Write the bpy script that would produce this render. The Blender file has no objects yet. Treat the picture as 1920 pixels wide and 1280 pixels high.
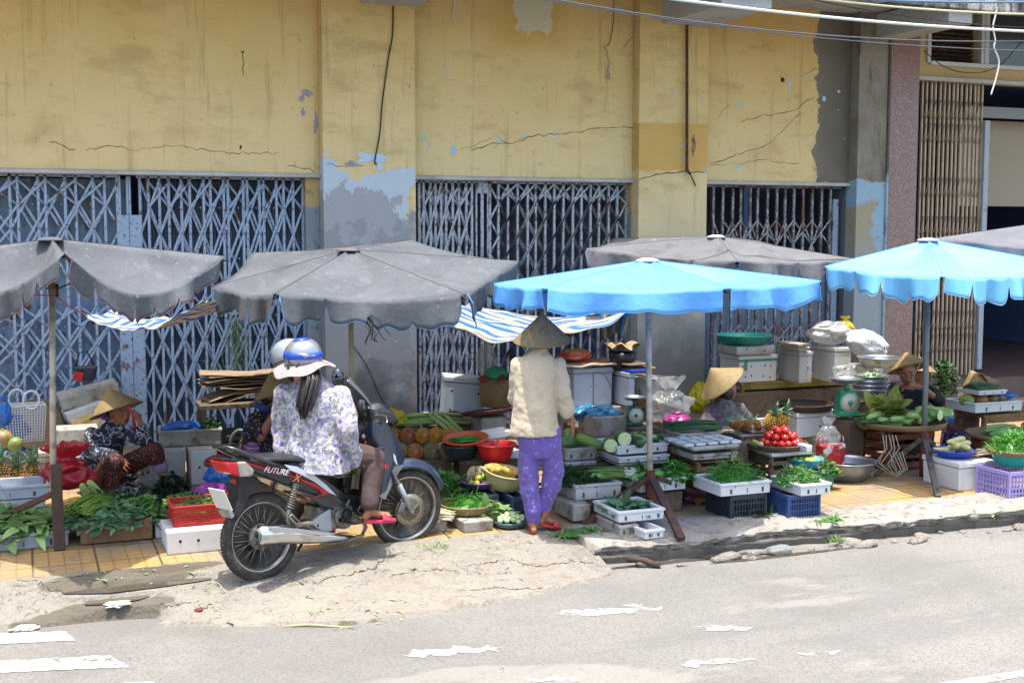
import bpy, bmesh, math, random
from mathutils import Vector, Matrix, Euler, noise as mnoise
random.seed(11)
R = math.radians
PI = math.pi
SC = bpy.context.scene
COL = SC.collection
FOC, CAMH, PITCH, YAW = 2300.0, 2.2, R(5.1428), R(21.744)
CAMY = -12.886
cd = bpy.data.cameras.new('camera')
cam = bpy.data.objects.new('camera', cd)
COL.objects.link(cam)
cam.location = (0, CAMY, CAMH)
cam.rotation_euler = (PI / 2 - PITCH, 0, -YAW)
cd.sensor_width = 36
cd.lens = FOC / 1920 * 36
cd.clip_end = 600
SC.camera = cam
SUN_DIR = Vector((-0.04, -0.10, 1.0)).normalized()      # towards the sun
EL = math.asin(SUN_DIR.z)
AZ = math.atan2(SUN_DIR.x, SUN_DIR.y)
w = bpy.data.worlds.new('World')
SC.world = w
w.use_nodes = True
wn = w.node_tree
wn.nodes.clear()
sky = wn.nodes.new('ShaderNodeTexSky')
sky.sky_type = 'NISHITA'
sky.sun_disc = False
sky.sun_elevation = EL
sky.sun_rotation = AZ
sky.dust_density = 3.5
sky.ozone_density = 0.4
bg = wn.nodes.new('ShaderNodeBackground')
bg.inputs['Strength'].default_value = 0.15
wo = wn.nodes.new('ShaderNodeOutputWorld')
wn.links.new(sky.outputs[0], bg.inputs[0])
wn.links.new(bg.outputs[0], wo.inputs[0])
sl = bpy.data.lights.new('sun', 'SUN')
sl.energy = 2.35
sl.angle = R(0.55)
sl.color = (1.0, 0.955, 0.88)
sun = bpy.data.objects.new('sun', sl)
COL.objects.link(sun)
sun.rotation_euler = SUN_DIR.to_track_quat('Z', 'Y').to_euler()
SC.view_settings.view_transform = 'Standard'
SC.view_settings.look = 'None'
SC.view_settings.exposure = 1.9
SC.view_settings.gamma = 1.0
Fv = Vector((math.sin(YAW) * math.cos(PITCH), math.cos(YAW) * math.cos(PITCH), -math.sin(PITCH)))
Rv = Vector((math.cos(YAW), -math.sin(YAW), 0))
Uv = Rv.cross(Fv)
CP = Vector((0, CAMY, CAMH))
def ray(px, py):
 return Fv + Rv * ((px - 960) / FOC) - Uv * ((py - 640) / FOC)
def atz(px, py, z=0.0):
 d = ray(px, py)
 return CP + d * ((z - CP.z) / d.z)
def atY(px, py, Y=0.0):
 d = ray(px, py)
 return CP + d * ((Y - CP.y) / d.y)
def at_d(px, py, D):
 return CP + ray(px, py) * D
def gdepth(gy, px=960):
 return (atz(px, gy) - CP).dot(Fv)
def fit(px0, px1, gy, py, d, rz=0.0):
 """box with its front base edge on ground row gy, lifted so the edge shows at row py"""
 pm = (px0 + px1) / 2
 D = gdepth(gy)
 a = YAW + math.atan((pm - 960) / FOC) + rz
 W = (px1 - px0) / FOC * D
 w_ = max(0.06, (W - d * abs(math.sin(a))) / math.cos(a))
 z = at_d(pm, py, D).z if py != gy else 0.0
 Dc = D + (w_ * abs(math.sin(a)) + d * math.cos(a)) / 2
 c = at_d(pm, py, Dc)
 c = at_d(pm, 640, Dc * 1.0)
 return c.x, c.y, max(z, 0.0), w_
def fitc(px0, px1, gy, py):
 pm = (px0 + px1) / 2
 D = gdepth(gy)
 r = (px1 - px0) / 2 / FOC * D
 r = (px1 - px0) / 2 / FOC * (D + r)
 z = at_d(pm, py, D).z if py != gy else 0.0
 c = at_d(pm, 640, D + r)
 return c.x, c.y, max(z, 0.0), r
MATS = {}
def lin(c):
 """'#rrggbb' of the paint itself -> linear"""
 if isinstance(c, str):
  v = [int(c[i:i + 2], 16) / 255 for i in (1, 3, 5)]
  return tuple(x / 12.92 if x <= .04045 else ((x + .055) / 1.055) ** 2.4 for x in v)
 return c
def mat(name, col, rough=.6, layers=(), bump=0.0, bscale=40, metal=0.0, spec=.4, transl=0.0, tcol=None,
  glass=0.0, alpha=1.0, island=0.0, bstretch=(1, 1, 1), coat=0.0, sheen=0.0, bdetail=4, anoise=None):
 if name in MATS: return MATS[name]
 m = bpy.data.materials.new(name)
 m.use_nodes = True
 nt = m.node_tree
 N, L = nt.nodes, nt.links
 N.clear()
 out = N.new('ShaderNodeOutputMaterial')
 bs = N.new('ShaderNodeBsdfPrincipled')
 tc = N.new('ShaderNodeTexCoord')
 src = tc.outputs['Object']
 def math_(op, a, b=None, c=None, clamp=False):
  n = N.new('ShaderNodeMath'); n.operation = op; n.use_clamp = clamp
  for i, v in enumerate((a, b, c)):
   if v is None: continue
   if isinstance(v, (int, float)): n.inputs[i].default_value = v
   else: L.new(v, n.inputs[i])
  return n.outputs[0]
 def mapv(s, stretch):
  mp = N.new('ShaderNodeMapping'); mp.inputs['Scale'].default_value = stretch
  L.new(s, mp.inputs[0]); return mp.outputs[0]
 def noi(scale, detail=5, stretch=None, rough_=.6):
  n = N.new('ShaderNodeTexNoise'); n.inputs['Scale'].default_value = scale
  n.inputs['Detail'].default_value = detail; n.inputs['Roughness'].default_value = rough_
  L.new(mapv(src, stretch) if stretch else src, n.inputs['Vector'])
  return n.outputs['Fac']
 def rng(v, lo, hi):
  n = N.new('ShaderNodeMapRange'); n.clamp = True
  n.inputs[1].default_value = lo; n.inputs[2].default_value = hi
  L.new(v, n.inputs[0]); return n.outputs[0]
 sep = None
 base = None
 c0 = lin(col)
 rgb = N.new('ShaderNodeRGB'); rgb.outputs[0].default_value = (*c0, 1)
 cur = rgb.outputs[0]
 if island:
  g = N.new('ShaderNodeNewGeometry')
  hs = N.new('ShaderNodeHueSaturation')
  L.new(cur, hs.inputs['Color'])
  v = math_('MULTIPLY_ADD', g.outputs['Random Per Island'], island * 2, 1 - island)
  L.new(v, hs.inputs['Value'])
  h = math_('MULTIPLY_ADD', g.outputs['Random Per Island'], -.05 * min(island, 1), .5 + .025 * min(island, 1))
  L.new(h, hs.inputs['Hue'])
  cur = hs.outputs[0]
 for ly in layers:
  k = ly[0]
  if k == 'n':
   mask = rng(noi(ly[1], 6, ly[5] if len(ly) > 5 else None), ly[2], ly[3]); cc = ly[4]
  elif k == 'v':
   v = N.new('ShaderNodeTexVoronoi'); v.inputs['Scale'].default_value = ly[1]
   L.new(mapv(src, ly[5]) if len(ly) > 5 else src, v.inputs['Vector'])
   mask = rng(v.outputs['Distance'], ly[2], ly[3]); cc = ly[4]
  elif k == 'w':
   v = N.new('ShaderNodeTexWave'); v.inputs['Scale'].default_value = ly[1]; v.bands_direction = ly[5]
   v.inputs['Distortion'].default_value = ly[6] if len(ly) > 6 else .4
   v.inputs['Detail Scale'].default_value = ly[7] if len(ly) > 7 else 1
   L.new(src, v.inputs['Vector'])
   mask = rng(v.outputs['Fac'], ly[2], ly[3]); cc = ly[4]
  elif k == 'r':
   if sep is None:
    sp = N.new('ShaderNodeSeparateXYZ'); L.new(src, sp.inputs[0]); sep = sp.outputs
   _, ax, thr, sg, ns, na, soft, cc = ly
   d = math_('MULTIPLY', math_('SUBTRACT', sep[ax], thr), sg)
   nn = math_('MULTIPLY', math_('SUBTRACT', noi(ns, 8), .5), na * 2)
   mask = rng(math_('ADD', d, nn), -soft, soft)
  elif k == 'e':
   if sep is None:
    sp = N.new('ShaderNodeSeparateXYZ'); L.new(src, sp.inputs[0]); sep = sp.outputs
   _, ex, ey, rx, ry, ns, na, soft, cc = ly
   dx = math_('DIVIDE', math_('SUBTRACT', sep[0], ex), rx); dy = math_('DIVIDE', math_('SUBTRACT', sep[1], ey), ry)
   d = math_('SUBTRACT', 1.0, math_('ADD', math_('MULTIPLY', dx, dx), math_('MULTIPLY', dy, dy)))
   mask = rng(math_('ADD', d, math_('MULTIPLY', math_('SUBTRACT', noi(ns, 8), .5), na * 2)), -soft, soft)
  elif k == 'b':
   if sep is None:
    sp = N.new('ShaderNodeSeparateXYZ'); L.new(src, sp.inputs[0]); sep = sp.outputs
   _, x0, x1, z0, z1, ns, na, soft, cc = ly
   dx = math_('SUBTRACT', (x1 - x0) / 2, math_('ABSOLUTE', math_('SUBTRACT', sep[0], (x0 + x1) / 2)))
   dz = math_('SUBTRACT', (z1 - z0) / 2, math_('ABSOLUTE', math_('SUBTRACT', sep[2], (z0 + z1) / 2)))
   d = math_('MINIMUM', dx, dz)
   nn = math_('MULTIPLY', math_('SUBTRACT', noi(ns, 8), .5), na * 2)
   mask = rng(math_('ADD', d, nn), -soft, soft)
  elif k == 'br':
   v = N.new('ShaderNodeTexBrick')
   v.inputs['Scale'].default_value = ly[1]; v.inputs['Mortar Size'].default_value = ly[2]
   v.offset = 0; v.inputs['Row Height'].default_value = ly[4]; v.inputs['Brick Width'].default_value = ly[3]
   v.inputs['Color1'].default_value = (0, 0, 0, 1); v.inputs['Color2'].default_value = (0, 0, 0, 1)
   v.inputs['Mortar'].default_value = (1, 1, 1, 1)
   L.new(src, v.inputs['Vector']); mask = v.outputs['Fac']; cc = ly[5]
  mx = N.new('ShaderNodeMix'); mx.data_type = 'RGBA'
  L.new(mask, mx.inputs[0]); L.new(cur, mx.inputs[6])
  al = 1.0
  c = lin(cc) if not (isinstance(cc, tuple) and len(cc) == 2) else lin(cc[0])
  if isinstance(cc, tuple) and len(cc) == 2:
   L.new(math_('MULTIPLY', mask, cc[1]), mx.inputs[0])
  mx.inputs[7].default_value = (*c, 1)
  cur = mx.outputs[2]
 L.new(cur, bs.inputs['Base Color'])
 bs.inputs['Roughness'].default_value = rough
 bs.inputs['Metallic'].default_value = metal
 bs.inputs['Specular IOR Level'].default_value = spec
 if coat: bs.inputs['Coat Weight'].default_value = coat; bs.inputs['Coat Roughness'].default_value = .1
 if sheen: bs.inputs['Sheen Weight'].default_value = sheen
 if glass: bs.inputs['Transmission Weight'].default_value = glass
 if alpha < 1: bs.inputs['Alpha'].default_value = alpha
 if bump:
  b = N.new('ShaderNodeBump'); b.inputs['Strength'].default_value = 1.0
  b.inputs['Distance'].default_value = bump
  L.new(noi(bscale, bdetail, bstretch), b.inputs['Height'])
  L.new(b.outputs[0], bs.inputs['Normal'])
 fin = bs.outputs[0]
 if anoise: L.new(rng(noi(anoise[0], 6), anoise[2], anoise[1]), bs.inputs['Alpha'])
 if transl:
  t = N.new('ShaderNodeBsdfTranslucent')
  if tcol: t.inputs['Color'].default_value = (*lin(tcol), 1)
  else: L.new(cur, t.inputs['Color'])
  ms = N.new('ShaderNodeMixShader'); ms.inputs[0].default_value = transl
  L.new(fin, ms.inputs[1]); L.new(t.outputs[0], ms.inputs[2]); fin = ms.outputs[0]
 L.new(fin, out.inputs[0])
 MATS[name] = m
 return m
class MB:
 def __init__(s): s.v = []; s.f = []; s.sm = []
 def add(s, vs, fs, smooth=False, M=None):
  o = len(s.v)
  if M is not None: vs = [M @ Vector(v) for v in vs]
  s.v += [tuple(v) for v in vs]
  s.f += [tuple(i + o for i in f) for f in fs]
  s.sm += [smooth] * len(fs)
  return s
 def box(s, c, d, rz=0, M=None, taper=1.0, tilt=None):
  x, y, z = d[0] / 2, d[1] / 2, d[2] / 2
  vs = [Vector((sx * x * (taper if sz < 0 else 1), sy * y * (taper if sz < 0 else 1), sz * z)) for sz in (-1, 1) for sy in (-1, 1) for sx in (-1, 1)]
  rot = Matrix.Rotation(rz, 3, 'Z')
  if tilt: rot = rot @ Euler(tilt).to_matrix()
  vs = [rot @ v + Vector(c) for v in vs]
  return s.add(vs, [(0, 2, 3, 1), (4, 5, 7, 6), (0, 1, 5, 4), (2, 6, 7, 3), (0, 4, 6, 2), (1, 3, 7, 5)], False, M)
 def bar(s, p, q, w, t=None, up=(0, 0, 1)):
  """rectangular bar from p to q"""
  t = t or w
  p, q = Vector(p), Vector(q); d = (q - p).normalized()
  u = Vector(up)
  if abs(d.dot(u)) > .95: u = Vector((0, 1, 0))
  a = d.cross(u).normalized() * w / 2; b = d.cross(a).normalized() * t / 2
  vs = [e + i * a + j * b for e in (p, q) for i, j in ((-1, -1), (1, -1), (1, 1), (-1, 1))]
  return s.add(vs, [(0, 1, 2, 3), (7, 6, 5, 4), (0, 4, 5, 1), (1, 5, 6, 2), (2, 6, 7, 3), (3, 7, 4, 0)])
 def tube(s, pts, r, n=8, cap=True, smooth=True, sq=1.0):
  pts = [Vector(p) for p in pts]
  if isinstance(r, (int, float)): r = [r] * len(pts)
  vs = []; prev = None
  for i, p in enumerate(pts):
   d = (pts[min(i + 1, len(pts) - 1)] - pts[max(i - 1, 0)])
   if d.length < 1e-9: d = Vector((0, 0, 1))
   d.normalize()
   if prev is None:
    u = Vector((0, 0, 1)) if abs(d.z) < .9 else Vector((1, 0, 0))
    a = d.cross(u).normalized()
   else:
    a = (prev - d * prev.dot(d)).normalized()
   prev = a; b = d.cross(a)
   for k in range(n):
    t = 2 * PI * k / n
    vs.append(p + (a * math.cos(t) + b * math.sin(t) * sq) * r[i])
  fs = [(i * n + k, i * n + (k + 1) % n, (i + 1) * n + (k + 1) % n, (i + 1) * n + k) for i in range(len(pts) - 1) for k in range(n)]
  s.add(vs, fs, smooth)
  if cap:
   o = len(s.v) - len(vs)
   s.f.append(tuple(o + k for k in reversed(range(n)))); s.sm.append(False)
   s.f.append(tuple(o + (len(pts) - 1) * n + k for k in range(n))); s.sm.append(False)
  return s
 def lathe(s, prof, n=24, c=(0, 0, 0), sx=1, sy=1, M=None, wob=0, smooth=True, rz=0):
  """prof: list of (r, z)"""
  vs = []
  for i, (r, z) in enumerate(prof):
   for k in range(n):
    t = 2 * PI * k / n + rz
    q = 1 + (wob * mnoise.noise(Vector((math.cos(t) * 1.3 + c[0] * 3, math.sin(t) * 1.3 + c[1] * 3, z * 6))) if wob else 0)
    vs.append(Vector((c[0] + r * q * sx * math.cos(t), c[1] + r * q * sy * math.sin(t), c[2] + z)))
  m = len(prof)
  fs = [(i * n + k, i * n + (k + 1) % n, (i + 1) * n + (k + 1) % n, (i + 1) * n + k) for i in range(m - 1) for k in range(n)]
  if prof[0][0] > 1e-6: fs.append(tuple(reversed(range(n))))
  if prof[-1][0] > 1e-6: fs.append(tuple((m - 1) * n + k for k in range(n)))
  return s.add(vs, fs, smooth, M)
 def ell(s, c, r, n=12, m=8, rot=None, nz=0, nf=8, M=None):
  vs = []; rot = Euler(rot).to_matrix() if rot else None
  sd = Vector((random.random() * 50, 0, 0))
  for j in range(m + 1):
   ph = -PI / 2 + PI * j / m
   for k in range(n):
    t = 2 * PI * k / n
    v = Vector((math.cos(ph) * math.cos(t), math.cos(ph) * math.sin(t), math.sin(ph)))
    if nz: v = v * (1 + nz * mnoise.noise(v * nf * .3 + sd))
    v = Vector((v.x * r[0], v.y * r[1], v.z * r[2]))
    if rot: v = rot @ v
    vs.append(v + Vector(c))
  fs = [(j * n + k, j * n + (k + 1) % n, (j + 1) * n + (k + 1) % n, (j + 1) * n + k) for j in range(m) for k in range(n)]
  return s.add(vs, fs, True, M)
 def grid(s, fn, nu, nv, smooth=True, flip=False):
  vs = [fn(i / nu, j / nv) for j in range(nv + 1) for i in range(nu + 1)]
  W = nu + 1
  fs = [(j * W + i, j * W + i + 1, (j + 1) * W + i + 1, (j + 1) * W + i) for j in range(nv) for i in range(nu)]
  if flip: fs = [tuple(reversed(f)) for f in fs]
  return s.add(vs, fs, smooth)
 def poly(s, pts, y0, y1):
  """outline in x,z given distance y0..y1"""
  n = len(pts)
  vs = [(x, y0, z) for x, z in pts] + [(x, y1, z) for x, z in pts]
  fs = [tuple(range(n)), tuple(reversed(range(n, 2 * n)))] + [(i, i + n, (i + 1) % n + n, (i + 1) % n) for i in range(n)]
  return s.add(vs, fs)
 def build(s, name, m, parent=None, solid=0, sub=0, bevel=0, seg=2, loc=None, weld=False):
  me = bpy.data.meshes.new(name)
  me.from_pydata(s.v, [], s.f)
  me.polygons.foreach_set('use_smooth', s.sm)
  bm = bmesh.new(); bm.from_mesh(me)
  if weld: bmesh.ops.remove_doubles(bm, verts=bm.verts, dist=1e-5)
  bmesh.ops.recalc_face_normals(bm, faces=bm.faces) if weld else None
  bm.to_mesh(me); bm.free()
  me.materials.append(m)
  o = bpy.data.objects.new(name, me)
  COL.objects.link(o)
  if parent: o.parent = parent
  if loc is not None: o.location = loc
  if solid:
   md = o.modifiers.new('solid', 'SOLIDIFY'); md.thickness = solid; md.offset = 0
  if bevel:
   md = o.modifiers.new('bevel', 'BEVEL'); md.width = bevel; md.segments = seg; md.limit_method = 'ANGLE'
  if sub:
   md = o.modifiers.new('sub', 'SUBSURF'); md.levels = sub; md.render_levels = sub
  return o
def tag(o, label=None, cat=None, group=None, kind=None):
 if label: o['label'] = label
 if cat: o['category'] = cat
 if group: o['group'] = group
 if kind: o['kind'] = kind
 return o
def thing(name, label, cat, loc=(0, 0, 0), rz=0, group=None, kind=None):
 o = bpy.data.objects.new(name, None); COL.objects.link(o)
 o.empty_display_size = .1
 o.location = loc; o.rotation_euler = (0, 0, rz)
 return tag(o, label, cat, group, kind)
def copy_thing(o, loc=None, rot=None, label=None, scale=None):
 c = o.copy(); COL.objects.link(c)
 for ch in o.children:
  d = ch.copy(); COL.objects.link(d); d.parent = c
  for g in ch.children:
   e = g.copy(); COL.objects.link(e); e.parent = d
 if loc is not None: c.location = loc
 if rot is not None: c.rotation_euler = rot
 if scale is not None: c.scale = (scale,) * 3 if isinstance(scale, (int, float)) else scale
 if label: c['label'] = label
 return c
def txt(name, body, size, m, parent, M, ext=.001, label=None, shear=0):
 cu = bpy.data.curves.new(name, 'FONT'); cu.body = body; cu.size = size; cu.extrude = ext
 cu.align_x = 'CENTER'; cu.align_y = 'CENTER'; cu.shear = shear
 t = bpy.data.objects.new(name, cu); COL.objects.link(t)
 dg = bpy.context.evaluated_depsgraph_get()
 me = bpy.data.meshes.new_from_object(t.evaluated_get(dg))
 bpy.data.objects.remove(t); bpy.data.curves.remove(cu)
 me.materials.clear(); me.materials.append(m)
 o = bpy.data.objects.new(name, me); COL.objects.link(o)
 o.parent = parent; o.matrix_local = M
 return o
def jit(a): return random.uniform(-a, a)
def xf(o, loc, rz=0): o.location = loc; o.rotation_euler = (0, 0, rz); return o
def nz(x, y, s=1.0, z=0.0): return mnoise.noise(Vector((x * s, y * s, z)))
ROADZ = -0.15
m_road = mat('asphalt', '#686660', .9, [('n', 1.2, .35, .75, '#75736e'), ('n', .5, .45, .62, '#7d7a73'),
 ('n', 90, .42, .6, ('#55534f', .7)), ('n', 160, .60, .70, ('#98958e', .7)), ('n', 5, .62, .75, ('#6a6865', .6), (.3, 3, 1)), ('n', 1.6, .52, .62, ('#5f5d5b', .45), (.25, 1.6, 1)), ('n', 1.1, .60, .64, ('#8f8a80', .35), (.5, 1.5, 1)), ('n', 220, .6, .66, ('#4f4d4b', .6)),
 ('n', 25, .72, .76, ('#bdb8ae', .8), (.5, 3, 1))], bump=.006, bscale=150)
road = MB().add([(-200, -200, ROADZ), (300, -200, ROADZ), (300, -4.9, ROADZ), (-200, -4.9, ROADZ)], [(0, 1, 2, 3)]).build('road', m_road)
tag(road, 'sunlit grey asphalt road in front of the market pavement', kind='structure')
m_tile = mat('yellow_tiles', '#98794a', .55, [('n', 2.5, .35, .7, '#a88a55'), ('n', 1.1, .50, .62, ('#7c7466', .85)),
 ('n', 6, .58, .66, ('#857c6c', .8)), ('n', 14, .6, .7, ('#54483a', .7), (1, .25, 1)),
 ('br', 1, .005, .1, .1, ('#70572d', .75)), ('br', 1, .008, .4, .4, ('#43382a', .85)), ('n', .7, .48, .60, ('#6f675b', .75)), ('n', 3, .55, .62, ('#7d7364', .5))], bump=.004, bscale=30, spec=.5)
pave = MB().add([(-8, -4.75, 0), (30, -4.75, 0), (30, .5, 0), (-8, .5, 0)], [(0, 1, 2, 3)]).add([(4.4, -5.0, 0), (30, -5.0, 0), (30, -4.75, 0), (4.4, -4.75, 0)], [(0, 1, 2, 3)]).build('pavement', m_tile)
tag(pave, 'yellow tiled pavement under the market stalls', kind='structure')
m_conc = mat('worn_concrete', '#807b73', .92, [('n', 2.2, .488, .492, ('#2e2b27', .9)), ('n', 2.2, .498, .502, '#78736b'), ('n', 5, .530, .534, ('#35322d', .8)), ('n', 5, .540, .543, '#7b766d'), ('n', 1.5, .35, .65, ('#8a857b', .55)), ('n', 4, .5, .72, ('#6e675c', .8)),
 ('n', 30, .55, .7, ('#5f5a51', .6)), ('n', 9, .62, .7, ('#4e4a43', .7), (.6, 2, 1)), ('n', 60, .62, .7, '#b5aa96')], bump=.012, bscale=45)
WET = [(165, 1150, .5, .16), (240, 1105, .5, .13), (335, 1090, .3, .08), (560, 1168, .6, .06), (880, 1150, .4, .05)]
m_conc = mat('worn_concrete_damp', '#746f66', .92, [('n', 2.2, .488, .492, ('#2e2b27', .9)), ('n', 2.2, .498, .502, '#746f66'), ('n', 5, .530, .534, ('#35322d', .8)), ('n', 5, .540, .543, '#767168'), ('n', 1.5, .35, .65, ('#817b70', .55)), ('n', 4, .5, .72, ('#6e675c', .8)),
 ('n', 30, .55, .7, ('#5f5a51', .6)), ('n', 9, .62, .7, ('#4e4a43', .7), (.6, 2, 1)), ('n', 60, .62, .7, '#b5aa96')] + [('e', atz(a, b_, -.09).x, atz(a, b_, -.09).y, c, d, 4, .9, .12, ('#4b4438', .8)) for a, b_, c, d in WET], bump=.014, bscale=45)
m_kerb = mat('kerb_concrete', '#77726a', .9, [('n', 2.5, .4, .65, '#8f897e'), ('n', 12, .52, .66, ('#504c46', .8)),
 ('n', 45, .56, .7, ('#a49d90', .7)), ('r', 2, -.07, -1, 6, .05, .02, ('#4a463f', .75))], bump=.01, bscale=40)
def kerb_y(x): return -5.30 - .035 * (x - 4) + .03 * nz(x, 1, 1.3) + .03 * nz(x, 7, 5)
def kerbf(u, v):
 x = 3.66 + (u ** 1.0) * 20
 yk = kerb_y(x)
 brk = max(0, nz(x, 3, .9) + .15) * .12 + max(0, nz(x, 9, 3.2)) * .08
 t = v * 10
 if t < 6:
  ys = -4.7 - .25 * max(0, min(1, (x - 4.5) / .8)) + (.03 * nz(x, 1, 2.5) if x > 5 else 0)
  y = ys + (yk + brk - ys) * t / 6
  z = .018 + .010 * nz(x, y, 2.2) + .006 * nz(x, y, 11) - (.02 if t > 5.5 else 0) - .03 * (t / 6) ** 3
 elif t < 8:
  q = (t - 6) / 2
  y = yk + brk + .02 * q + .03 * nz(x, q, 8); z = -.025 - .07 * q + .02 * nz(x, q, 9)
 else:
  q = (t - 8) / 2
  y = yk + .02 + brk * .6 + .02 * q + .03 * nz(x, 5, 6); z = -.095 - .11 * q
 if u < .0011: z = -.2
 return Vector((x, y, z))
kb = MB().grid(kerbf, 900, 40)
tag(kb.build('kerb', m_kerb), 'broken grey concrete kerb along the pavement edge', kind='structure')
rb = MB()
for i in range(70):
 x = random.uniform(3.9, 13)
 y = kerb_y(x) - random.uniform(.0, .16)
 s = random.uniform(.015, .06)
 rb.ell((x, y, ROADZ + s * .2), (s * random.uniform(1, 2.6), s, s * .6), 7, 5, (jit(.3), jit(.3), jit(.4)), .5, 6)
tag(rb.build('kerb_rubble', m_conc), 'lumps of broken concrete in the gutter along the kerb', kind='structure')
LOW = [(-8, -5.2)] + [(p.x, p.y) for p in (atz(a, b_, ROADZ) for a, b_ in ((0, 1176), (150, 1178), (300, 1176), (480, 1177), (650, 1174), (800, 1158), (1000, 1120), (1100, 1096), (1185, 1066)))] + [(3.98, -5.40)]
def apr_low(x):
 for (a, ya), (b, yb) in zip(LOW, LOW[1:]):
  if a <= x <= b: return ya + (yb - ya) * (x - a) / (b - a) + .05 * nz(x, 0, 2.5) + .03 * nz(x, 4, 9)
 return -5.5
PUD = [atz(175, 1150, -.11), atz(215, 1100, -.06)]
def apron(u, v):
 x = -7.5 + 11.22 * (u ** .55)
 y0, y1 = -4.68, apr_low(x)
 y = y0 + (y1 - y0) * v
 n1 = nz(x, y * 1.6, 1.1)
 z = .012 - .15 * (v ** 1.4)
 led = .5 + .5 * nz(x, y * 3.2, .9, 5)
 z += .05 * (math.floor(led * 6 + .25 * nz(x, y, 4)) / 6 - .5) * min(1, v * 3) * min(1, (1 - v) * 6)
 z += .018 * nz(x, y, 3) * min(1, v * 4) + .007 * nz(x, y, 13) + .004 * nz(x, y, 40)
 if v > .97: z = min(z, ROADZ - .01)
 for p, rx, ry, zz in PUDS:
  d = ((x - p[0]) / rx) ** 2 + ((y - p[1]) / ry) ** 2 + .6 * nz(x, y, 3)
  w2 = max(0, min(1, (3.4 - d) / 1.6)); w2 = w2 * w2 * (3 - 2 * w2)
  z = z * (1 - w2) + (zz - .008) * w2
 return Vector((x, y, z))
PUDS = []
def gz(x, y):
 v = (y + 4.68) / (apr_low(x) + 4.68)
 if x > 3.7 or v > 1: return ROADZ
 if v < 0: return 0.0
 return apron(((x + 7.5) / 11.22) ** (1 / .55), v).z
def gp_(px, py):
 z = -.06
 for _ in range(5):
  q = atz(px, py, z); z = gz(q.x, q.y)
 return Vector((q.x, q.y, z))
PQ = []
for (px, py, rx, ry, zz) in [(165, 1150, .30, .085, -.125), (215, 1122, .16, .07, -.10), (250, 1100, .34, .06, -.07), (335, 1090, .16, .035, -.065)]:
 q = gp_(px, py); PQ.append(((q.x, q.y), rx, ry, q.z - .004))
PUDS = PQ
tag(MB().grid(apron, 620, 110).build('concrete_apron', m_conc), 'cracked pale concrete slope between pavement and road', kind='structure')
m_water = mat('dirty_water', '#4a443a', .06, spec=.6)
for i, (p, rx, ry, zz) in enumerate(PUDS):
 b = MB()
 n = 48
 vs = []
 for k in range(n):
  t = 2 * PI * k / n
  q = 1.25 + .35 * nz(math.cos(t), math.sin(t), 1.6, i * 5)
  vs.append((p[0] + rx * q * math.cos(t), p[1] + ry * q * math.sin(t), zz))
 b.add(vs, [tuple(range(n))])
 tag(b.build('puddle', m_water), 'shallow brown puddle on the concrete slope', kind='structure')
b = MB()
for (px, py, lx, ly) in [(1290, 1050, .6, .04), (1480, 1040, .6, .03)]:
 q = atz(px, py, ROADZ); n = 40; vs = []
 for k in range(n):
  t = 2 * PI * k / n
  r = 1 + .4 * nz(math.cos(t) * 2, math.sin(t) * 2, 1.5, px)
  vs.append((q.x + lx * r * math.cos(t), q.y + ly * r * math.sin(t) - .0 * t, ROADZ + .004))
 b.add(vs, [tuple(range(n))])
tag(b.build('gutter_water', m_water), 'dirty water lying in the gutter', kind='structure')
m_paint = mat('road_paint', '#a8a69f', .8, anoise=(11, .57, .66), layers=[('n', 30, .45, .62, ('#a3a19b', .8)), ('n', 8, .6, .68, ('#8d8b87', .8))])
m_paintw = mat('worn_road_paint', '#a09e98', .85, anoise=(7, .47, .60))
def marking(pts, lab, jg=.012, wear=False):
 P = [atz(px, py, ROADZ + .004) for px, py in pts]
 vs = []
 for a, b_ in zip(P, P[1:] + P[:1]):
  n = max(2, int((b_ - a).length / .04))
  for k in range(n):
   q = a.lerp(b_, k / n)
   vs.append((q.x + jg * nz(q.x, q.y, 17) * 1.6, q.y + jg * nz(q.x, q.y, 21, 4) * 1.6, ROADZ + .004))
 m = MB().add(vs, [tuple(range(len(vs)))])
 return tag(m.build('road_marking', m_paintw if jg == .05 else m_paint), lab, kind='structure')
marking([(-120, 1144), (55, 1143), (78, 1168), (-120, 1172)], 'worn white crossing stripe by the puddle', .03)
marking([(-150, 1188), (125, 1183), (143, 1200), (-150, 1212)], 'middle white crossing stripe')
marking([(-150, 1245), (205, 1228), (244, 1249), (-150, 1266)], 'near white crossing stripe')
marking([(-100, 1296), (280, 1277), (320, 1290), (-100, 1320)], 'nearest white crossing stripe')
marking([(1690, 1291), (1920, 1255), (2100, 1230), (2100, 1241), (1920, 1267), (1740, 1296)], 'white edge line on the road', .004)
for k, pts in enumerate([[(1040, 1146), (1130, 1140), (1240, 1138), (1236, 1144), (1150, 1150), (1095, 1156), (1060, 1150)],
 [(1270, 1245), (1330, 1236), (1400, 1232), (1412, 1236), (1350, 1242), (1300, 1250)], [(1494, 1224), (1570, 1218), (1568, 1224), (1500, 1228)],
 [(760, 1222), (830, 1215), (945, 1212), (930, 1220), (850, 1226), (780, 1232)], [(970, 1262), (1000, 1272), (1070, 1268), (1090, 1276), (1000, 1280), (960, 1276)],
 [(1300, 1174), (1380, 1172), (1400, 1178), (1340, 1184)], [(1170, 1133), (1205, 1131), (1208, 1135), (1180, 1137)]]):
 marking(pts, 'scrap of worn white paint on the road', .05)
def WX(px, Y=0.0): return atY(px, 400, Y).x
Zl = 2.80; TOP = 7.5; PR = -.16
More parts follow.
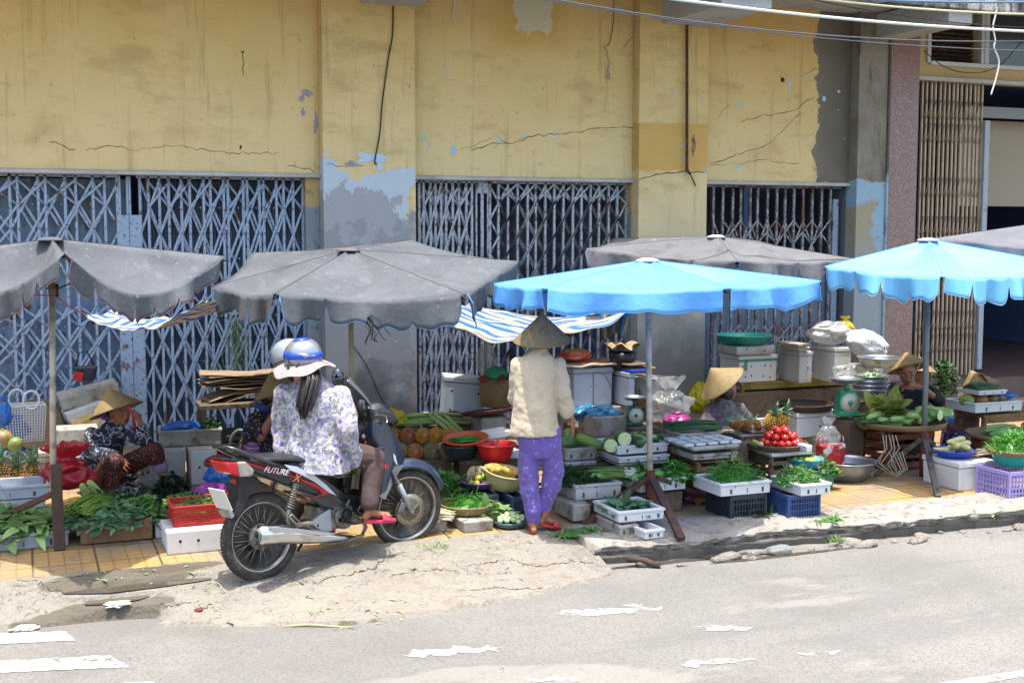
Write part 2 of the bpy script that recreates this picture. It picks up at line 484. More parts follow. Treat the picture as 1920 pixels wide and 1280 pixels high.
xs = dict(g1a=-.17 - 4, g1b=WX(572), p1a=WX(607, PR), p1b=WX(780, PR), g2a=WX(781), g2b=WX(1182), p2a=WX(1197, PR), p2b=WX(1325, PR),
          g3a=WX(1327), g3b=WX(1590), p3a=WX(1605, PR), p3b=WX(1660, PR))
YEL = '#bba86e'
def yellow(name, extra=(), base=YEL):
 return mat(name, base, .85, [('r', 2, 3.1, -1, 1.2, .5, .9, ('#c6b48e', .75)), ('n', .8, .40, .68, ('#c6ae7a', .8)),
  ('n', 1.7, .52, .78, ('#a08450', .65), (1, 1, 1.6)), ('n', 5, .6, .72, ('#7d7048', .35), (.7, 1, 2.2)), ('r', 2, 4.1, 1, 1.1, .9, .8, ('#bd9450', .7)),
  ('n', 14, .64, .72, ('#6f6446', .45), (1, 1, .5)), ('n', 5, .56, .70, ('#8a7648', .5), (1.6, 1, .12)), ('n', 2.3, .55, .68, ('#9a8352', .55), (.6, 1, 1.4)), ('n', 70, .64, .68, ('#7a6a43', .5)), *extra], bump=.004, bscale=14)
m_y1 = yellow('yellow_wall')
m_y2 = yellow('yellow_wall_cracked', [('b', 5.0, 5.75, 4.25, 6, 2.5, .22, .14, ('#b08c40', .7)), ('b', 5.18, 5.62, 4.42, 6, 5, .16, .008, '#b3a888'),
 ('n', 10, .705, .72, ('#84a9aa', .7))])
GREY = '#77787a'
m_y3 = yellow('yellow_wall_bare_render', [('n', 10, .70, .71, ('#8fc0c4', .9)), ('b', 9.20, 12, 2.76, 5, 1.2, .42, .006, '#6b655a'), ('b', 9.22, 12, 2.8, 5, 9, .10, .004, '#676155'), ('b', 9.4, 12, 2.9, 5, 2, .3, .2, ('#4d483e', .6))])
m_p1 = yellow('yellow_pilaster_peeling', [('b', 2.2, 3.95, -2, 2.80, 1.9, .45, .010, '#a3b0b6'), ('b', 2.2, 3.84, -2, 2.62, 2.4, .50, .012, '#8c9092'), ('n', 4, .64, .70, ('#a08f66', .5)),
     ('r', 2, 2.2, -1, 5, .9, .02, ('#7a7d80', .7)), ('r', 2, .55, -1, 2.4, .9, .2, ('#45474a', .8)), ('n', 16, .66, .69, ('#8fa3aa', .6))], )
m_p2 = yellow('yellow_pilaster_stained', [('b', 6.0, 7.75, 2.9, 3.45, 6, .04, .01, ('#b08a40', .8)), ('r', 2, 2.4, -1, 2, .8, .35, ('#aea584', .8)), ('r', 2, 1.45, -1, 3.2, .9, .06, ('#8f979a', .8)), ('n', 7, .64, .72, ('#8d8a72', .5)),
 ('n', 6, .6, .66, ('#82a3ae', .5)), ('r', 2, 1.0, -1, 2, .7, .25, ('#585c5c', .7))])
m_p3 = mat('grey_pilaster', '#6e675a', .9, [('n', 2.2, .42, .6, '#7c7669'), ('n', 9, .55, .7, ('#4a463e', .8), (1, 1, .25)), ('r', 2, 2.82, -1, 5, .12, .01, '#7f9cac'),
 ('b', 9.2, 10.0, 1.9, 2.5, 3, .35, .03, ('#8f8468', .9)), ('r', 2, 1.9, -1, 2, .8, .3, ('#858d8d', .8)), ('n', 20, .62, .68, ('#5c5a52', .6))], bump=.005, bscale=18)
m_balc = mat('mouldy_concrete', '#a5a39c', .92, [('n', 3, .42, .56, ('#3c3d3c', .85), (1, 1, .6)), ('n', 11, .5, .6, ('#2a2b2b', .8), (1, 1, .5)), ('n', 2, .62, .7, '#b5b2a8')], bump=.01, bscale=20)
m_beam = mat('pale_concrete', '#a3a39e', .9, [('n', 2, .45, .7, '#8e8e8a'), ('n', 9, .6, .7, ('#6d6d68', .5))], bump=.003)
bld = thing('shop_building', 'old yellow shop building with peeling paint behind the stalls', 'building', (0, 0, 0))
def wallbox(name, x0, x1, y0, y1, z0, z1, m):
 return MB().box(((x0 + x1) / 2, (y0 + y1) / 2, (z0 + z1) / 2), (x1 - x0, y1 - y0, z1 - z0)).build(name, m, bld, bevel=.006)
TH = .3
wallbox('wall', xs['g1a'] - 6, xs['p1a'], 0, TH, Zl, TOP, m_y1)
wallbox('wall', xs['p1b'], xs['p2a'], 0, TH, Zl, TOP, m_y2)
wallbox('wall', xs['p2b'], xs['p3a'] + .02, 0, TH, Zl, TOP, m_y3)
wallbox('pilaster', xs['p1a'], xs['p1b'] + .0, PR, TH + .02, 0, TOP, m_p1)
wallbox('pilaster', xs['p2a'], xs['p2b'], PR, TH + .02, 0, TOP, m_p2)
wallbox('pilaster', xs['p3a'], xs['p3b'], PR, TH + .02, 0, TOP, m_p3)
m_jamb = mat('jamb_paint', '#9d8a5a', .85, [('r', 2, 2.45, -1, 4, .3, .02, '#6f7a82'), ('n', 9, .56, .66, ('#4c4f50', .7))], bump=.004)
wallbox('jamb', xs['g1b'] + .01, xs['p1a'], .01, TH + .01, 0, Zl, m_jamb)
wallbox('jamb', xs['g2b'] + .01, xs['p2a'], .01, TH + .01, 0, Zl, m_jamb)
wallbox('jamb', xs['g3b'] + .0, xs['p3a'], .05, TH + .01, 0, Zl, mat('bare_jamb', '#5a6068', .9, bump=.004))
for a, b_ in ((xs['g1a'] - 6, xs['p1a'] - .003), (xs['p1b'] + .003, xs['p2a'] - .003), (xs['p2b'] + .003, xs['p3a'] - .003)):
 MB().box(((a + b_) / 2, .04, Zl - .022), (b_ - a, .16, .04)).build('lintel', m_beam, bld, bevel=.004)
OV = -1.40; BZ = 4.62
q = atY(1860, 60, OV)
XE = q.x
MB().box(((XE - 14) / 2, OV / 2 - .02, BZ + .35), (XE + 14, -OV + .04, .16)).build('balcony_slab', m_beam, bld)
MB().box(((XE + 4.6 + WX(1240)) / 2 - 2.3, OV - .06, BZ + .62 + .03), (XE - WX(1240) + 4.6 + .0, .16, 1.1)).build('parapet', m_balc, bld, bevel=.01)
for px in (735, 1285, 1672):
 x = WX(px, PR) - .02
 ww = .62 if px != 1672 else .34
 MB().box((x - (.12 if px == 1672 else 0), (PR + OV) / 2 - .02, BZ + .1), (ww, abs(OV - PR) + .08 - .02, .3)).build('beam', m_beam, bld, bevel=.008)
m_crack = mat('crack_dark', '#3a3428', .95)
for pl in ([(560, 1096), (640, 1086), (700, 1072), (722, 1056)], [(735, 1078), (790, 1070), (860, 1068)], [(880, 1106), (930, 1100), (1000, 1104), (1060, 1096)], [(840, 1140), (900, 1133), (945, 1131)],
 [(420, 1166), (520, 1168), (600, 1166), (680, 1156), (730, 1151)], [(880, 1060), (940, 1052), (1010, 1058), (1080, 1050), (1150, 1052)], [(1085, 1090), (1160, 1082), (1190, 1076)], [(30, 1118), (90, 1108), (160, 1112)], [(300, 1130), (350, 1124), (400, 1128)]):
 P = []
 for a, b_ in zip(pl, pl[1:]):
  for k in range(14):
   q = gp_(a[0] + (b_[0] - a[0]) * k / 14 + jit(3), a[1] + (b_[1] - a[1]) * k / 14 + jit(1.5))
   if q.z > ROADZ: P.append(q)
 if len(P) < 3: continue
 tag(MB().tube(P, [random.uniform(.001, .007) for _ in P], 5, smooth=False).build('ground_crack', m_crack), 'dark jagged crack across the concrete slope', kind='structure')
m_crack = mat('crack_dark', '#3a3428', .95)
m_cyan = mat('old_cyan_paint', '#7fb4bd', .85)
def crack(pts, Y, r=.004, name='crack', m=None, jg=.018, par=None):
 b = MB()
 P = []
 for (a, b2) in zip(pts, pts[1:]):
  n = max(2, int(math.dist(a, b2) / 9))
  for k in range(n): P.append((a[0] + (b2[0] - a[0]) * k / n, a[1] + (b2[1] - a[1]) * k / n))
 P.append(pts[-1])
 W = [atY(x, y, Y) for x, y in P]
 W = [Vector((p.x + jit(jg) * .6, Y, p.z + jit(jg))) for p in W]
 rr = [r * random.uniform(.35, 1.2) for _ in W]
 b.tube(W, rr, 4, smooth=False)
 return b.build(name, m or m_crack, par or bld)
Y0 = -.001
crack([(95, 265), (140, 283)], Y0, .004); crack([(160, 280), (210, 275), (260, 281), (320, 273), (380, 281), (430, 286), (520, 287)], Y0, .003)
crack([(540, 310), (590, 320)], Y0, .004); crack([(885, 280), (925, 268), (960, 267), (1000, 255), (1060, 252), (1120, 240), (1190, 240)], Y0, .004)
crack([(925, 280), (940, 265), (960, 267)], Y0, .003); crack([(860, 280), (900, 268), (920, 258)], Y0, .0025)
crack([(1197, 335), (1240, 325), (1285, 323), (1320, 325)], PR - .001, .006)
crack([(1340, 305), (1400, 285), (1450, 265), (1465, 245), (1500, 215)], Y0, .004); crack([(1390, 228), (1420, 218), (1455, 213), (1490, 205), (1530, 180)], Y0, .004)
crack([(1330, 310), (1385, 308), (1430, 300), (1500, 308)], Y0, .003); crack([(1500, 145), (1535, 125)], Y0, .003); crack([(1345, 220), (1370, 195)], Y0, .002)
crack([(1170, 90), (1190, 65)], Y0, .003); crack([(610, 308), (650, 312), (680, 308)], PR - .001, .003)
def dab(px, py, rx, rz_, Y=0.0, m=None, name='paint_flake'):
 c = atY(px, py, Y); n = 22; vs = []
 for k in range(n):
  t = 2 * PI * k / n
  q = 1 + .75 * nz(math.cos(t) * 1.7, math.sin(t) * 1.7, 1.4, px)
  vs.append((c.x + rx * q * math.cos(t), Y - .003, c.z + rz_ * q * math.sin(t)))
 MB().add(vs, [tuple(reversed(range(n)))]).build(name, m or m_cyan, bld)
for d in [(795, 258, .02, .03), (805, 270, .01, .03), (850, 282, .03, .05), (838, 139, .025, .015), (937, 262, .02, .03), (985, 255, .04, .015), (1040, 250, .02, .02),
          (1388, 198, .03, .02), (1470, 240, .02, .01), (1545, 185, .03, .03), (1505, 140, .03, .01), (1520, 146, .015, .02), (1385, 312, .03, .015), (1500, 258, .02, .015),
          (1160, 16, .04, .015), (985, 52, .015, .015)]: dab(*d)
m_pale = mat('bare_plaster', '#a9aaa8', .9)
for d in [(1480, 158, .022, .09), (1572, 172, .02, .02), (1572, 206, .008, .008), (1583, 260, .008, .008)]: dab(*d, m=m_pale)
m_gp = mat('grey_plaster', '#85868a', .9, [('n', 9, .5, .62, '#6f7175')])
for d in [(575, 175, .05, .04), (565, 185, .03, .03), (568, 210, .02, .04), (592, 232, .025, .1)]: dab(*d, m=m_gp)
for d in [(658, 308, .07, .03), ]: dab(*d, Y=PR, m=m_gp)
for d in [(712, 312, .03, .04), (755, 320, .03, .03), (700, 296, .16, .05)]: dab(*d, Y=PR, m=mat('pale_blue_paint', '#9db8ca', .85))
m_dark = mat('dark_hole', '#2b2620', .95)
for d in [(1467, 150, .03, .03), (455, 98, .018, .008), (451, 276, .012, .02)]: dab(*d, m=m_dark)
crack([(455, 98), (457, 120), (456, 138)], Y0, .004)
pp = [atY(1288, y, PR - .05) for y in (-60, 60, 180, 320)]
MB().tube(pp + [Vector((pp[-1].x + .03, PR - .08, pp[-1].z - .04))], .018, 8).build('pipe', mat('rusty_iron', '#3e2a1e', .85, [('n', 20, .5, .65, '#5d3a22')]), bld)
MB().tube([atY(1290, 318, PR - .03), atY(1296, 330, PR - .06), atY(1304, 348, PR - .03)], .008, 6).build('pipe_bracket', m_dark, bld)
dab(1300, 272, .03, .11, Y=PR, m=mat('bare_brick', '#8a6a55', .9, [('n', 20, .5, .6, '#5a4436')]))
m_wire = mat('black_wire', '#15130f', .5); m_wwire = mat('white_wire', '#c9c7bc', .5)
def wire(pts, label, r=.006, m=None, Y=None, sm=6, name='wire', cat='wire', group=None):
 P = [Vector(p) for p in pts]
 Q = []
 for i in range(len(P) - 1):
  a, b2, c, d = P[max(i - 1, 0)], P[i], P[i + 1], P[min(i + 2, len(P) - 1)]
  for k in range(sm):
   t = k / sm
   Q.append(.5 * ((2 * b2) + (c - a) * t + (2 * a - 5 * b2 + 4 * c - d) * t * t + (3 * b2 - a - 3 * c + d) * t ** 3))
 Q.append(P[-1])
 return tag(MB().tube(Q, r, 6).build(name, m or m_wire), label, cat, group)
wire([atY(x, y, PR - .02) for x, y in ((737, 12), (736, 65), (728, 110), (717, 190), (712, 250), (703, 300), (706, 308))], 'long black wire hanging down the left yellow pilaster', .008)
wire([atY(x, y, -.02) for x, y in ((1151, -10), (1150, 40), (1143, 80), (1136, 85))], 'thin wire dangling at the top of the middle wall panel', .004)
wire([atY(x, y, -.03) for x, y in ((1132, 86), (1138, 95), (1140, 108), (1144, 118), (1140, 130), (1143, 138), (1138, 145), (1144, 148), (1142, 137))], 'small curled scrap of wire on the middle wall panel', .007, mat('pale_scrap', '#8d877a', .6))
wire([atY(x, y, -.02) for x, y in ((853, -5), (852, 15), (848, 28), (854, 42))], 'short pale scrap of wire at the top of the wall', .006, m_wwire)
wire([atY(x, y, PR - .02) for x, y in ((664, 650), (690, 690), (712, 740), (735, 775), (760, 790))], 'thin black wire on the grey base of the left pilaster', .005)
def gate_metal(name, base, rust=.62):
 return mat(name, base, .55, [('n', 3, .4, .7, ('#8fa0ad', .4)), ('n', 9, rust, rust + .05, ('#5b3a26', .9), (1, 1, .6)), ('n', 35, rust - .02, rust + .02, ('#4a3024', .8)), ('n', 5, .55, .75, ('#56656f', .5))], bump=.002, bscale=60, spec=.35)
m_gb = gate_metal('blue_grey_gate_paint', '#8093a8', .6)
m_gr = gate_metal('rusty_grey_gate_paint', '#979fa6', .58)
def folding_gate(label, x0, x1, z0, z1, bars, bands, m, Y=.13, wid=.026, dw=.022, seed=1, name='folding_gate', frame=True):
 rnd = random.Random(seed)
 g = thing(name, label, 'gate', ((x0 + x1) / 2, Y, 0))
 cx = (x0 + x1) / 2
 B = MB(); Lm = MB(); Rv_ = Lm
 for x in bars:
  tw = rnd.uniform(-.006, .006)
  B.bar((x - cx, 0, z0), (x - cx + tw, 0, z1), wid, .03)
 k = len(bars)
 for (za, zb, n) in bands:
  h = (zb - za) / n
  for j in range(n):
   for i in range(0, k - 2):
    a, b2 = bars[i] - cx, bars[min(i + 2, k - 1)] - cx
    zz = za + j * h
    if b2 - a > .6: continue
    dz = rnd.uniform(-.01, .01)
    if (i % 2 == 0):
     Lm.bar((a, -.018, zz + dz), (b2, -.018, zz + h + dz), dw, .006, up=(0, 1, 0)); Lm.bar((a, .018, zz + h + dz), (b2, .018, zz + dz), dw, .006, up=(0, 1, 0))
    else:
     Lm.bar((a, -.026, zz + h / 2 + dz), (b2, -.026, zz + h * 1.5 + dz if j < n - 1 else zz + h), dw, .006, up=(0, 1, 0))
     Lm.bar((a, .026, zz + h * 1.5 + dz if j < n - 1 else zz + h), (b2, .026, zz + h / 2 + dz), dw, .006, up=(0, 1, 0))
    for (xx, z_) in ((a, zz), (b2, zz + h), ((a + b2) / 2, zz + h / 2)):
     Rv_.ell((xx, -.026, z_), (.008, .006, .008), 6, 4)
 B.build('bars', m, g); Lm.build('lattice', m, g)
 if frame:
  F = MB()
  F.box((0, .01, z1 + .0), (x1 - x0, .05, .035)); F.box((0, .01, z0 + .01), (x1 - x0, .07, .03))
  F.build('track', m, g)
 return g, cx
rg = random.Random(3)
def spaced(x0, x1, sp, jt):
 out = [x0]
 while out[-1] < x1 - sp * .6: out.append(out[-1] + sp * rg.uniform(1 - jt, 1 + jt))
 s_ = (x1 - x0) / (out[-1] - x0)
 return [x0 + (o - x0) * s_ for o in out]
def gX(pxs, Y=.13): return [atY(p, 340, Y).x for p in pxs]
leftbars = sorted([-.23 - .26 * i for i in range(1, 15)] + [-.1 - .26 * i for i in range(1, 15)]) + gX([18, 33, 71, 85, 121, 140, 173, 196, 222])
gl, cx = folding_gate('blue grey folding lattice gate behind the squatting woman at far left', -4.1, gX([262])[0] - .21, 0, Zl - .05, leftbars, [(.25, 1.45, 3), (1.75, 2.7, 2)], m_gb, seed=2)
S = MB(); xa, xb = -4.1 - cx, gX([262])[0] - .1 - cx
nn = 70
S.grid(lambda u, v: Vector((xa + (xb - xa) * u, .10 + .012 * math.sin(u * nn * PI * .9), .02 + (Zl - .1) * v)), nn * 4, 1)
m_sheet = mat('blue_sheet_rusty', '#5a7086', .5, [('n', 2.5, .45, .7, ('#7389a0', .8)), ('n', 6, .58, .62, ('#4a2f22', .95), (1, 1, .5)), ('n', 22, .6, .64, ('#5c3c2a', .9), (1, 1, .6)), ('r', 2, 2.1, 1, 1, .5, .3, ('#4d5961', .6))], bump=.003)
S.build('backing_sheet', m_sheet, gl)
P2 = MB()
for px in (228, 252):
 x = gX([px])[0] - cx
 P2.box((x, -.01, 1.18), (.12, .05, 2.36)); P2.bar((x - .05, -.01, 2.36), (x - .05, -.01, Zl - .05), .022); P2.bar((x + .05, -.01, 2.36), (x + .05, -.01, Zl - .05), .022)
P2.build('lock_stile', m_gb, gl, bevel=.004)
b2 = gX([262, 278, 298, 316, 340, 355, 380, 393, 418, 427, 455, 463, 486, 494, 518, 530, 548, 566])
gl2, cx2 = folding_gate('blue grey folding lattice gate left of the grey pilaster', gX([255])[0], xs['g1b'], 0, Zl - .05, b2, [(.15, 1.55, 3), (1.65, 2.7, 2)], m_gb, seed=4)
xa, xb = gX([255])[0] + .02 - cx2, xs['g1b'] - cx2
S = MB().grid(lambda u, v: Vector((xa + (xb - xa) * u, .09 + .012 * math.sin(u * 60 * PI), .02 + (Zl - .1) * v)), 220, 1)
S.build('backing_sheet', mat('dark_sheet', '#3f4c58', .5, [('n', 2.5, .45, .7, ('#56677a', .8)), ('n', 6, .6, .64, ('#33241c', .9), (1, 1, .5)), ('r', 2, 2.3, 1, 1, .4, .3, ('#3a3f42', .8))], bump=.003), gl2)
b3 = gX([785, 793, 806, 815, 826, 835, 849, 860, 873, 884])
b4 = gX([918, 934, 952, 970, 989, 1004, 1022, 1039, 1056, 1074, 1090, 1107, 1123, 1141, 1157, 1174])
gm, cxm = folding_gate('grey folding lattice gate between the two yellow pilasters', xs['p1b'] + .01, xs['g2b'], 0, Zl - .05, b3, [(.05, 2.7, 6)], m_gr, seed=5)
L2 = MB(); B2_ = MB()
k = len(b4)
for x in b4: B2_.bar((x - cxm, 0, 0), (x - cxm, 0, Zl - .05), .024, .03)
for j in range(7):
 h = 2.66 / 7; zz = .06 + j * h
 for i in range(0, k - 2):
  a, c = b4[i] - cxm, b4[i + 2] - cxm
  o = 0 if i % 2 == 0 else h / 2
  z_a, z_b = zz + o, min(zz + o + h, Zl - .06)
  L2.bar((a, -.02, z_a), (c, -.02, z_b), .022, .006, up=(0, 1, 0)); L2.bar((a, .02, z_b), (c, .02, z_a), .022, .006, up=(0, 1, 0))
B2_.build('bars', m_gr, gm); L2.build('lattice', m_gr, gm)
P3 = MB()
for px in (897, 909):
 x = gX([px])[0] - cxm
 P3.bar((x - .03, -.01, 0), (x - .03, -.01, Zl - .05), .02); P3.bar((x + .03, -.01, 0), (x + .03, -.01, Zl - .05), .02); P3.box((x, -.01, Zl - .12), (.07, .04, .12)); P3.box((x, -.01, .25), (.07, .04, .5))
P3.build('lock_stile', m_gr, gm, bevel=.003)
b5 = gX([1338, 1356, 1374, 1390, 1407, 1421, 1440, 1457, 1473, 1489, 1507, 1524, 1541, 1557])
gr_, cxr = folding_gate('rusty white folding lattice gate right of the iron pipe', xs['p2b'] + .01, xs['g3b'] - .02, 0, Zl - .05, b5, [(.1, 1.05, 2), (1.75, 2.35, 1)], gate_metal('rusty_white_gate_paint', '#858a8e', .52), seed=7)
P4 = MB().box((gX([1566])[0] - cxr, -.01, 1.3), (.08, .04, 2.6)); P4.build('lock_stile', m_gb, gr_, bevel=.003)
MB().grid(lambda u, v: Vector(((xs['g3b'] - xs['p2b']) * (u - .5), .10 + .008 * math.sin(u * 60 * PI), .02 + 1.75 * v)), 200, 1).build('backing_sheet', mat('pale_blue_sheet', '#6f8497', .5, [('n', 3, .45, .7, '#5f7384')], bump=.003), gr_)
m_room = mat('dim_plaster', '#78849a', .95, [('n', 2, .4, .7, '#5a6478')])
Rm = MB()
Rm.add([(-10, 3.2, 0), (10.2, 3.2, 0), (10.2, 3.2, 3.2), (-10, 3.2, 3.2)], [(0, 1, 2, 3)])
Rm.add([(-10, TH, Zl + .05), (10.2, TH, Zl + .05), (10.2, 3.2, Zl + .05), (-10, 3.2, Zl + .05)], [(0, 1, 2, 3)])
Rm.add([(10.25, TH, 0), (10.25, 3.2, 0), (10.25, 3.2, 3.2), (10.25, TH, 3.2)], [(0, 1, 2, 3)])
Rm.add([(-10, .5, -.004), (10.2, .5, -.004), (10.2, 3.2, -.004), (-10, 3.2, -.004)], [(0, 1, 2, 3)])
Rm.build('interior', m_room, bld)
MB().box((0, 2.0, TOP + .1), (26, 7.2, .2)).build('roof', m_beam, bld)
MB().box((-9.9, 1.6, 3.5), (.2, 3.2, 7.4)).build('side_wall', m_y1, bld)
b2d = thing('shop_building', 'shop building with pink granite pier and beige folding gate at right', 'building', (0, 0, 0))
def wb2(name, x0, x1, y0, y1, z0, z1, m, bev=.004):
 return MB().box(((x0 + x1) / 2, (y0 + y1) / 2, (z0 + z1) / 2), (x1 - x0, y1 - y0, z1 - z0)).build(name, m, b2d, bevel=bev)
m_gran = mat('brown_terrazzo', '#735e59', .45, [('n', 60, .5, .56, '#8f7b75'), ('n', 85, .56, .6, '#4f3c3a'), ('r', 2, 4.2, 1, 3, .6, .3, ('#7a4c40', .6))], spec=.5)
m_cream = mat('cream_wall', '#a68f5e', .85, [('n', 1.2, .4, .7, '#a9976c'), ('n', 8, .6, .72, ('#84754e', .5))], bump=.002)
gx0, gx1 = xs['p3b'] + .01, WX(1717, -.14)
wb2('pier', gx0, gx1, -.14, .35, 0, 4.75, m_gran)
MB().box((xs['p3b'] + .0, PR - .01, 2.3), (.03, .03, 4.6)).build('edge_strip', mat('blue_white_strip', '#7f99a6', .8, [('n', 5, .5, .6, '#566068'), ('r', 2, 2.9, 1, 3, .2, .05, '#4d4b45')]), b2d)
GZ = atY(1718, 146, 0).z
WXR = 16.0
wb2('wall', gx1, WXR, 0, .3, GZ, 4.36, m_cream)
wb2('lintel', gx1, WXR, -.06, .02, GZ - .03, GZ + .02, m_beam)
wzl, wzh = atY(1732, 95, 0).z, atY(1732, 42, 0).z
wb2('wall', gx1, WX(1732), 0, .3, 4.36, 6.5, m_cream)
wb2('wall', gx1, WXR, 0, .3, 5.3, 6.5, m_cream)
lx0, lx1 = WX(1733), WX(1826)
Lv = MB()
for i in range(9): Lv.box(((lx0 + lx1) / 2, .14, 4.42 + i * .055), (lx1 - lx0, .09, .008), tilt=(R(-22), 0, 0))
Lv.build('louvre', mat('brown_slats', '#3a2c22', .6, [('n', 30, .5, .6, '#5a4a3a')]), b2d)
wb2('dark_back_panel', lx0, lx1, .30, .34, 4.33, 5.3, mat('painted_room_shade', '#151417', .9))  # near-black panel, painted as the shade of the room behind the louvre
wb2('wall', lx1 - .0, lx1 + .14, .04, .3, 4.36, 5.3, m_cream)
Fw = MB()
for x in (lx0 - .02, lx1 + .03): Fw.box((x, -.005, 4.8), (.05, .06, .9))
for x in (lx1 + .10, WXR - .1): Fw.box((x, -.005, 4.8), (.07, .06, .9))
Fw.box(((lx0 + WXR) / 2, -.012, 4.345), (WXR - lx0, .08, .05))
Fw.build('window_frame', mat('white_aluminium', '#a6adaf', .4), b2d, bevel=.003)
wb2('window_pane', lx1 + .13, WXR - .15, .02, .035, 4.37, 5.28, mat('dark_glass', '#1e2c33', .08, spec=.6), 0)
m_beige = mat('beige_gate_paint', '#a3917a', .45, [('n', 6, .45, .7, ('#b5a48a', .8)), ('n', 20, .64, .68, ('#5a4c3a', .7))], spec=.4)
beb = gX([1725, 1732, 1741, 1749, 1758, 1766, 1774, 1782, 1790, 1798, 1806, 1814, 1822, 1829, 1836], .08)
gbe, cxb = folding_gate('beige folding gate bunched together beside the dark shop opening', gx1, WX(1850, .08), 0.28, GZ - .03, beb, [], m_beige, Y=.08, wid=.022, frame=False, name='folding_gate')
Lb = MB()
for zc in (3.75, 3.45, 2.75, 2.25, 1.7, 1.0, .7):
 for i in range(len(beb) - 1):
  a, c = beb[i] - cxb, beb[i + 1] - cxb
  for sg in (1, -1):
   Lb.tube([(a, -.02, zc - .1), (a + (c - a) * .3, -.03, zc - .02), (a + (c - a) * .6, -.03, zc + .06), (c, -.02, zc + .14)], .006, 5)
Lb.build('lattice', m_beige, gbe)
MB().box((WX(1842, .05) - cxb, -.05, 2.0), (.08, .05, 3.3)).build('edge_stile', mat('pale_grey_metal', '#8b979d', .4, [('n', 20, .6, .66, '#6d787c')]), gbe, bevel=.004)
wb2('floor', gx1 - .4, WXR, -.35, 6, .0, .28, mat('brown_threshold', '#4b3a36', .5, [('n', 4, .4, .7, '#5a4a45')]))
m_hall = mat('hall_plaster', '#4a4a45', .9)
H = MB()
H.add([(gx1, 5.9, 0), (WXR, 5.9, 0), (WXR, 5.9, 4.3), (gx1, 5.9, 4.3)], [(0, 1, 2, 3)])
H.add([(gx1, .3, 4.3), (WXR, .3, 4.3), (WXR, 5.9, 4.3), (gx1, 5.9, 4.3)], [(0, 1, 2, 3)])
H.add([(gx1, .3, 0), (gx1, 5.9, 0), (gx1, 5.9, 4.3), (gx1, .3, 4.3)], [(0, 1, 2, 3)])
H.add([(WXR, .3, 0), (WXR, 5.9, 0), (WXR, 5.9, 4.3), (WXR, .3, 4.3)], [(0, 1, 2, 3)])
H.build('interior', mat('hall_dark', '#40557a', .9), b2d)  # hall colour lightened and blued to stand in for haze
wb2('inner_panel', 12.25, WXR - .02, .9, .95, 2.55, 3.75, mat('cream_board', '#8f8a7a', .8))
wb2('inner_beam', 12.0, WXR - .02, .55, .62, 3.75, 3.9, mat('grey_board', '#7a8084', .7))
MB().box((13, .9 + 1.2, 6.6), (5.6, 6.0, .2)).build('roof_overhang', m_beam, b2d)
MB().box((13.5, -1.0, 5.15), (5.6 - .3, 2.0, .14)).build('assumed_overhang', m_beam, b2d)  # unseen overhang, assumed and added to keep this shopfront shaded
def cable(p, q, sag, label, r, m, Yp=-3.2, Yq=-3.2, group='overhead cables'):
 A, B = atY(p[0], p[1], Yp), atY(q[0], q[1], Yq)
 pts = [A.lerp(B, t / 10) - Vector((0, 0, sag * 4 * (t / 10) * (1 - t / 10))) for t in range(-4, 15)]
 return wire(pts, label, r, m, name='cable', cat='cable', group=group, sm=3)
cable((1130, -20), (1920, 59), .05, 'thick white cable sloping across the top right corner', .014, m_wwire)
cable((1400, -20), (1920, 27), .04, 'cream cable running above the balcony edge', .011, mat('cream_wire', '#b9b18e', .5))
cable((980, -12), (1920, 77), .12, 'thin grey cable under the white one', .006, mat('grey_wire', '#55565a', .5))
cable((1020, 0), (1920, 95), .08, 'lowest thin dark cable crossing the beam', .005, mat('grey_wire', '#55565a', .5))
cable((1540, -6), (1920, 4), .02, 'blue grey cable at the very top right', .012, mat('blue_wire', '#5d7485', .5))
cable((1480, -10), (1920, 52), .05, 'thin black cable between the pale ones', .005, m_wire)
wire([atY(x, y, -.3) for x, y in ((1732, 95), (1765, 122), (1800, 135), (1845, 135), (1880, 118), (1905, 90), (1925, 68))], 'black wire looping under the louvre', .006)
wire([atY(x, y, -2.6) for x, y in ((1863, -5), (1868, 20), (1862, 50), (1866, 75), (1864, 90), (1873, 115), (1868, 145), (1858, 178))], 'white wire hanging down over the right shopfront', .008, m_wwire)
wire([atY(x, y, .5) for x, y in ((960, 0), (965, 2))], 'x', .001) if False else None
m_ugrey = mat('grey_canvas', '#4a4e53', .85, [('n', 2.5, .42, .7, ('#585c61', .8)), ('n', 7, .56, .64, ('#5f6265', .5), (1, .5, 1)), ('n', 3.3, .57, .60, ('#3d4146', .4)), ('n', 30, .64, .68, ('#7d7b78', .6))], bump=.012, bscale=5, transl=.06, bdetail=3)
m_ugrey2 = mat('faded_grey_canvas', '#5b5b5d', .85, [('n', 2.5, .42, .7, ('#65666c', .8)), ('n', 14, .66, .69, ('#8f8d8a', .6), (1, .4, 1)), ('n', 3.3, .57, .60, ('#45464c', .5))], bump=.012, bscale=7, transl=.06, bdetail=3)
m_ublue = mat('blue_canvas', '#6ab2ec', .55, [('n', 3, .4, .7, ('#78baee', .7)), ('n', 25, .64, .7, ('#6aaee0', .4)), ('n', 4, .58, .64, ('#6aa9dc', .5), (1, .4, 1))], bump=.012, bscale=6, transl=.38, bdetail=3)
m_uaqua = mat('pale_blue_canvas', '#78c0ea', .55, [('n', 3, .4, .7, ('#86caee', .7))], bump=.004, bscale=6, transl=.34, bdetail=3)
m_pole = mat('dull_steel', '#aaa69c', .42, [('n', 8, .5, .7, '#756f66'), ('n', 40, .66, .7, '#6a5f54')], metal=.2)
m_pole2 = mat('grey_pipe', '#6c7276', .5, [('n', 8, .5, .7, '#585d61'), ('n', 30, .64, .7, '#453c36')], metal=.3)
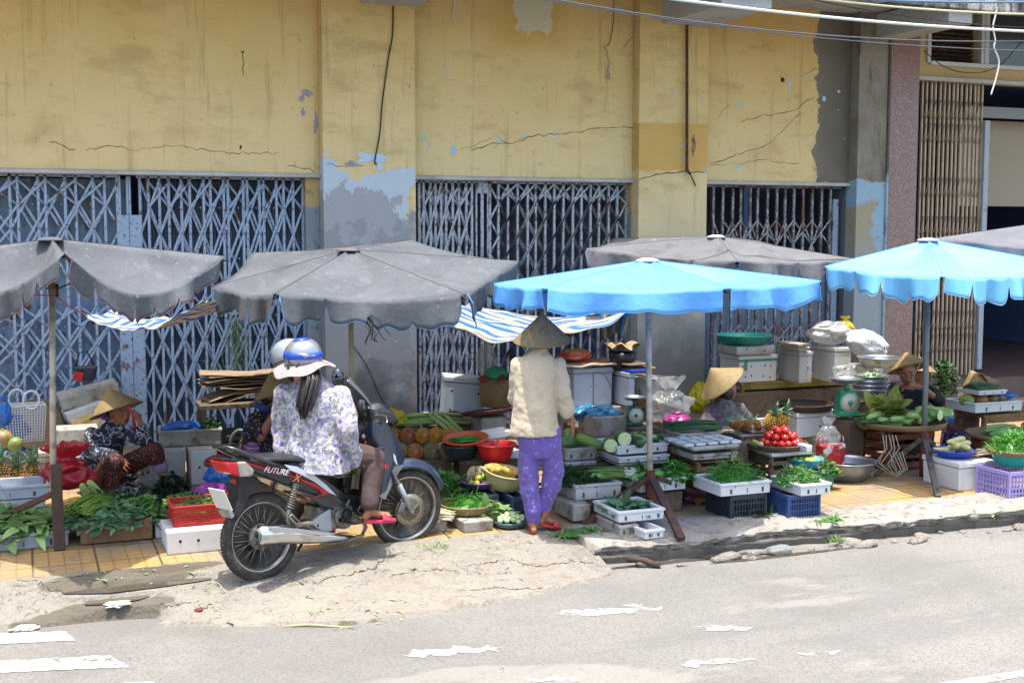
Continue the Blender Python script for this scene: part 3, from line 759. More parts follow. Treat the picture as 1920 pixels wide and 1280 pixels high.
m_wood = mat('old_wood', '#6d5238', .8, [('n', 6, .4, .7, ('#85684a', .9), (1, 1, .2)), ('n', 25, .56, .66, ('#3f2e20', .8), (.3, 1, 1))], bump=.003, bscale=30)
m_dwood = mat('dark_wood', '#3a2c22', .8, [('n', 6, .4, .7, ('#4d3b2e', .9)), ('n', 25, .6, .7, '#211812')], bump=.003, bscale=30)
m_rust = mat('rusty_steel', '#3c2b25', .75, [('n', 9, .45, .65, '#573626'), ('n', 30, .6, .66, '#2a201c')], bump=.002, bscale=40)
def umbrella(label, hub, verts, m, sags, vl=.17, scal=3, trim='#4f8fc0', pole=None, pole_m=None, vgap=.03, seed=0, cap=True, skipval=(), ripple=.024, psag=.05, capm=None, pr=.022, extra=None, name='market_umbrella'):
 rnd = random.Random(seed)
 base = Vector(pole[0]) if pole else Vector((hub[0], hub[1], 0))
 T = thing(name, label, 'umbrella', base, group='umbrellas over the vegetable stalls')
 hub = Vector(hub) - base
 V = [Vector(v) - base for v in verts]
 n = len(V)
 Cn = MB(); Va = MB(); Tr = MB(); Rb = MB(); Sm = MB()
 for i in range(n):
  a, b_ = V[i], V[(i + 1) % n]
  sg = sags[i % len(sags)]
  def rim(u, a=a, b_=b_, sg=sg):
   p = a.lerp(b_, u); s = 4 * u * (1 - u)
   cdir = (hub - p); cdir.z = 0
   return p - Vector((0, 0, sg * s)) + cdir * (.10 * s * min(1, sg * 6 + .3))
  def surf(u, v, rim=rim, sg=sg):
   r = rim(u); s = 4 * u * (1 - u)
   p = hub + (r - hub) * v
   z = -psag * s * (v * (1 - v) * 2) - .03 * math.sin(PI * v) * s + ripple * nz(p.x + seed, p.y, 3.2) * min(1, v * 2) * min(1, s * 2) * (1 - v ** 5)
   z += ripple * 1.5 * math.sin(u * 9 + v * 5 + seed) * s * v * (1 - v) * 2
   return p + Vector((0, 0, z))
  Cn.grid(surf, 22, 16)
  Sm.tube([surf(0, t / 10) + Vector((0, 0, .003)) for t in range(11)], .0018, 4)
  Rb.bar(hub - Vector((0, 0, .035)), a - Vector((0, 0, .03)), .012, .012)
  st = hub.lerp(a, .5) - Vector((0, 0, .03))
  Rb.bar(st, hub - Vector((0, 0, .36)), .010, .010)
  if i in skipval: continue
  ln = (b_ - a).length
  out = (a + b_) / 2 - hub; out.z = 0; out.normalize()
  ph = rnd.uniform(0, 6)
  ns = max(1, round(scal * ln / 1.3))
  NU = ns * 12
  def val(u, v, rim=rim, out=out, ph=ph, ns=ns, ln=ln):
   uu = vgap / ln + u * (1 - 2 * vgap / ln)
   p = rim(uu)
   f = (u * ns) % 1.0
   sc = 1 - abs(2 * f - 1) ** 9 * (.5 + .3 * math.sin(ph + u * 20)) if ns > 1 else 1 - .15 * abs(2 * f - 1) ** 3
   L_ = vl * sc * (1 + .14 * math.sin(u * 7 + ph) + .3 * nz(u * 6, ph, 1.7))
   wv = .03 * math.sin(u * ln * 9 + ph) + .05 * nz(u * ln * 5, ph, 1.5)
   return p + out * (.004 + (wv + .01) * v) - Vector((0, 0, L_ * v - .006))
  Va.grid(val, NU, 6)
  Tr.tube([val(k / NU, 1.0) for k in range(NU + 1)], .003, 4, cap=False)
  Tr.tube([val(0, k / 6) for k in range(7)], .004, 4, cap=False)
 Cn.build('canopy', m, T, solid=.004, weld=True)
 if Va.v: Va.build('valance', m, T, solid=.004)
 if Tr.v: Tr.build('trim', mat('trim' + trim, trim, .7), T)
 Sm.build('seam', mat('blue_seam', '#4a98cc', .8) if 'blue' in m.name else mat('seam_thread', '#2a2a2c', .8), T)
 Rb.build('ribs', m_rust, T)
 if cap:
  C_ = MB().lathe([(0, .012), (.05, .010), (.085, .0), (.10, -.012)], 16, hub, wob=.5)
  C_.build('cap', capm or m, T, solid=.004)
 if pole:
  top = hub - Vector((0, 0, .02))
  pb = Vector(pole[1]) - base if len(pole) > 1 else Vector((0, 0, 0))
  MB().tube([pb, top], pr, 12).build('pole', pole_m or m_pole, T)
  MB().lathe([(pr + .012, -.04), (pr + .014, .04), (pr + .004, .05)], 10, hub - Vector((0, 0, .36))).build('runner', m_rust, T)
 return T
def UV(lst): return [at_d(px, py, D) for px, py, D in lst]
def dep(p): return (Vector(p) - CP).dot(Fv)
g3 = atz(1219, 968)
D3 = dep(g3)
hub3 = at_d(1215, 487, D3)
u3 = umbrella('bright blue umbrella in the middle, nearest to the kerb', hub3,
 UV([(1018, 541, D3 - 1.05), (1366, 541, D3 - 1.08), (1541, 527, D3 + .05), (1420, 512, D3 + 1.1), (1110, 510, D3 + 1.1), (925, 532, D3 + .05)]),
 m_ublue, [.025, .02, .02, .03, .03, .02], vl=.16, scal=1, pole=(g3,), seed=3, vgap=.035, trim='#5fa8e0', capm=mat('pale_cap', '#b6c6cc', .8), pr=.024)
def tripod(T, base, feet, top=.32, m=m_rust, w=.05):
 for f in feet:
  f = Vector(f) - Vector(base)
  l = MB().bar((f.x * .08, f.y * .08, top), f, w, .035)
  l.build('leg', m, T, bevel=.004)
 MB().tube([(0, 0, -.02), (0, 0, top + .06)], .038, 10).build('socket', mat('red_rust', '#5a2f22', .8, [('n', 15, .5, .65, '#3a231b')]), T)
tripod(u3, g3, [atz(1092, 985), atz(1278, 1010), atz(1345, 940), atz(1180, 925)], .30, w=.06)
g1 = atz(112, 1030)
D1 = dep(g1)
hub1 = at_d(97, 448, D1)
u1 = umbrella('sagging dark grey umbrella at the far left on a pole with a wooden foot', hub1,
 UV([(-225, 488, D1), (122, 476, D1 - 1.22), (425, 481, D1 + .1), (110, 452, D1 + 1.3)]),
 m_ugrey, [.26, .26, .02, .02], vl=.15, scal=6, pole=(g1, at_d(100, 920, D1)), seed=5, trim='#8f6a70', psag=.16, ripple=.03, skipval=(2, 3), vgap=.05)
ub = MB().bar(Vector((.0, -.0, 0)), Vector(at_d(104, 870, D1)) - g1, .075, .06)
ub.build('foot_post', m_dwood, u1, bevel=.006)
MB().bar(Vector(at_d(100, 925, D1)) - g1, Vector(at_d(10, 965, D1 + .2)) - g1, .05, .04).build('leg', m_rust, u1, bevel=.004)
g2 = atz(663, 940)
D2 = dep(g2)
hub2 = at_d(656, 468, D2)
u2 = umbrella('wide dark grey umbrella over the motorbike', hub2,
 UV([(398, 538, D2 - .1), (516, 551, D2 - 1.1), (873, 553, D2 - 1.1), (974, 490, D2 + .1), (772, 450, D2 + 1.15), (470, 474, D2 + 1.1)]),
 m_ugrey, [.05, .05, .04, .03, .02, .03], vl=.20, scal=4, pole=(g2,), pole_m=mat('cream_pole', '#a39a80', .5, [('n', 9, .5, .7, '#847b64')]), seed=9, skipval=(3, 4), pr=.022,
 capm=mat('torn_cap', '#57504e', .85), psag=.02)
cf = MB()
for i in range(9):
 a = at_d(694 + jit(6), 592 + jit(4), D2 - 1.1); pts = [a]
 for k in range(7): pts.append(pts[-1] + Vector((jit(.03) + .004, jit(.02), -random.uniform(.01, .045))))
 cf.tube([p - g2 for p in pts], .003, 4)
cf.build('frayed_cords', m_wire, u2)
g4 = atz(1333, 852)
D4 = dep(g4)
hub4 = at_d(1345, 443, D4)
u4 = umbrella('faded grey umbrella behind the two blue ones', hub4,
 UV([(1098, 466, D4 + .1), (1384, 491, D4 - 1.2), (1611, 487, D4 - .1), (1420, 452, D4 + 1.3), (1150, 447, D4 + 1.2)]),
 m_ugrey2, [.03, .02, .02, .02, .02], vl=.17, scal=3, pole=(g4,), pole_m=m_pole2, seed=13, skipval=(3, 4), capm=mat('white_cap', '#c9c4bc', .8), pr=.024, psag=.03)
g5 = atz(1731, 893)
D5 = dep(g5)
hub5 = at_d(1742, 449, D5)
u5 = umbrella('pale blue umbrella at the right over the cutting table', hub5,
 UV([(1545, 500, D5 - .1), (1768, 519, D5 - 1.25), (2020, 500, D5 - .1), (1760, 468, D5 + 1.2)]),
 m_uaqua, [.03, .05, .02, .02], vl=.19, scal=4, pole=(g5,), pole_m=m_pole2, seed=17, trim='#9fc4ea', skipval=(2, 3), capm=mat('torn_white_cap', '#b9b6ae', .8), pr=.026, psag=.03)
tripod(u5, g5, [atz(1759, 932), atz(1640, 893), atz(1800, 890), atz(1700, 872)], .34, m=mat('grey_timber', '#4d4844', .8, [('n', 20, .5, .6, '#35312e')]), w=.05)
g6 = atz(2120, 855); D6 = dep(g6)
u6 = umbrella('light grey canvas umbrella at the far right edge behind the pale blue one', at_d(2090, 398, D6),
 UV([(1752, 447, D6 - .1), (2040, 475, D6 - 1.3), (2400, 450, D6), (2100, 400, D6 + 1.3)]), mat('light_grey_canvas', '#5c5e64', .85, [('n', 3, .4, .7, '#6a6c72')], bump=.003, bscale=6, transl=.1),
 [.02, .02, .02, .02], vl=.12, scal=3, pole=(g6,), pole_m=m_pole2, seed=21, skipval=(1, 2, 3), psag=.02)
def tarp_mat(name):
 m = mat(name, '#b9ae98', .6, [('w', 1.7, .60, .64, '#2e6fae', 'Y', 1.5, 1.2), ('n', 6, .60, .68, ('#8d8470', .6)), ('n', 3, .62, .66, ('#9e9480', .7))], bump=.004, bscale=9, transl=.35)
 return m
m_tarp = tarp_mat('striped_tarp')
def tarp(label, c00, c10, c01, c11, sag, seed=0, fr=.05):
 c00, c10, c01, c11 = map(Vector, (c00, c10, c01, c11))
 o = c00
 def fn(u, v):
  p = c00.lerp(c10, u).lerp(c01.lerp(c11, u), v)
  s = 4 * u * (1 - u)
  return p - o - Vector((0, 0, sag * s * (1 - .35 * v))) + Vector((0, 0, .06 * nz(u * 3, v * 3, 1.3, seed) + .025 * nz(u * 8, v * 7, 1.3, seed)))
 return tag(MB().grid(fn, 70, 26).build('tarpaulin', m_tarp, solid=.003, loc=o), label, 'tarpaulin', 'striped tarpaulins')
tarp('small blue and beige striped tarpaulin slung between the two grey umbrellas', at_d(160, 590, 10.2), at_d(372, 566, 8.9), at_d(230, 585, 11.4), at_d(430, 572, 10.5), .16, 1)
tarp('large blue and cream striped tarpaulin hanging behind the standing woman', at_d(770, 585, 10.3), at_d(1178, 582, 11.6), at_d(880, 565, 12.2), at_d(1185, 560, 13.0), .26, 6)
ft = MB()
tc0 = at_d(1150, 585, 11.9)
ft.grid(lambda u, v: at_d(1120 + 62 * u - 20 * v * (u - .5), 565 + 65 * v + 6 * math.sin(u * 8), 12.1 + .06 * math.sin(u * 19 + v * 3)) - tc0, 30, 14)
tag(ft.build('tarpaulin', m_tarp, solid=.003, loc=tc0), 'gathered end of striped tarpaulin hanging above the black bucket', 'tarpaulin', 'striped tarpaulins')
wire([at_d(30, 553, 8.6), at_d(100, 556, 8.4), at_d(130, 575, 9), at_d(165, 592, 10.1)], 'thin pink cord from the left pole to the small tarpaulin', .005, mat('pink_cord', '#a8506a', .7), name='cord', cat='cord')
wire([at_d(240, 450, 12.8), at_d(300, 700, 13.0), at_d(390, 640, 13.0), at_d(500, 740, 13.0)], 'blue string hanging on the left gate', .004, mat('blue_cord', '#3a6a9a', .7), name='cord', cat='cord')
b = MB()
for i in range(26):
 a = at_d(440 + jit(10), 600 + jit(12), 12.6); pts = [a]
 for k in range(9): pts.append(pts[-1] + Vector((jit(.05), jit(.02), -random.uniform(.02, .11))))
 b.tube([p - g2 for p in pts], .003, 4)
tag(b.build('string_tangle', mat('green_string', '#5d7048', .7), loc=g2), 'tangle of dry green string hanging on the lattice gate', 'string')
m_foam = mat('dirty_foam', '#a9aba9', .8, [('n', 3, .5, .72, ('#8f8b80', .8)), ('n', 12, .62, .7, ('#6e675a', .6)), ('n', 60, .64, .68, ('#8a867c', .6)), ('r', 2, .03, -1, 6, .05, .03, ('#7d7466', .5))], bump=.002, bscale=110, spec=.3)
m_foam2 = mat('grubby_foam', '#9b9a92', .85, [('n', 4, .42, .62, ('#7a7264', .9)), ('n', 15, .55, .66, ('#57503f', .8)), ('n', 70, .6, .66, ('#6a6354', .7))], bump=.004, bscale=60, spec=.3)
m_foamw = mat('white_foam', '#bfc1c0', .75, [('n', 5, .6, .75, ('#a09c92', .7)), ('n', 80, .66, .7, ('#8a867c', .5))], bump=.0015, bscale=130, spec=.3)
m_foaml = mat('blueish_foam', '#9ea7b0', .8, [('n', 4, .5, .7, ('#8b8f90', .8)), ('n', 20, .64, .7, ('#6b6963', .6))], bump=.002, bscale=110)
m_hole = mat('black_hole', '#0c0b0a', .9)
m_basket = mat('woven_bamboo', '#7d6644', .8, [('w', 45, .3, .7, ('#5a4730', .9), 'X', .6), ('w', 60, .3, .7, ('#8f7650', .6), 'Z', .6), ('n', 8, .55, .7, ('#4a3a28', .6))], bump=.003, bscale=90)
m_redw = mat('dark_red_weave', '#5b2f27', .8, [('w', 45, .3, .7, ('#3b211c', .9), 'X', .6)], bump=.003, bscale=90)
m_alu = mat('aluminium', '#9aa3ab', .32, [('n', 6, .5, .7, '#7f878e')], metal=.85)
m_card = mat('cardboard', '#84705a', .85, [('n', 4, .45, .7, '#6c5a46'), ('n', 30, .6, .7, ('#564636', .6))], bump=.002, bscale=50)
m_cratew = mat('crate_wood', '#6f5236', .85, [('n', 5, .4, .7, ('#8a6b48', .9), (1, 1, .3)), ('n', 22, .55, .65, ('#3c2b1e', .8))], bump=.002, bscale=40)
m_crated = mat('grey_crate_wood', '#54473a', .85, [('n', 5, .4, .7, ('#6a5a49', .9)), ('n', 22, .55, .65, ('#2d241c', .8))], bump=.002, bscale=40)
def plastic(name, c, r=.4, **k): return mat(name, c, r, [('n', 7, .55, .75, ('#6b665c', .25))], spec=.45, **k)
def foam_tray(label, px0, px1, gy, py, d=.42, h=.09, rz=0.0, m=None, t=.022, stack=1, name='foam_tray', group=None, chips=3, cat='tray', z=None):
 x, y, zz, w_ = fit(px0, px1, gy, py, d, rz)
 if z is not None: zz = z
 T = thing(name, label, cat, (x, y, zz), rz, group)
 T['_w'] = w_; T['_d'] = d; T['_h'] = h * stack
 b = MB()
 W, D = w_ / 2, d / 2
 nseg = 14
 top = h * stack
 for (cx_, cy_, lx, ly) in ((0, -D + t / 2, w_, t), (0, D - t / 2, w_, t), (-W + t / 2, 0, t, d - 2 * t), (W - t / 2, 0, t, d - 2 * t)):
  b.box((cx_, cy_, h / 2), (lx, ly, h), taper=.985)
 b.box((0, 0, .012), (w_ - 2 * t - .002, d - 2 * t - .002, .024))
 o = b.build('body', m or m_foam, T, bevel=.007, seg=2)
 r_ = MB().box((0, -D - .003, h - .012), (w_ + .012, .012, .018)); r_.box((-W - .003, 0, h - .012), (.012, d, .018)); r_.box((W + .003, 0, h - .012), (.012, d, .018))
 r_.build('rim', m or m_foam, T, bevel=.004)
 if chips:
  c = MB()
  for k in range(chips):
   xx = -W + w_ * (k + .7) / (chips + .3) + jit(.02)
   c.box((xx, -D - .0005, .012 + h * .1 + h * .12), (.006 if k % 2 else .018, .004, h * .35))
  c.build('notch', mat('notch_shade', '#4a463e', .9), T)
 return T
def foam_box(label, px0, px1, gy, py, h, d=.4, rz=0.0, m=None, lid=True, holes=3, name='foam_box', group=None, rot=None, band=None, z=None, hrow=2):
 x, y, zz, w_ = fit(px0, px1, gy, py, d, rz)
 if z is not None: zz = z
 T = thing(name, label, 'box', (x, y, zz), rz, group)
 if rot: T.rotation_euler = rot
 lh = .05 if lid else 0
 MB().box((0, 0, (h - lh) / 2), (w_, d, h - lh), taper=.97).build('body', m or m_foam, T, bevel=.012, seg=3)
 if lid:
  MB().box((0, 0, h - lh / 2 + .002), (w_ + .012, d + .012, lh - .004)).build('lid', m or m_foam, T, bevel=.009, seg=3)
 if holes:
  c = MB()
  for i in range(holes):
   for j in range(hrow):
    c.ell((-w_ / 2 + w_ * (i + .5) / holes + jit(.03), -d / 2 * .985 - .001, (h - lh) * (j + .5) / hrow + jit(.02)), (.010, .004, .011), 8, 6)
  c.build('holes', m_hole, T)
 if band:
  B = MB().box((0, -d / 2 - .004, h - lh - .012), (w_ + .01, .003, .02)); B.box((-w_ * .32, -d / 2 - .004, (h - lh) * .75), (.035, .003, h * .35))
  B.build('tape', plastic('green_tape', band), T)
 T['_w'] = w_; T['_d'] = d; T['_h'] = h
 return T
def slot_crate(label, px0, px1, gy, py, h, d=.32, rz=0.0, m=None, nx=14, nz_=3, name='plastic_crate', group=None, solid_rim=.25, z=None):
 x, y, zz, w_ = fit(px0, px1, gy, py, d, rz)
 if z is not None: zz = z
 T = thing(name, label, 'crate', (x, y, zz), rz, group)
 b = MB(); W, D = w_ / 2, d / 2
 def wall(p, q):
  p, q = Vector(p), Vector(q); n = max(3, int(nx * (q - p).length / w_))
  for k in range(n):
   a = p.lerp(q, k / n); b.bar((a.x, a.y, .01), (a.x, a.y, h - .01), .010 if 0 < k < n else .022)
  for k in range(nz_ + 1):
   z_ = .01 + (h - .02) * k / nz_; b.bar((p.x, p.y, z_), (q.x, q.y, z_), .009, .009)
  mid = (p + q) / 2
  b.bar((p.x, p.y, h - .015), (q.x, q.y, h - .015), .016, .03, up=(0, 0, 1))
 for a, c in (((-W, -D), (W, -D)), ((W, -D), (W, D)), ((W, D), (-W, D)), ((-W, D), (-W, -D))): wall((*a, 0), (*c, 0))
 b.box((0, 0, .008), (w_, d, .012))
 b.build('body', m, T)
 T['_w'] = w_; T['_d'] = d; T['_h'] = h
 return T
def slat_crate(label, px0, px1, gy, py, h, d=.4, rz=0.0, m=None, ns=4, name='wooden_crate', group=None, open_front=False):
 x, y, zz, w_ = fit(px0, px1, gy, py, d, rz)
 T = thing(name, label, 'crate', (x, y, zz), rz, group)
 W, D = w_ / 2, d / 2
 P = MB()
 for sx in (-1, 1):
  for sy in (-1, 1): P.box((sx * (W - .02), sy * (D - .02), h / 2), (.035, .035, h - .004))
 P.build('corner_posts', m or m_cratew, T, bevel=.003)
 S = MB(); sh = h / ns * .55
 for k in range(ns):
  z_ = h * (k + .5) / ns
  for sy in (-1, 1):
   if open_front and sy < 0 and 0 < k < ns - 1: continue
   S.box((jit(.004), sy * (D + .004), z_ + jit(.006)), (w_ + .01, .012, sh * random.uniform(.8, 1.1)))
  for sx in (-1, 1): S.box((sx * (W + .004), 0, z_ + jit(.006)), (.012, d - .01, sh))
 S.build('side_slats', m or m_cratew, T, bevel=.002)
 Tp = MB()
 n = 5
 for k in range(n): Tp.box((0, -D + d * (k + .5) / n, h + .007), (w_ + .02, d / n * .8, .014))
 Tp.build('top_slats', m or m_cratew, T, bevel=.002)
 T['_h'] = h + .014; T['_w'] = w_; T['_d'] = d
 return T
def basin(label, px0, px1, gy, py, h, m, name='basin', rim=.012, group=None, taper=.72, flat=False, z=None, water=None, n=36):
 x, y, zz, r = fitc(px0, px1, gy, py)
 if z is not None: zz = z
 T = thing(name, label, 'basin' if not flat else 'basket', (x, y, zz), 0, group)
 rb_ = r * taper
 prof = [(0, .004), (rb_ * .9, .003), (rb_, .01), (rb_ + (r - rb_) * .55, h * .5), (r * .97, h * .92), (r + .0, h), (r + rim, h + .003), (r + rim, h + .012), (r - .004, h + .012), (r * .95, h * .9), (rb_ + (r - rb_) * .5, h * .5), (rb_ * .95, .02), (0, .018)]
 MB().lathe(prof, n, wob=.02 if flat else 0).build('body', m, T)
 if water: MB().lathe([(0, h * water), (rb_ + (r - rb_) * (.2 + water * .75), h * water)], 30).build('water', mat('wash_water', '#6d7a80', .05, bump=.01, bscale=25, spec=.8), T)
 T['_r'] = r; T['_h'] = h
 return T
def winnow(label, px0, px1, gy, py, m=None, h=.03, name='flat_basket', tilt=None, z=None, r=None):
 x, y, zz, rr = fitc(px0, px1, gy, py)
 if z is not None: zz = z
 r = r or rr
 T = thing(name, label, 'basket', (x, y, zz))
 MB().lathe([(0, .004), (r * .8, .004), (r * .97, h * .7), (r, h), (r + .008, h), (r + .008, h - .012), (r * .97, .0), (0, -.004)], 36, wob=.02).build('weave', m or m_basket, T)
 MB().tube([(math.cos(t) * (r + .003), math.sin(t) * (r + .003), h) for t in [2 * PI * k / 36 for k in range(37)]], .009, 6, cap=False).build('rim', m or m_basket, T)
 if tilt: T.rotation_euler = tilt
 T['_r'] = r; T['_h'] = h
 return T
def W_(T, dx=0, dy=0, dz=0):
 return Matrix.Translation(T.location) @ T.rotation_euler.to_matrix().to_4x4() @ Vector((dx, dy, dz))
def leafmat(n, c, isl=.45, tr=.3, r=.55): return mat(n, c, r, [('n', 18, .5, .75, ('#3a4a20', .25))], island=isl, transl=tr, spec=.35)
m_lg = leafmat('leaf_green', '#4c7a3a'); m_ld = leafmat('leaf_dark', '#2c4a26'); m_ll = leafmat('leaf_light', '#86a566'); m_lk = leafmat('leaf_kale', '#24352a', .4, .12)
m_lb = leafmat('leaf_bluegreen', '#5a7f5c'); m_chili = leafmat('chili_green', '#3f7a2a', .4, .12, .35); m_st = leafmat('stalk_green', '#6d8f45', .4, .2)
def leaf(b, p, d, n, L_, w_, curl=.3, seg=3, fold=.15):
 d = Vector(d).normalized(); n = Vector(n)
 s = d.cross(n).normalized(); n = s.cross(d).normalized()
 vs = []; q = Vector(p)
 for i in range(seg + 1):
  t = i / seg
  wd = w_ / 2 * (max(.0, math.sin(PI * (.12 + .80 * t) ** .85)) if w_ > .3 * L_ else (math.sin(PI * (.12 + .88 * t) ** .8) if i < seg else .05))
  if i == 0: wd = w_ * .08
  c = q + n * (-curl * L_ * t * t)
  vs += [c - s * wd + n * fold * wd, c - n * fold * .2 * wd, c + s * wd + n * fold * wd]
  q = q + d * (L_ / seg)
 o = []
 for i in range(seg):
  a = i * 3
  o += [(a, a + 1, a + 4, a + 3), (a + 1, a + 2, a + 5, a + 4)]
 b.add(vs, o, True)
def rdir(up=.4, bias=(0, 0, 0)):
 v = Vector((random.gauss(0, 1), random.gauss(0, 1), abs(random.gauss(0, 1)) * up)) + Vector(bias)
 return v.normalized()
def heap(name, label, cat, loc, rx, ry, h, n, L_=.06, w_=.03, m=None, up=.5, bias=(0, 0, 0), curl=.4, over=1.0, stems=0, kind='stuff', lift=.0, stemc=None, rz=0, group=None):
 b = MB()
 def mound(u, v):
  t = u * 2 * PI
  q = v
  return Vector((math.cos(t) * rx * .86 * q, math.sin(t) * ry * .86 * q, lift + h * .72 * max(0, 1 - q ** 2.2) + .006 * nz(math.cos(t) * q * 5, math.sin(t) * q * 5, 2)))
 for i in range(n):
  q = math.sqrt(random.random()) * over; t = random.random() * 2 * PI
  x, y = math.cos(t) * q * rx, math.sin(t) * q * ry
  z = lift + h * max(0, 1 - min(q, 1) ** 2.0) * random.uniform(.72, 1.05) + .006
  d = rdir(up, bias) + Vector((x / max(rx, .01), y / max(ry, .01), 0)) * .55
  nn = Vector((jit(.6), jit(.6), 1))
  leaf(b, (x, y, z), d, nn, L_ * random.uniform(.6, 1.25), w_ * random.uniform(.6, 1.25), curl * random.uniform(-.3, 1.3))
 root = b.build(name, m or m_lg, None, loc=loc)
 root.rotation_euler = (0, 0, rz)
 mb = MB().grid(mound, 20, 8)
 mo = mb.build('inner_leaves', m or m_lg, root)
 if stems:
  s = MB()
  for i in range(stems):
   t = random.random() * 2 * PI; q = random.random() * .8
   p = Vector((math.cos(t) * q * rx, math.sin(t) * q * ry, lift + h * (1 - q * q)))
   d = rdir(.3, bias); l = L_ * random.uniform(1, 2.2)
   s.tube([p, p + d * l * .5 + Vector((0, 0, .01)), p + d * l - Vector((0, 0, .01))], .0028, 4)
  s.build('stems', stemc or m_st, root)
 tag(root, label, cat, group, kind)
 return root
def on(T, dx=0, dy=0, dz=None): return W_(T, dx, dy, T['_h'] * .5 if dz is None else dz)
def sticks(name, label, cat, loc, rz, L_, wd, n, r=.004, m=None, h=.04, jz=.15, root=None, rootm=None, rootr=1.6, kind='stuff', bend=.1, tilt=0.0, group=None):
 """bundle of long thin stalks lying side by side along local x"""
 b = MB(); rt = MB()
 for i in range(n):
  y = jit(wd / 2); z = random.random() * h * (1 - (2 * y / max(wd, .01)) ** 2 * .7) + r
  a = jit(jz); l = L_ * random.uniform(.75, 1.05); x0 = -L_ / 2 + jit(L_ * .05)
  pts = []
  for k in range(6):
   t = k / 5
   pts.append(Vector((x0 + l * t, y + math.sin(a) * l * t + bend * L_ * .15 * math.sin(t * 3 + i), z + .02 * math.sin(PI * t) * L_ * 2 * random.uniform(.3, 1) + tilt * l * t)))
  b.tube(pts, [r, r, r * .95, r * .85, r * .7, r * .4], 5)
  if root: rt.tube([pts[0] - Vector((r * 5, 0, 0)), pts[0], pts[0].lerp(pts[1], root)], [r * .8, r * rootr, r * 1.15], 6)
 o = b.build(name, m or m_st, None, loc=loc); o.rotation_euler = (0, 0, rz)
 if root: rt.build('white_roots', rootm or mat('white_stalk', '#b9bda6', .5, transl=.1), o)
 return tag(o, label, cat, group, kind)
def veg(name, label, loc, r, L_, m, rot=(0, 0, 0), bend=.0, n=14, group=None, prof=None, nz_=.02, stem=None, end=None, cat=None, kind=None):
 """long fruit along local x"""
 b = MB(); pts = []; rr = []
 prof = prof or [(0, .15), (.03, .55), (.1, .85), (.25, 1), (.5, 1), (.75, .97), (.9, .8), (.97, .5), (1, .12)]
 for t, q in prof:
  pts.append(Vector(((t - .5) * L_, bend * L_ * (4 * t * (1 - t) - .5) + nz_ * r * random.uniform(-1, 1), 0))); rr.append(r * q)
 b.tube(pts, rr, n)
 o = b.build(name, m, None, loc=loc, sub=1); o.rotation_euler = rot
 if stem: MB().tube([(-L_ / 2 + .0, -bend * L_ * .5, 0), (-L_ / 2 - stem, -bend * L_ * .5, .004)], [r * .22, r * .15], 6).build('stalk', m_st, o)
 if end: MB().tube([(L_ / 2 - .002, -bend * L_ * .5, 0), (L_ / 2 + .003, -bend * L_ * .5, 0)], r * end, 14).build('cut_face', mat('pale_flesh', '#c4cf9c', .5, [('n', 30, .5, .7, '#a9bb7c')]), o)
 return tag(o, label, cat or name.replace('_', ' '), group, kind)
def ball(name, label, loc, r, m, sq=(1, 1, .9), nzv=.06, cat=None, group=None, stem=None, ribs=0, n=14, kind=None):
 b = MB(); vs = []; mm = 10
 for j in range(mm + 1):
  ph = -PI / 2 + PI * j / mm
  for k in range(n if not ribs else ribs * 4):
   N_ = n if not ribs else ribs * 4
   t = 2 * PI * k / N_
   q = 1 + (.09 * (abs(math.sin(t * ribs / 2)) - .6) if ribs else nzv * nz(math.cos(t) * math.cos(ph) + loc[0] * 9, math.sin(t) + loc[1] * 9, 1.5, ph))
   vs.append((math.cos(ph) * math.cos(t) * r * sq[0] * q, math.cos(ph) * math.sin(t) * r * sq[1] * q, math.sin(ph) * r * sq[2]))
 N_ = n if not ribs else ribs * 4
 b.add(vs, [(j * N_ + k, j * N_ + (k + 1) % N_, (j + 1) * N_ + (k + 1) % N_, (j + 1) * N_ + k) for j in range(mm) for k in range(N_)], True)
 o = b.build(name, m, None, loc=loc)
 o.rotation_euler = (jit(.3), jit(.3), random.random() * 6)
 if stem: MB().tube([(0, 0, r * sq[2] * .92), (r * .1, 0, r * sq[2] * 1.15)], [r * .14, r * .1], 6).build('stalk', stem, o)
 return tag(o, label, cat or name.replace('_', ' '), group, kind)
def crown(b, p, d, n, L_, w_):
 d = Vector(d).normalized()
 for i in range(n):
  t = i / n
  a = i * 2.4
  s = Vector((math.cos(a), math.sin(a), 0)); s = (s - d * s.dot(d)).normalized()
  sp = .25 + .9 * (1 - t)
  dd = (d + s * sp).normalized()
  leaf(b, Vector(p) + d * .02 * t, dd, d - s * .2, L_ * random.uniform(.6, 1.1) * (.6 + .5 * t), w_, -.25 if i % 3 else .5, 4, .5)
m_pinl = leafmat('pineapple_leaf', '#5c7a60', .3, .1); m_pin = {}
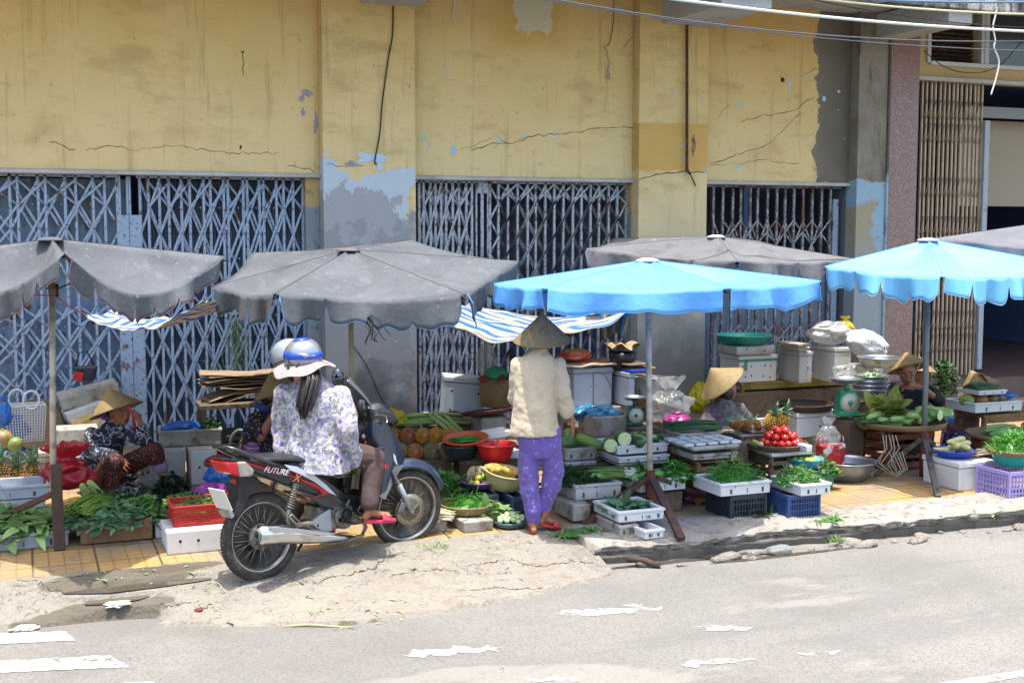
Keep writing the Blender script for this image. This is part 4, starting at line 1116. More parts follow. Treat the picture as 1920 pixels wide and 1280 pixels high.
def pineapple(label, loc, r, L_, rot, c='#8a5c22', leaves=True, group='pineapples', name='pineapple', stub=False, cl=.16):
 T = thing(name, label, 'pineapple', loc, 0, group)
 T.rotation_euler = rot
 b = MB(); nu, nv = 14, 9
 vs = []; fs = []
 for j in range(nv):
  for k in range(nu):
   t = 2 * PI * (k + .5 * (j % 2)) / nu; ph = -1.25 + 2.5 * (j + .5) / nv
   rr = math.cos(ph) ** .6 * r; z = math.sin(ph) / math.sin(1.25) * L_ / 2
   cpt = Vector((math.cos(t) * rr, math.sin(t) * rr, z)); nn = Vector((math.cos(t), math.sin(t), math.sin(ph) * .6)).normalized()
   s = Vector((-math.sin(t), math.cos(t), 0)); u = nn.cross(s)
   a, h = PI * rr / nu * 1.02, L_ / nv * .62
   o = len(vs)
   vs += [cpt - s * a * .95, cpt - u * h, cpt + s * a * .95, cpt + u * h, cpt + nn * r * .26]
   fs += [(o, o + 1, o + 4), (o + 1, o + 2, o + 4), (o + 2, o + 3, o + 4), (o + 3, o, o + 4)]
 b.add(vs, fs)
 b.ell((0, 0, 0), (r * .93, r * .93, L_ / 2 * .97), 14, 8)
 m = mat('pineapple_skin_' + c[1:], c, .6, [('n', 14, .45, .7, ('#5a4a22', .8)), ('n', 40, .6, .7, '#3a2b16'), ('n', 7, .6, .7, ('#a8502a', .5))], bump=.004, bscale=60)
 b.build('fruit', m, T)
 if leaves:
  l = MB(); crown(l, (0, 0, L_ / 2 - .01), (0, 0, 1), 26, cl, .022); l.build('crown', m_pinl, T)
 elif stub:
  MB().lathe([(.012, L_ / 2 - .01), (.016, L_ / 2 + .02), (0, L_ / 2 + .022)], 8).build('stub', mat('cut_stub', '#a08a5a', .7), T)
 return T
m_tom = mat('tomato_red', '#b3231a', .22, [('n', 5, .55, .75, ('#c0451f', .8))], spec=.5, coat=.3)
m_lime = mat('lime', '#7d9a35', .4, [('n', 6, .45, .7, '#98a83a')], spec=.45)
m_gourd = mat('gourd_green', '#57803a', .4, [('n', 40, .55, .62, ('#8aa860', .8)), ('n', 4, .5, .7, '#44702f')], bump=.002, bscale=30, spec=.4)
m_dgourd = mat('dark_gourd', '#33512f', .4, [('n', 50, .56, .62, ('#6f8a58', .8))], spec=.4)
m_melon = mat('pale_melon', '#8fa37c', .5, [('n', 8, .45, .7, '#a6b593'), ('n', 3, .55, .7, '#6d8a5c')], spec=.4)
m_cuc = mat('cucumber_light', '#8aa25a', .45, [('n', 20, .5, .62, ('#5a7a36', .8)), ('n', 4, .5, .7, '#6d9045')], spec=.4)
m_radish = mat('cream_root', '#b8a884', .55, [('n', 12, .5, .7, '#a08f66')])
m_onion = mat('onion_skin', '#9a6b3a', .4, [('w', 12, .3, .7, ('#b58a55', .7), 'Z', .5)])
m_pump = mat('pumpkin_orange', '#b5712a', .45, [('n', 6, .5, .7, ('#a08a3a', .7)), ('n', 3, .55, .65, ('#5a6a35', .6))])
m_flesh = mat('pumpkin_flesh', '#d27a1c', .5, [('n', 9, .5, .7, '#c4620f')])
def bagmesh(name, label, loc, r, m, knot=True, sq=(1, 1, .9), fl=.35, cat='bag', group=None, seed=0, solid=0, neck=.5, rot=None, kind=None):
 b = MB()
 def fn(u, v):
  t = u * 2 * PI
  if knot:
   if v < .8:
    ph = -PI / 2 + (v / .8) * PI * .86
    q = math.cos(ph); z = math.sin(ph)
    q = max(q, .12)
   else:
    k = (v - .8) / .2
    q = .16 + .42 * k * neck * 2; z = 1.0 + .55 * k * neck * 2 - .1
  else:
   ph = -PI / 2 + v * PI; q = math.cos(ph); z = math.sin(ph)
  p = Vector((math.cos(t) * q, math.sin(t) * q, z))
  w2 = 1 + fl * nz(p.x * 1.4 + seed, p.y * 1.4, 1.3, p.z * 1.4) + fl * .45 * nz(p.x * 4 + seed, p.y * 4, 1.3, p.z * 3) + .10 * fl * math.sin(t * 13 + seed) * (v if knot else .3)
  p = Vector((p.x * r * sq[0] * w2, p.y * r * sq[1] * w2, (p.z + 1) * r * sq[2] * (1 + .2 * fl * nz(p.x * 3, p.y * 3 + seed, 1))))
  return p
 b.grid(fn, 48, 28)
 o = b.build(name, m, None, loc=loc, solid=solid)
 if rot: o.rotation_euler = rot
 return tag(o, label, cat, group, kind)
def bagmat(n, c, alpha=.9, r=.3, tr=.25): return mat(n, c, r, transl=tr, bump=.006, bscale=14, bstretch=(1, 1, .5), alpha=alpha, spec=.5)
m_bred = bagmat('red_bag', '#a3202a', 1); m_bblk = bagmat('black_bag', '#14161a', 1, .25, .05); m_bblu = bagmat('blue_bag', '#1f62ad', 1); m_byel = bagmat('yellow_bag', '#c9b41c', 1, .4)
m_bclr = bagmat('clear_bag', '#a4a8a6', .34, .15, .2); m_bmag = bagmat('magenta_bag', '#8a2f6c', 1); m_bwht = bagmat('milky_bag', '#bcbdba', .8, .3, .4); m_bteal = bagmat('teal_bag', '#2b6f93', 1)
m_bpur = bagmat('purple_bag', '#8a3a8f', 1)
GRPF = 'foam trays and boxes of the stalls'
GP = 'pineapples for sale'; GT = 'tomatoes for sale'; GCU = 'cucumbers and gourds for sale'
t = foam_tray('white foam tray of mustard greens at the front left corner', -60, 112, 1040, 1040, .42, .11, m=m_foaml)
heap('mustard_greens', 'pale broad leaved mustard greens heaped in the front left tray', 'greens', on(t, 0, 0, .06), t['_w'] * .48, .21, .15, 170, .15, .10, m_ll, .35, (0, -.5, 0), .5, 1.05, 20)
bx = foam_box('pale foam box under the pineapple tray at the left edge', -60, 72, 985, 985, .16, .4, m=m_foaml, lid=False, holes=0)
t = foam_tray('foam tray of pineapples at the left edge', -60, 80, 985, 943, .38, .10, m=m_foaml)
for i, (px, py, lv, a) in enumerate([(52, 905, False, -.9), (14, 908, False, -1.3), (2, 886, True, .2), (34, 892, True, .1), (58, 886, True, -.15)]):
 q = at_d(px, py, gdepth(950 - i * 6))
 pineapple(['cut pineapple with bared yellow flesh at the right end of the left tray', 'orange pineapple lying on its side in the left tray', 'upright pineapple at the back of the left tray', 'middle upright pineapple of the left tray', 'pineapple with the tallest leaves in the left tray'][i],
              q, .062, .14, (a if not lv else a * .4, a * .8, i), '#8f5a22' if i < 2 else '#6f5a2a', leaves=lv, group=GP, cl=.19)
for i, (px, py, rr, c) in enumerate([(5, 822, .09, '#8a7040'), (28, 832, .07, '#5f7a3a')]):
 q = at_d(px, py, gdepth(905)); ball('melon', ['round tan melon at the left edge', 'small green melon by the white basket'][i], q, rr, mat('melon' + c, c, .5, [('n', 12, .5, .6, '#6a5530')]), stem=m_st, group='melons')
x, y, z, w_ = fit(4, 80, 880, 832, .2, .1)
T = thing('shopping_basket', 'pale plastic mesh carry basket with two ring handles', 'basket', (x, y, z), .1)
m_wpl = plastic('white_plastic', '#a9b2b8')
b = MB(); Wd, Dp, Hh = w_ / 2, .09, .34
for k in range(15):
 u = -1 + 2 * k / 14
 for s in (-1, 1): b.bar((u * Wd * .85, s * Dp * .8, 0), (u * Wd, s * Dp, Hh), .007, .004)
for k in range(14):
 zz = Hh * k / 13; q = .85 + .15 * k / 13
 for s in (-1, 1):
  b.bar((-Wd * q, s * Dp * (.8 + .2 * k / 13), zz), (Wd * q, s * Dp * (.8 + .2 * k / 13), zz), .007, .004)
  b.bar((s * Wd * q, -Dp, zz), (s * Wd * q, Dp, zz), .007, .004)
b.bar((-Wd, -Dp, Hh), (Wd, -Dp, Hh), .012, .02); b.bar((-Wd, Dp, Hh), (Wd, Dp, Hh), .012, .02)
b.build('body', m_wpl, T)
for s, xx in ((-1, .05), (1, -.06)):
 MB().tube([(xx + .07 * math.cos(a), s * Dp, Hh + .05 + .085 * math.sin(a)) for a in [2 * PI * k / 20 for k in range(21)]], .011, 8, cap=False).build('handle', m_wpl, T)
winnow('round flat bamboo basket leaning on the gate at far left', 36, 92, 862, 845, r=.24, tilt=(R(78), 0, R(-10))).location.z += .22
bagmesh('plastic_bag', 'blue plastic bag hanging at the left edge above the carry basket', at_d(10, 798, gdepth(880)), .085, m_bblu, sq=(.7, .5, 1.3), cat='bag', seed=2)
bagmesh('plastic_bag', 'blue plastic bag inside the white carry basket', at_d(35, 822, gdepth(873)), .10, m_bblu, sq=(1, .6, .9), cat='bag', seed=4)
bagmesh('plastic_bag', 'knotted red plastic bag beside the left pole', at_d(128, 918, gdepth(958)), .165, m_bred, sq=(1.15, .8, .75), fl=.5, seed=5, neck=.9)
foam_box('yellow sided foam box low in the leaning stack behind the squatting woman', 132, 195, 872, 818, .16, .34, m=mat('yellow_foam', '#a58a4a', .8, [('n', 8, .5, .62, '#b5b0a0')], bump=.003, bscale=60), lid=False, holes=0, rot=(0, R(-14), .1))
foam_box('white foam box tilted in the leaning stack behind the squatting woman', 118, 206, 865, 785, .11, .36, lid=False, holes=0, rot=(0, R(-17), .1), m=m_foam)
foam_box('broken curved foam lid on top of the leaning stack', 108, 222, 860, 757, .13, .36, lid=False, holes=0, rot=(R(4), R(-12), .05), m=m_foam2)
foam_box('small grey foam box under the pineapples at the back left', 66, 100, 905, 872, .1, .25, holes=0, lid=True, m=m_foam2)
foam_box('low foam block behind the left pole', 100, 178, 900, 858, .24, .3, holes=0, lid=False, m=m_foam2)
foam_box('dirty foam box behind the red plastic bag', 118, 176, 915, 893, .16, .3, holes=0, lid=False, m=m_foam)
q = at_d(160, 700, gdepth(862))
T = thing('hanging_bag', 'small black and red bag hung on the left lattice gate', 'bag', q)
MB().box((0, 0, 0), (.24, .10, .15), taper=.7).build('body', mat('black_vinyl', '#1a1c22', .35, [('n', 6, .5, .6, '#2a2f3c')]), T, bevel=.03, seg=3)
MB().box((-.07, -.055, -.02), (.09, .01, .09), tilt=(0, .3, 0)).build('red_panel', mat('red_vinyl', '#8c2019', .4), T, bevel=.01)
MB().tube([(-.09, 0, .06), (-.05, 0, .2), (.02, .0, .22), (.09, 0, .06)], .008, 6).build('strap', m_wire, T)
x, y, z, w_ = fit(136, 274, 1028, 1028, .42)
T = thing('wooden_crate', 'low plank crate of water spinach beside the left umbrella pole', 'crate', (x, y, 0))
b = MB()
for s in (-1, 1):
 b.box((0, s * .2, .085), (w_, .016, .15)); b.box((s * (w_ / 2 - .008), 0, .085), (.016, .38, .15))
b.box((0, 0, .012), (w_ - .04, .38, .012)); b.build('body', m_wood, T, bevel=.003)
T['_h'] = .17; T['_w'] = w_; T['_d'] = .4
sticks('water_spinach', 'thin bright green water spinach stalks at the left of the plank crate', 'greens', on(T, -.16, .06, .2), R(60), .42, .2, 110, .0038, mat('bright_stalk', '#7da03c', .4, island=.3, transl=.2), .09, .12)
heap('sweet_potato_leaves', 'bluish green sweet potato leaves spilling over the plank crate', 'greens', on(T, -.02, -.08, .12), .27, .20, .12, 210, .085, .05, m_lb, .4, (0, -.55, 0), .5, 1.1, 12)
heap('herb_heap', 'fine green herbs at the right of the plank crate', 'greens', on(T, .18, -.0, .14), .15, .17, .12, 260, .05, .022, m_lg, .7, (0, -.2, 0), .4, 1.05, 12)
heap('dark_herbs', 'dark green leaves behind the plank crate', 'greens', on(T, -.02, .3, .12), .3, .16, .14, 200, .06, .03, m_ld, .6)
for i, (px, py, a, rr, L_, mm) in enumerate([(212, 940, -.35, .036, .24, 'm'), (178, 915, .9, .028, .16, 'm'), (160, 922, 1.2, .028, .15, 'm'), (188, 925, .5, .028, .15, 'm')]):
 veg('gourd', ['plump light green gourd lying over the plank crate', 'upright small gourd behind the plank crate', 'leftmost small gourd behind the plank crate', 'small gourd leaning right behind the plank crate'][i], at_d(px, py, gdepth(985 - i * 4)), rr, L_, m_cuc if i else m_gourd, (0, a, jit(.3)), .08, group=GCU)
bagmesh('plastic_bag', 'black plastic bag behind the plank crate', at_d(246, 952, gdepth(972)), .105, m_bblk, sq=(1.1, .9, 1.0), fl=.45, seed=8, neck=.5)
sticks('scallion_bundle', 'bundle of scallions with white ends hanging by the black bag', 'scallions', at_d(283, 955, gdepth(985)) + Vector((0, 0, -.02)), R(-48), .36, .12, 46, .005, m_st, .05, .1, root=.8, tilt=-.25)
sticks('scallion_bundle', 'scallions lying on the pavement beside the white foam block', 'scallions', atz(290, 1003) + Vector((0, .05, .01)), R(-52), .34, .1, 34, .005, m_st, .05, .12, root=.8)
foam_box('small foam block between the plank crate and the white block', 276, 300, 1018, 1018, .09, .25, lid=False, holes=0, m=m_foamw)
fb = foam_box('long white foam block with black holes under the red basket', 291, 436, 1048, 1048, .165, .40, lid=False, holes=3, m=m_foamw, hrow=1)
x, y, z, w_ = fit(307, 436, 1040, 1003, .30)
z = .168
T = thing('red_basket', 'perforated red plastic basket of herbs on the white foam block', 'basket', (x, y, z))
m_redp = plastic('red_plastic', '#a82a22')
b = MB(); hh = .14; Wd, Dp = w_ / 2, .15
def grille(b, p, q, h, n, m_, r=.005, tap=.04):
 p, q = Vector(p), Vector(q); c = (p + q) / 2
 for k in range(n + 1):
  a = p.lerp(q, k / n); a2 = Vector((a.x * (1 - tap), a.y * (1 - tap), 0))
  b.bar((a2.x, a2.y, .004), (a.x, a.y, h), r, r)
 for k in range(m_ + 1):
  f = 1 - tap * (1 - k / m_); zz = .005 + h * .68 * k / m_
  b.bar((p.x * f, p.y * f, zz), (q.x * f, q.y * f, zz), r, r)
 f = 1 - tap * .16
 b.bar((p.x * f, p.y * f, h * .86), (q.x * f, q.y * f, h * .86), .004, h * .28, up=(0, 0, 1))
for a, c in (((-Wd, -Dp), (Wd, -Dp)), ((Wd, -Dp), (Wd, Dp)), ((Wd, Dp), (-Wd, Dp)), ((-Wd, Dp), (-Wd, -Dp))): grille(b, (*a, 0), (*c, 0), hh, 34 if abs(a[1] - c[1]) < .01 else 20, 6)
b.box((0, 0, .006), (w_ * .95, .28, .01)); b.build('body', m_redp, T)
r_ = MB()
for s in (-1, 1): r_.bar((-Wd - .01, s * (Dp + .004), hh), (Wd + .01, s * (Dp + .004), hh), .022, .012); r_.bar((s * (Wd + .004), -Dp, hh), (s * (Wd + .004), Dp, hh), .022, .012)
r_.build('rim', m_redp, T, bevel=.003)
T['_h'] = hh; T['_w'] = w_; T['_d'] = .3
heap('herb_heap', 'small green herbs in the perforated red basket', 'greens', on(T, 0, .02, .06), w_ * .4, .12, .09, 200, .055, .016, m_lg, .5)
heap('kale_bunch', 'very dark curly kale bunch beside the squatting woman', 'greens', at_d(322, 928, gdepth(950)) + Vector((0, .05, -.06)), .17, .13, .2, 420, .055, .045, m_lk, .8, (0, 0, .2), .6)
heap('leaf_pile', 'green leaf pile above the red basket', 'greens', at_d(350, 945, gdepth(968)) + Vector((0, .05, -.05)), .17, .12, .11, 220, .07, .03, m_lg, .5)
veg('wax_gourd', 'small dusty green wax gourd behind the red basket', at_d(340, 948, gdepth(985)), .055, .18, m_melon, (0, .35, -.3), 0, group=GCU)
T = thing('cut_pumpkin', 'orange cut half pumpkin behind the red basket', 'pumpkin', at_d(387, 945, gdepth(990)))
MB().ell((0, .03, 0), (.085, .06, .07), 18, 10).build('rind', m_pump, T)
MB().lathe([(0, .004), (.045, .004), (.05, .012), (.078, .01), (.08, 0)], 20, M=Matrix.Translation((0, -.0, 0)) @ Matrix.Rotation(R(75), 4, 'X')).build('flesh', m_flesh, T)
T.rotation_euler = (0, 0, R(-25))
ball('pumpkin', 'brownish ribbed pumpkin beside the cut pumpkin', at_d(408, 955, gdepth(992)), .07, mat('brown_pumpkin', '#7a5a38', .6, [('n', 8, .5, .65, '#5f6a40')]), ribs=9, stem=m_st)
ball('taro_root', 'dark brown taro root under the wax gourd', at_d(300, 962, gdepth(990)), .06, mat('taro_brown', '#4a3a34', .85, [('w', 9, .3, .7, '#5f4d44', 'Z', 1)], bump=.004, bscale=40), sq=(1.6, .9, .8))
bagmesh('plastic_bag', 'purple net bag of onions at the rear of the left stall', at_d(392, 925, gdepth(955)) + Vector((0, 0, -.03)), .10, m_bpur, sq=(1.2, .7, .6), knot=False, seed=3)
for i, (px, py) in enumerate([(412, 925), (426, 932), (440, 926)]): ball('onion', 'brown onion in the heap beside the purple net bag', at_d(px, py, gdepth(958)), .035, m_onion, stem=m_st, group='onions behind the number plate')
bagmesh('plastic_bag', 'blue plastic bag behind the tail of the motorbike', at_d(415, 912, gdepth(940)), .12, m_bblu, sq=(1, .8, .8), seed=12, knot=False)
bagmesh('plastic_bag', 'dark red plastic bag half hidden behind the motorbike tail', at_d(408, 878, gdepth(922)), .1, mat('dull_red_bag', '#7a3028', .4, bump=.005, bscale=12), sq=(1, .7, .6), seed=14, knot=False)
foam_box('white foam box with two black holes at the knee of the squatting woman', 256, 300, 928, 920, .24, .3, R(-25), m=m_foam, lid=False, holes=2, hrow=1)
foam_box('middle white foam box supporting the grey foam trough', 300, 342, 912, 912, .30, .35, m=m_foam, lid=False, holes=0)
foam_box('right hand white foam box supporting the grey foam trough', 343, 402, 914, 914, .30, .35, m=m_foamw, lid=False, holes=2, hrow=1)
tr = foam_tray('deep grey foam trough on the white foam boxes', 294, 410, 905, 838, .36, .14, R(-6), m=m_foam2, chips=0, z=.31)
bagmesh('plastic_bag', 'bright blue plastic bag lying in the grey foam trough', on(tr, -.06, 0, .09), .15, m_bblu, sq=(1.2, .7, .35), knot=False, seed=7)
heap('herb_heap', 'green herbs at the right end of the grey foam trough', 'greens', on(tr, .17, .0, .1), .11, .12, .1, 190, .045, .02, m_ld, .8)
cx_, cy_, cz_, cw = fit(388, 470, 880, 745, .4)
tb = thing('wooden_bench', 'dark wooden bench under the cardboard sheets', 'bench', (*atz(455, 885)[:2], 0))
BH = at_d(455, 744, gdepth(878)).z - .02
MB().box((0, .1, BH - .02), (.75, .35, .04)).build('top', m_crated, tb, bevel=.004)
for sx in (-1, 1):
 for sy in (-1, 1): MB().box((sx * .34, .1 + sy * .14, BH / 2 - .02), (.04, .04, BH - .04)).build('leg', m_crated, tb)
for k in range(9):
 a = at_d(455 + jit(10), 738 - k * 5, gdepth(878))
 L_ = random.uniform(.55, .8); D_ = random.uniform(.3, .42)
 dr = 0 if k > 2 else -.10
 b = MB()
 b.grid(lambda u, v: Vector(((u - .5) * L_, (v - .5) * D_, .012 * math.sin(u * 5 + k) + (dr * max(0, .45 - u) ** 1.3 * 2.4) + .008 * nz(u * 4, v * 3, 1, k))), 14, 6)
 o = b.build('cardboard_sheet', m_card, None, solid=.006, loc=a); o.rotation_euler = (0, R(jit(2)), R(jit(12)))
 tag(o, 'flattened brown cardboard sheet in the stack beside the lattice gate' if k not in (0, 8) else ('drooping lowest cardboard sheet of the stack by the gate' if k == 0 else 'topmost cardboard sheet of the stack by the gate'), 'cardboard', 'flattened cardboard sheets')
T = thing('wooden_crate', 'x', 'crate') if False else slat_crate('dark slatted crate beneath the cardboard sheets', 400, 455, 892, 892, .36, .3, m=m_crated, ns=5)
ball('red_cabbage', 'purple cabbage in front of the woman hidden by the rider', at_d(472, 842, gdepth(918)), .072, mat('purple_cabbage', '#5d3c63', .5, [('w', 9, .4, .7, '#83648a', 'Z', 4)], bump=.006, bscale=25))
m_tar = mat('grey_green_sheet', '#7a8068', .6, [('n', 4, .45, .65, '#8f947c')], bump=.01, bscale=8, transl=.15)
o = bagmesh('yellow_sack', 'yellow plastic sack on the stall behind the motorbike windscreen', at_d(715, 806, gdepth(890)), .19, m_byel, knot=False, sq=(1.25, .7, .55), fl=.3, seed=4)
a = at_d(752, 812, gdepth(900))
tag(MB().grid(lambda u, v: Vector(((u - .5) * .62, (v - .5) * .3, .05 * nz(u * 4, v * 3, 1.3) + .06 * math.sin(u * 6) * v)), 30, 14).build('plastic_sheet', m_tar, loc=a, solid=.003), 'crumpled grey green plastic sheet below the yellow sack', 'sheet')
def table(label, px0, px1, gy, ztop, d=.45, m=None, name='stall_table', th=.03, legs=True, rz=0, cat='table'):
 x, y, z, w_ = fit(px0, px1, gy, gy, d, rz)
 T = thing(name, label, cat, (x, y, 0), rz, 'low stall tables')
 b = MB(); n = 4
 for k in range(n): b.box((0, -d / 2 + d * (k + .5) / n, ztop - th / 2), (w_, d / n - .008, th))
 b.build('top', m or m_crated, T, bevel=.003)
 if legs:
  for sx in (-1, 1):
   for sy in (-1, 1): MB().box((sx * (w_ / 2 - .04), sy * (d / 2 - .04), (ztop - th) / 2 - .001), (.04, .04, ztop - th)).build('leg', m or m_crated, T)
  MB().box((0, -d / 2 + .02, ztop - th - .03), (w_ - .05, .02, .05)).build('apron', m or m_crated, T)
 T['_h'] = ztop; T['_w'] = w_; T['_d'] = d
 return T
tp = table('low plank table of pineapples behind the front wheel', 712, 852, 950, .34, .45, m_crated)
pins = [(735, 838, '#b0763a'), (763, 838, '#a8603f'), (791, 830, '#bd8236'), (816, 836, '#c2852f'), (840, 838, '#b87c30'), (748, 853, '#9a8148'), (776, 853, '#ad6d3c'), (806, 853, '#75724e'), (838, 852, '#857048')]
for i, (px, py, c) in enumerate(pins):
 q = at_d(px + 2, py - 2, gdepth(944 - (8 if i < 5 else 0)) + .12 + (.12 if i < 5 else 0))
 q.z = .34 + .06 + (.085 if i < 5 else 0)
 pineapple(['reddish pineapple at the left end of the upper row', 'second pineapple of the upper row, dark red', 'highest pineapple of the upper row', 'fourth pineapple of the upper row with leaves above', 'pineapple at the right end of the upper row',
      'pale brown pineapple at the left end of the lower row', 'reddish pineapple in the lower row', 'dark pineapple with bold pale diamonds in the lower row', 'dull brown pineapple at the right end of the lower row'][i],
              q, .058, .13, (R(82 + jit(8)), jit(.3), R(jit(18))), c, leaves=False, stub=i in (2, 5), group=GP)
heap('pineapple_tops', 'green pineapple leaves lying behind the upper row', 'leaves', (tp.location.x, tp.location.y + .24, .36), .34, .1, .16, 60, .16, .02, m_pinl, .8, (0, 0, .3), .3)
t2 = table('long grey plank table of roots and bowls in the middle', 838, 1112, 955, .36, .42, m_crated)
t3 = table('higher plank shelf of taro stems against the pilaster', 700, 960, 900, .42, .38, m_crated)
def topy(px, T, dy, dz=0):
 """point on a table top under picture column px"""
 y = T.location.y + dy; d = ray(px, 700); x = CP.x + d.x * (y - CP.y) / d.y
 return Vector((x, y, T['_h'] + dz))
sticks('taro_stems', 'thick pale green taro stems lying on the shelf beside the yellow sack', 'vegetables', topy(815, t3, -.05, .01), R(-14), .62, .20, 20, .013, mat('pale_green_stem', '#8ba05a', .45, island=.25), .10, .18)
for i, (px, a, l) in enumerate([(826, -55, .30), (838, -35, .34), (850, -62, .26)]):
 q = topy(px, t3, -.24, .05)
 veg('taro', ['taro stem end hanging over the shelf, leftmost', 'large taro stem drooping over the shelf edge', 'short taro stem end beside the radishes'][i], q, .02, l, mat('pale_green_stem', '#8ba05a', .45), (0, R(38), R(a + 20)), .02, end=.8, cat='vegetable', group='taro stems')
ball('yam', 'rough brown yam on the shelf in front of the foam box', topy(849, t3, -.02, .07), .075, mat('yam_brown', '#6b5544', .9, [('n', 30, .5, .65, '#4a3a30')], bump=.006, bscale=50), sq=(1.25, 1, .8))
ball('sweet_potato', 'purplish sweet potato right of the pink bag', topy(843, t3, -.16, .045), .045, mat('purple_root', '#6b4a52', .8), sq=(1.4, 1, .8))
bagmesh('plastic_bag', 'crumpled pink plastic bag beside the brown yam', topy(829, t3, -.12, .0), .05, mat('pink_bag', '#a34a66', .4, bump=.004, bscale=20, transl=.2), seed=6)
bagmesh('plastic_bag', 'small white crumpled bag behind the taro stems', topy(795, t3, .12, .03), .06, m_bwht, knot=False, sq=(1.3, .8, .7), seed=16)
for i in range(9):
 veg('white_radish', 'pale tapering radish in the pile beside the taro stems', topy(852 + i * 6 + jit(4), t2, .02 + jit(.04), .045 + random.random() * .04), .016, .15, m_radish, (0, R(15 + jit(12)), R(-60 + jit(30))), .04, prof=[(0, .5), (.08, .95), (.3, 1), (.6, .7), (.85, .35), (1, .06)], group='radishes on the middle table', nz_=.05)
for i in range(5): ball('onion', 'golden onion in the row behind the radishes', topy(876 + i * 9, t2, .15 + jit(.02), .05 + (i % 2) * .03), .036, mat('golden_onion', '#a9793a', .35, [('w', 14, .3, .7, '#bf9350', 'Z', .5)]), stem=m_st, group='onions on the middle table')
ball('melon', 'pale green melon at the end of the onions', topy(905, t2, .1, .05), .05, m_melon)
ob = basin('black basin under the orange bowl of green beans', 828, 900, 955, 858, .10, mat('dark_bowl', '#3a4046', .35, metal=.4))
ob.location.z = .365
oo = basin('shallow orange bowl of green beans', 832, 914, 955, 836, .05, plastic('orange_plastic', '#b8502a'), z=.47)
oo.rotation_euler = (R(6), R(-6), 0)
sticks('green_beans', 'green beans lying in the orange bowl', 'beans', (oo.location.x, oo.location.y, .50), R(12), .22, .15, 60, .004, m_chili, .03, .35)
rbs = basin('bright red plastic basin on the middle table', 893, 966, 962, 855, .13, plastic('bright_red_plastic', '#b81c20', .3), z=.365)
c1 = slot_crate('red plastic crate under the leafy bunches', 700, 830, 985, 985, .20, .35, m=plastic('dark_red_plastic', '#7d2226'), nx=10)
heap('leafy_bunch', 'glossy dark leafy bunches in the red plastic crate', 'greens', on(c1, .10, -.04, .17), .34, .17, .13, 360, .10, .045, m_lg, .7, (0, -.2, .2), .5, 1.0, 16)
c2 = slot_crate('dark blue plastic crate under the limes', 858, 932, 983, 983, .19, .34, m=plastic('navy_plastic', '#22304a', .5))
c3 = slot_crate('dark blue plastic crate under the beige bowl', 930, 985, 985, 985, .19, .34, m=plastic('navy_plastic', '#22304a', .5))
lb = basin('shallow purple basin of limes and bananas', 864, 937, 975, 922, .05, plastic('purple_plastic', '#5d4a70'), z=.195)
for i in range(22):
 a = random.random() * 2 * PI; q = math.sqrt(random.random()) * lb['_r'] * .72
 ball('lime', 'yellow green lime in the purple basin', (lb.location.x + q * math.cos(a), lb.location.y + q * math.sin(a) * .9 - .03, .195 + .055 + (.03 if q < .06 else 0)), .023, m_lime if i % 2 else mat('yellow_lime', '#b0982c', .4), sq=(1, 1, 1), group='limes in the purple basin')
T = thing('banana_bunch', 'bunch of small dull green bananas on top of the limes', 'bananas', (lb.location.x - .02, lb.location.y + .05, .29))
for i in range(16):
 a = jit(1.4); rr_ = i % 2
 pts = [Vector((math.sin(a) * .02, 0, .07 - rr_ * .03)), Vector((math.sin(a) * .06, -.03, .06 - rr_ * .03)), Vector((math.sin(a) * .09, -.055, .03 - rr_ * .03)), Vector((math.sin(a) * .10, -.06, -.01 - rr_ * .03))]
 MB().tube(pts, [.008, .015, .015, .006], 8).build('banana', mat('dull_banana', '#8a8460', .6, [('n', 12, .5, .7, '#6a6545')]), T, sub=1)
bb = basin('beige bowl of mangoes tilted toward the street', 902, 982, 978, 905, .13, mat('beige_bowl', '#a89a70', .4), z=.20)
bb.rotation_euler = (R(10), R(8), 0)
for i in range(9): ball('mango', 'yellow brown mango in the beige bowl', (bb.location.x + jit(.09), bb.location.y + jit(.07), .33 + random.random() * .03), .036, mat('mango', '#a88a3a', .45, [('n', 6, .5, .7, '#8a7a34')]), sq=(1.35, 1, .85), group='mangoes in the beige bowl')
heap('leafy_bunch', 'few dark leaves between the beige bowl and the standing woman', 'greens', (bb.location.x + .16, bb.location.y - .08, .2), .07, .07, .1, 60, .08, .04, m_ld, .8)
wb = winnow('flat bamboo basket of long green chilies beside the front wheel', 826, 925, 1000, 992, h=.05)
wb.location.z = .10
heap('green_chilies', 'long thin green chilies in the flat bamboo basket', 'chilies', (wb.location.x, wb.location.y, .125), .2, .17, .09, 240, .12, .007, m_chili, .3, (0, 0, 0), .2, 1.05)
for k, (a, b_, c, lab) in enumerate([(735, 838, 1012, 'grey foam slab under the front wheel spokes'), (838, 926, 1008, 'scalloped foam slab under the flat bamboo basket')]):
 foam_box(lab, a, b_, c, c, .085, .34, lid=False, holes=0, m=m_foam2)
sticks('white_roots', 'pale coriander roots lying beside the front wheel', 'roots', atz(815, 1000) + Vector((0, .1, .09)), R(150), .34, .22, 50, .0035, mat('root_pale', '#a8a488', .7), .05, .7)
sb = winnow('blue green plate of small white eggplants by the standing woman', 928, 988, 1002, 996, m=plastic('blue_green_plastic', '#35505a'), h=.03)
sb.location.z = .01
for i in range(26):
 a = i * 2.4; q = .105 * math.sqrt((i + .5) / 26)
 ball('eggplant', 'small pale green round eggplant on the blue green plate', (sb.location.x + q * math.cos(a), sb.location.y + q * math.sin(a), .055 + .035 * (1 - i / 26) + jit(.006)), .021, mat('pale_eggplant', '#9db07e', .35, [('n', 20, .5, .65, '#c3ccb0')]), group='round eggplants on the plate', stem=m_st)
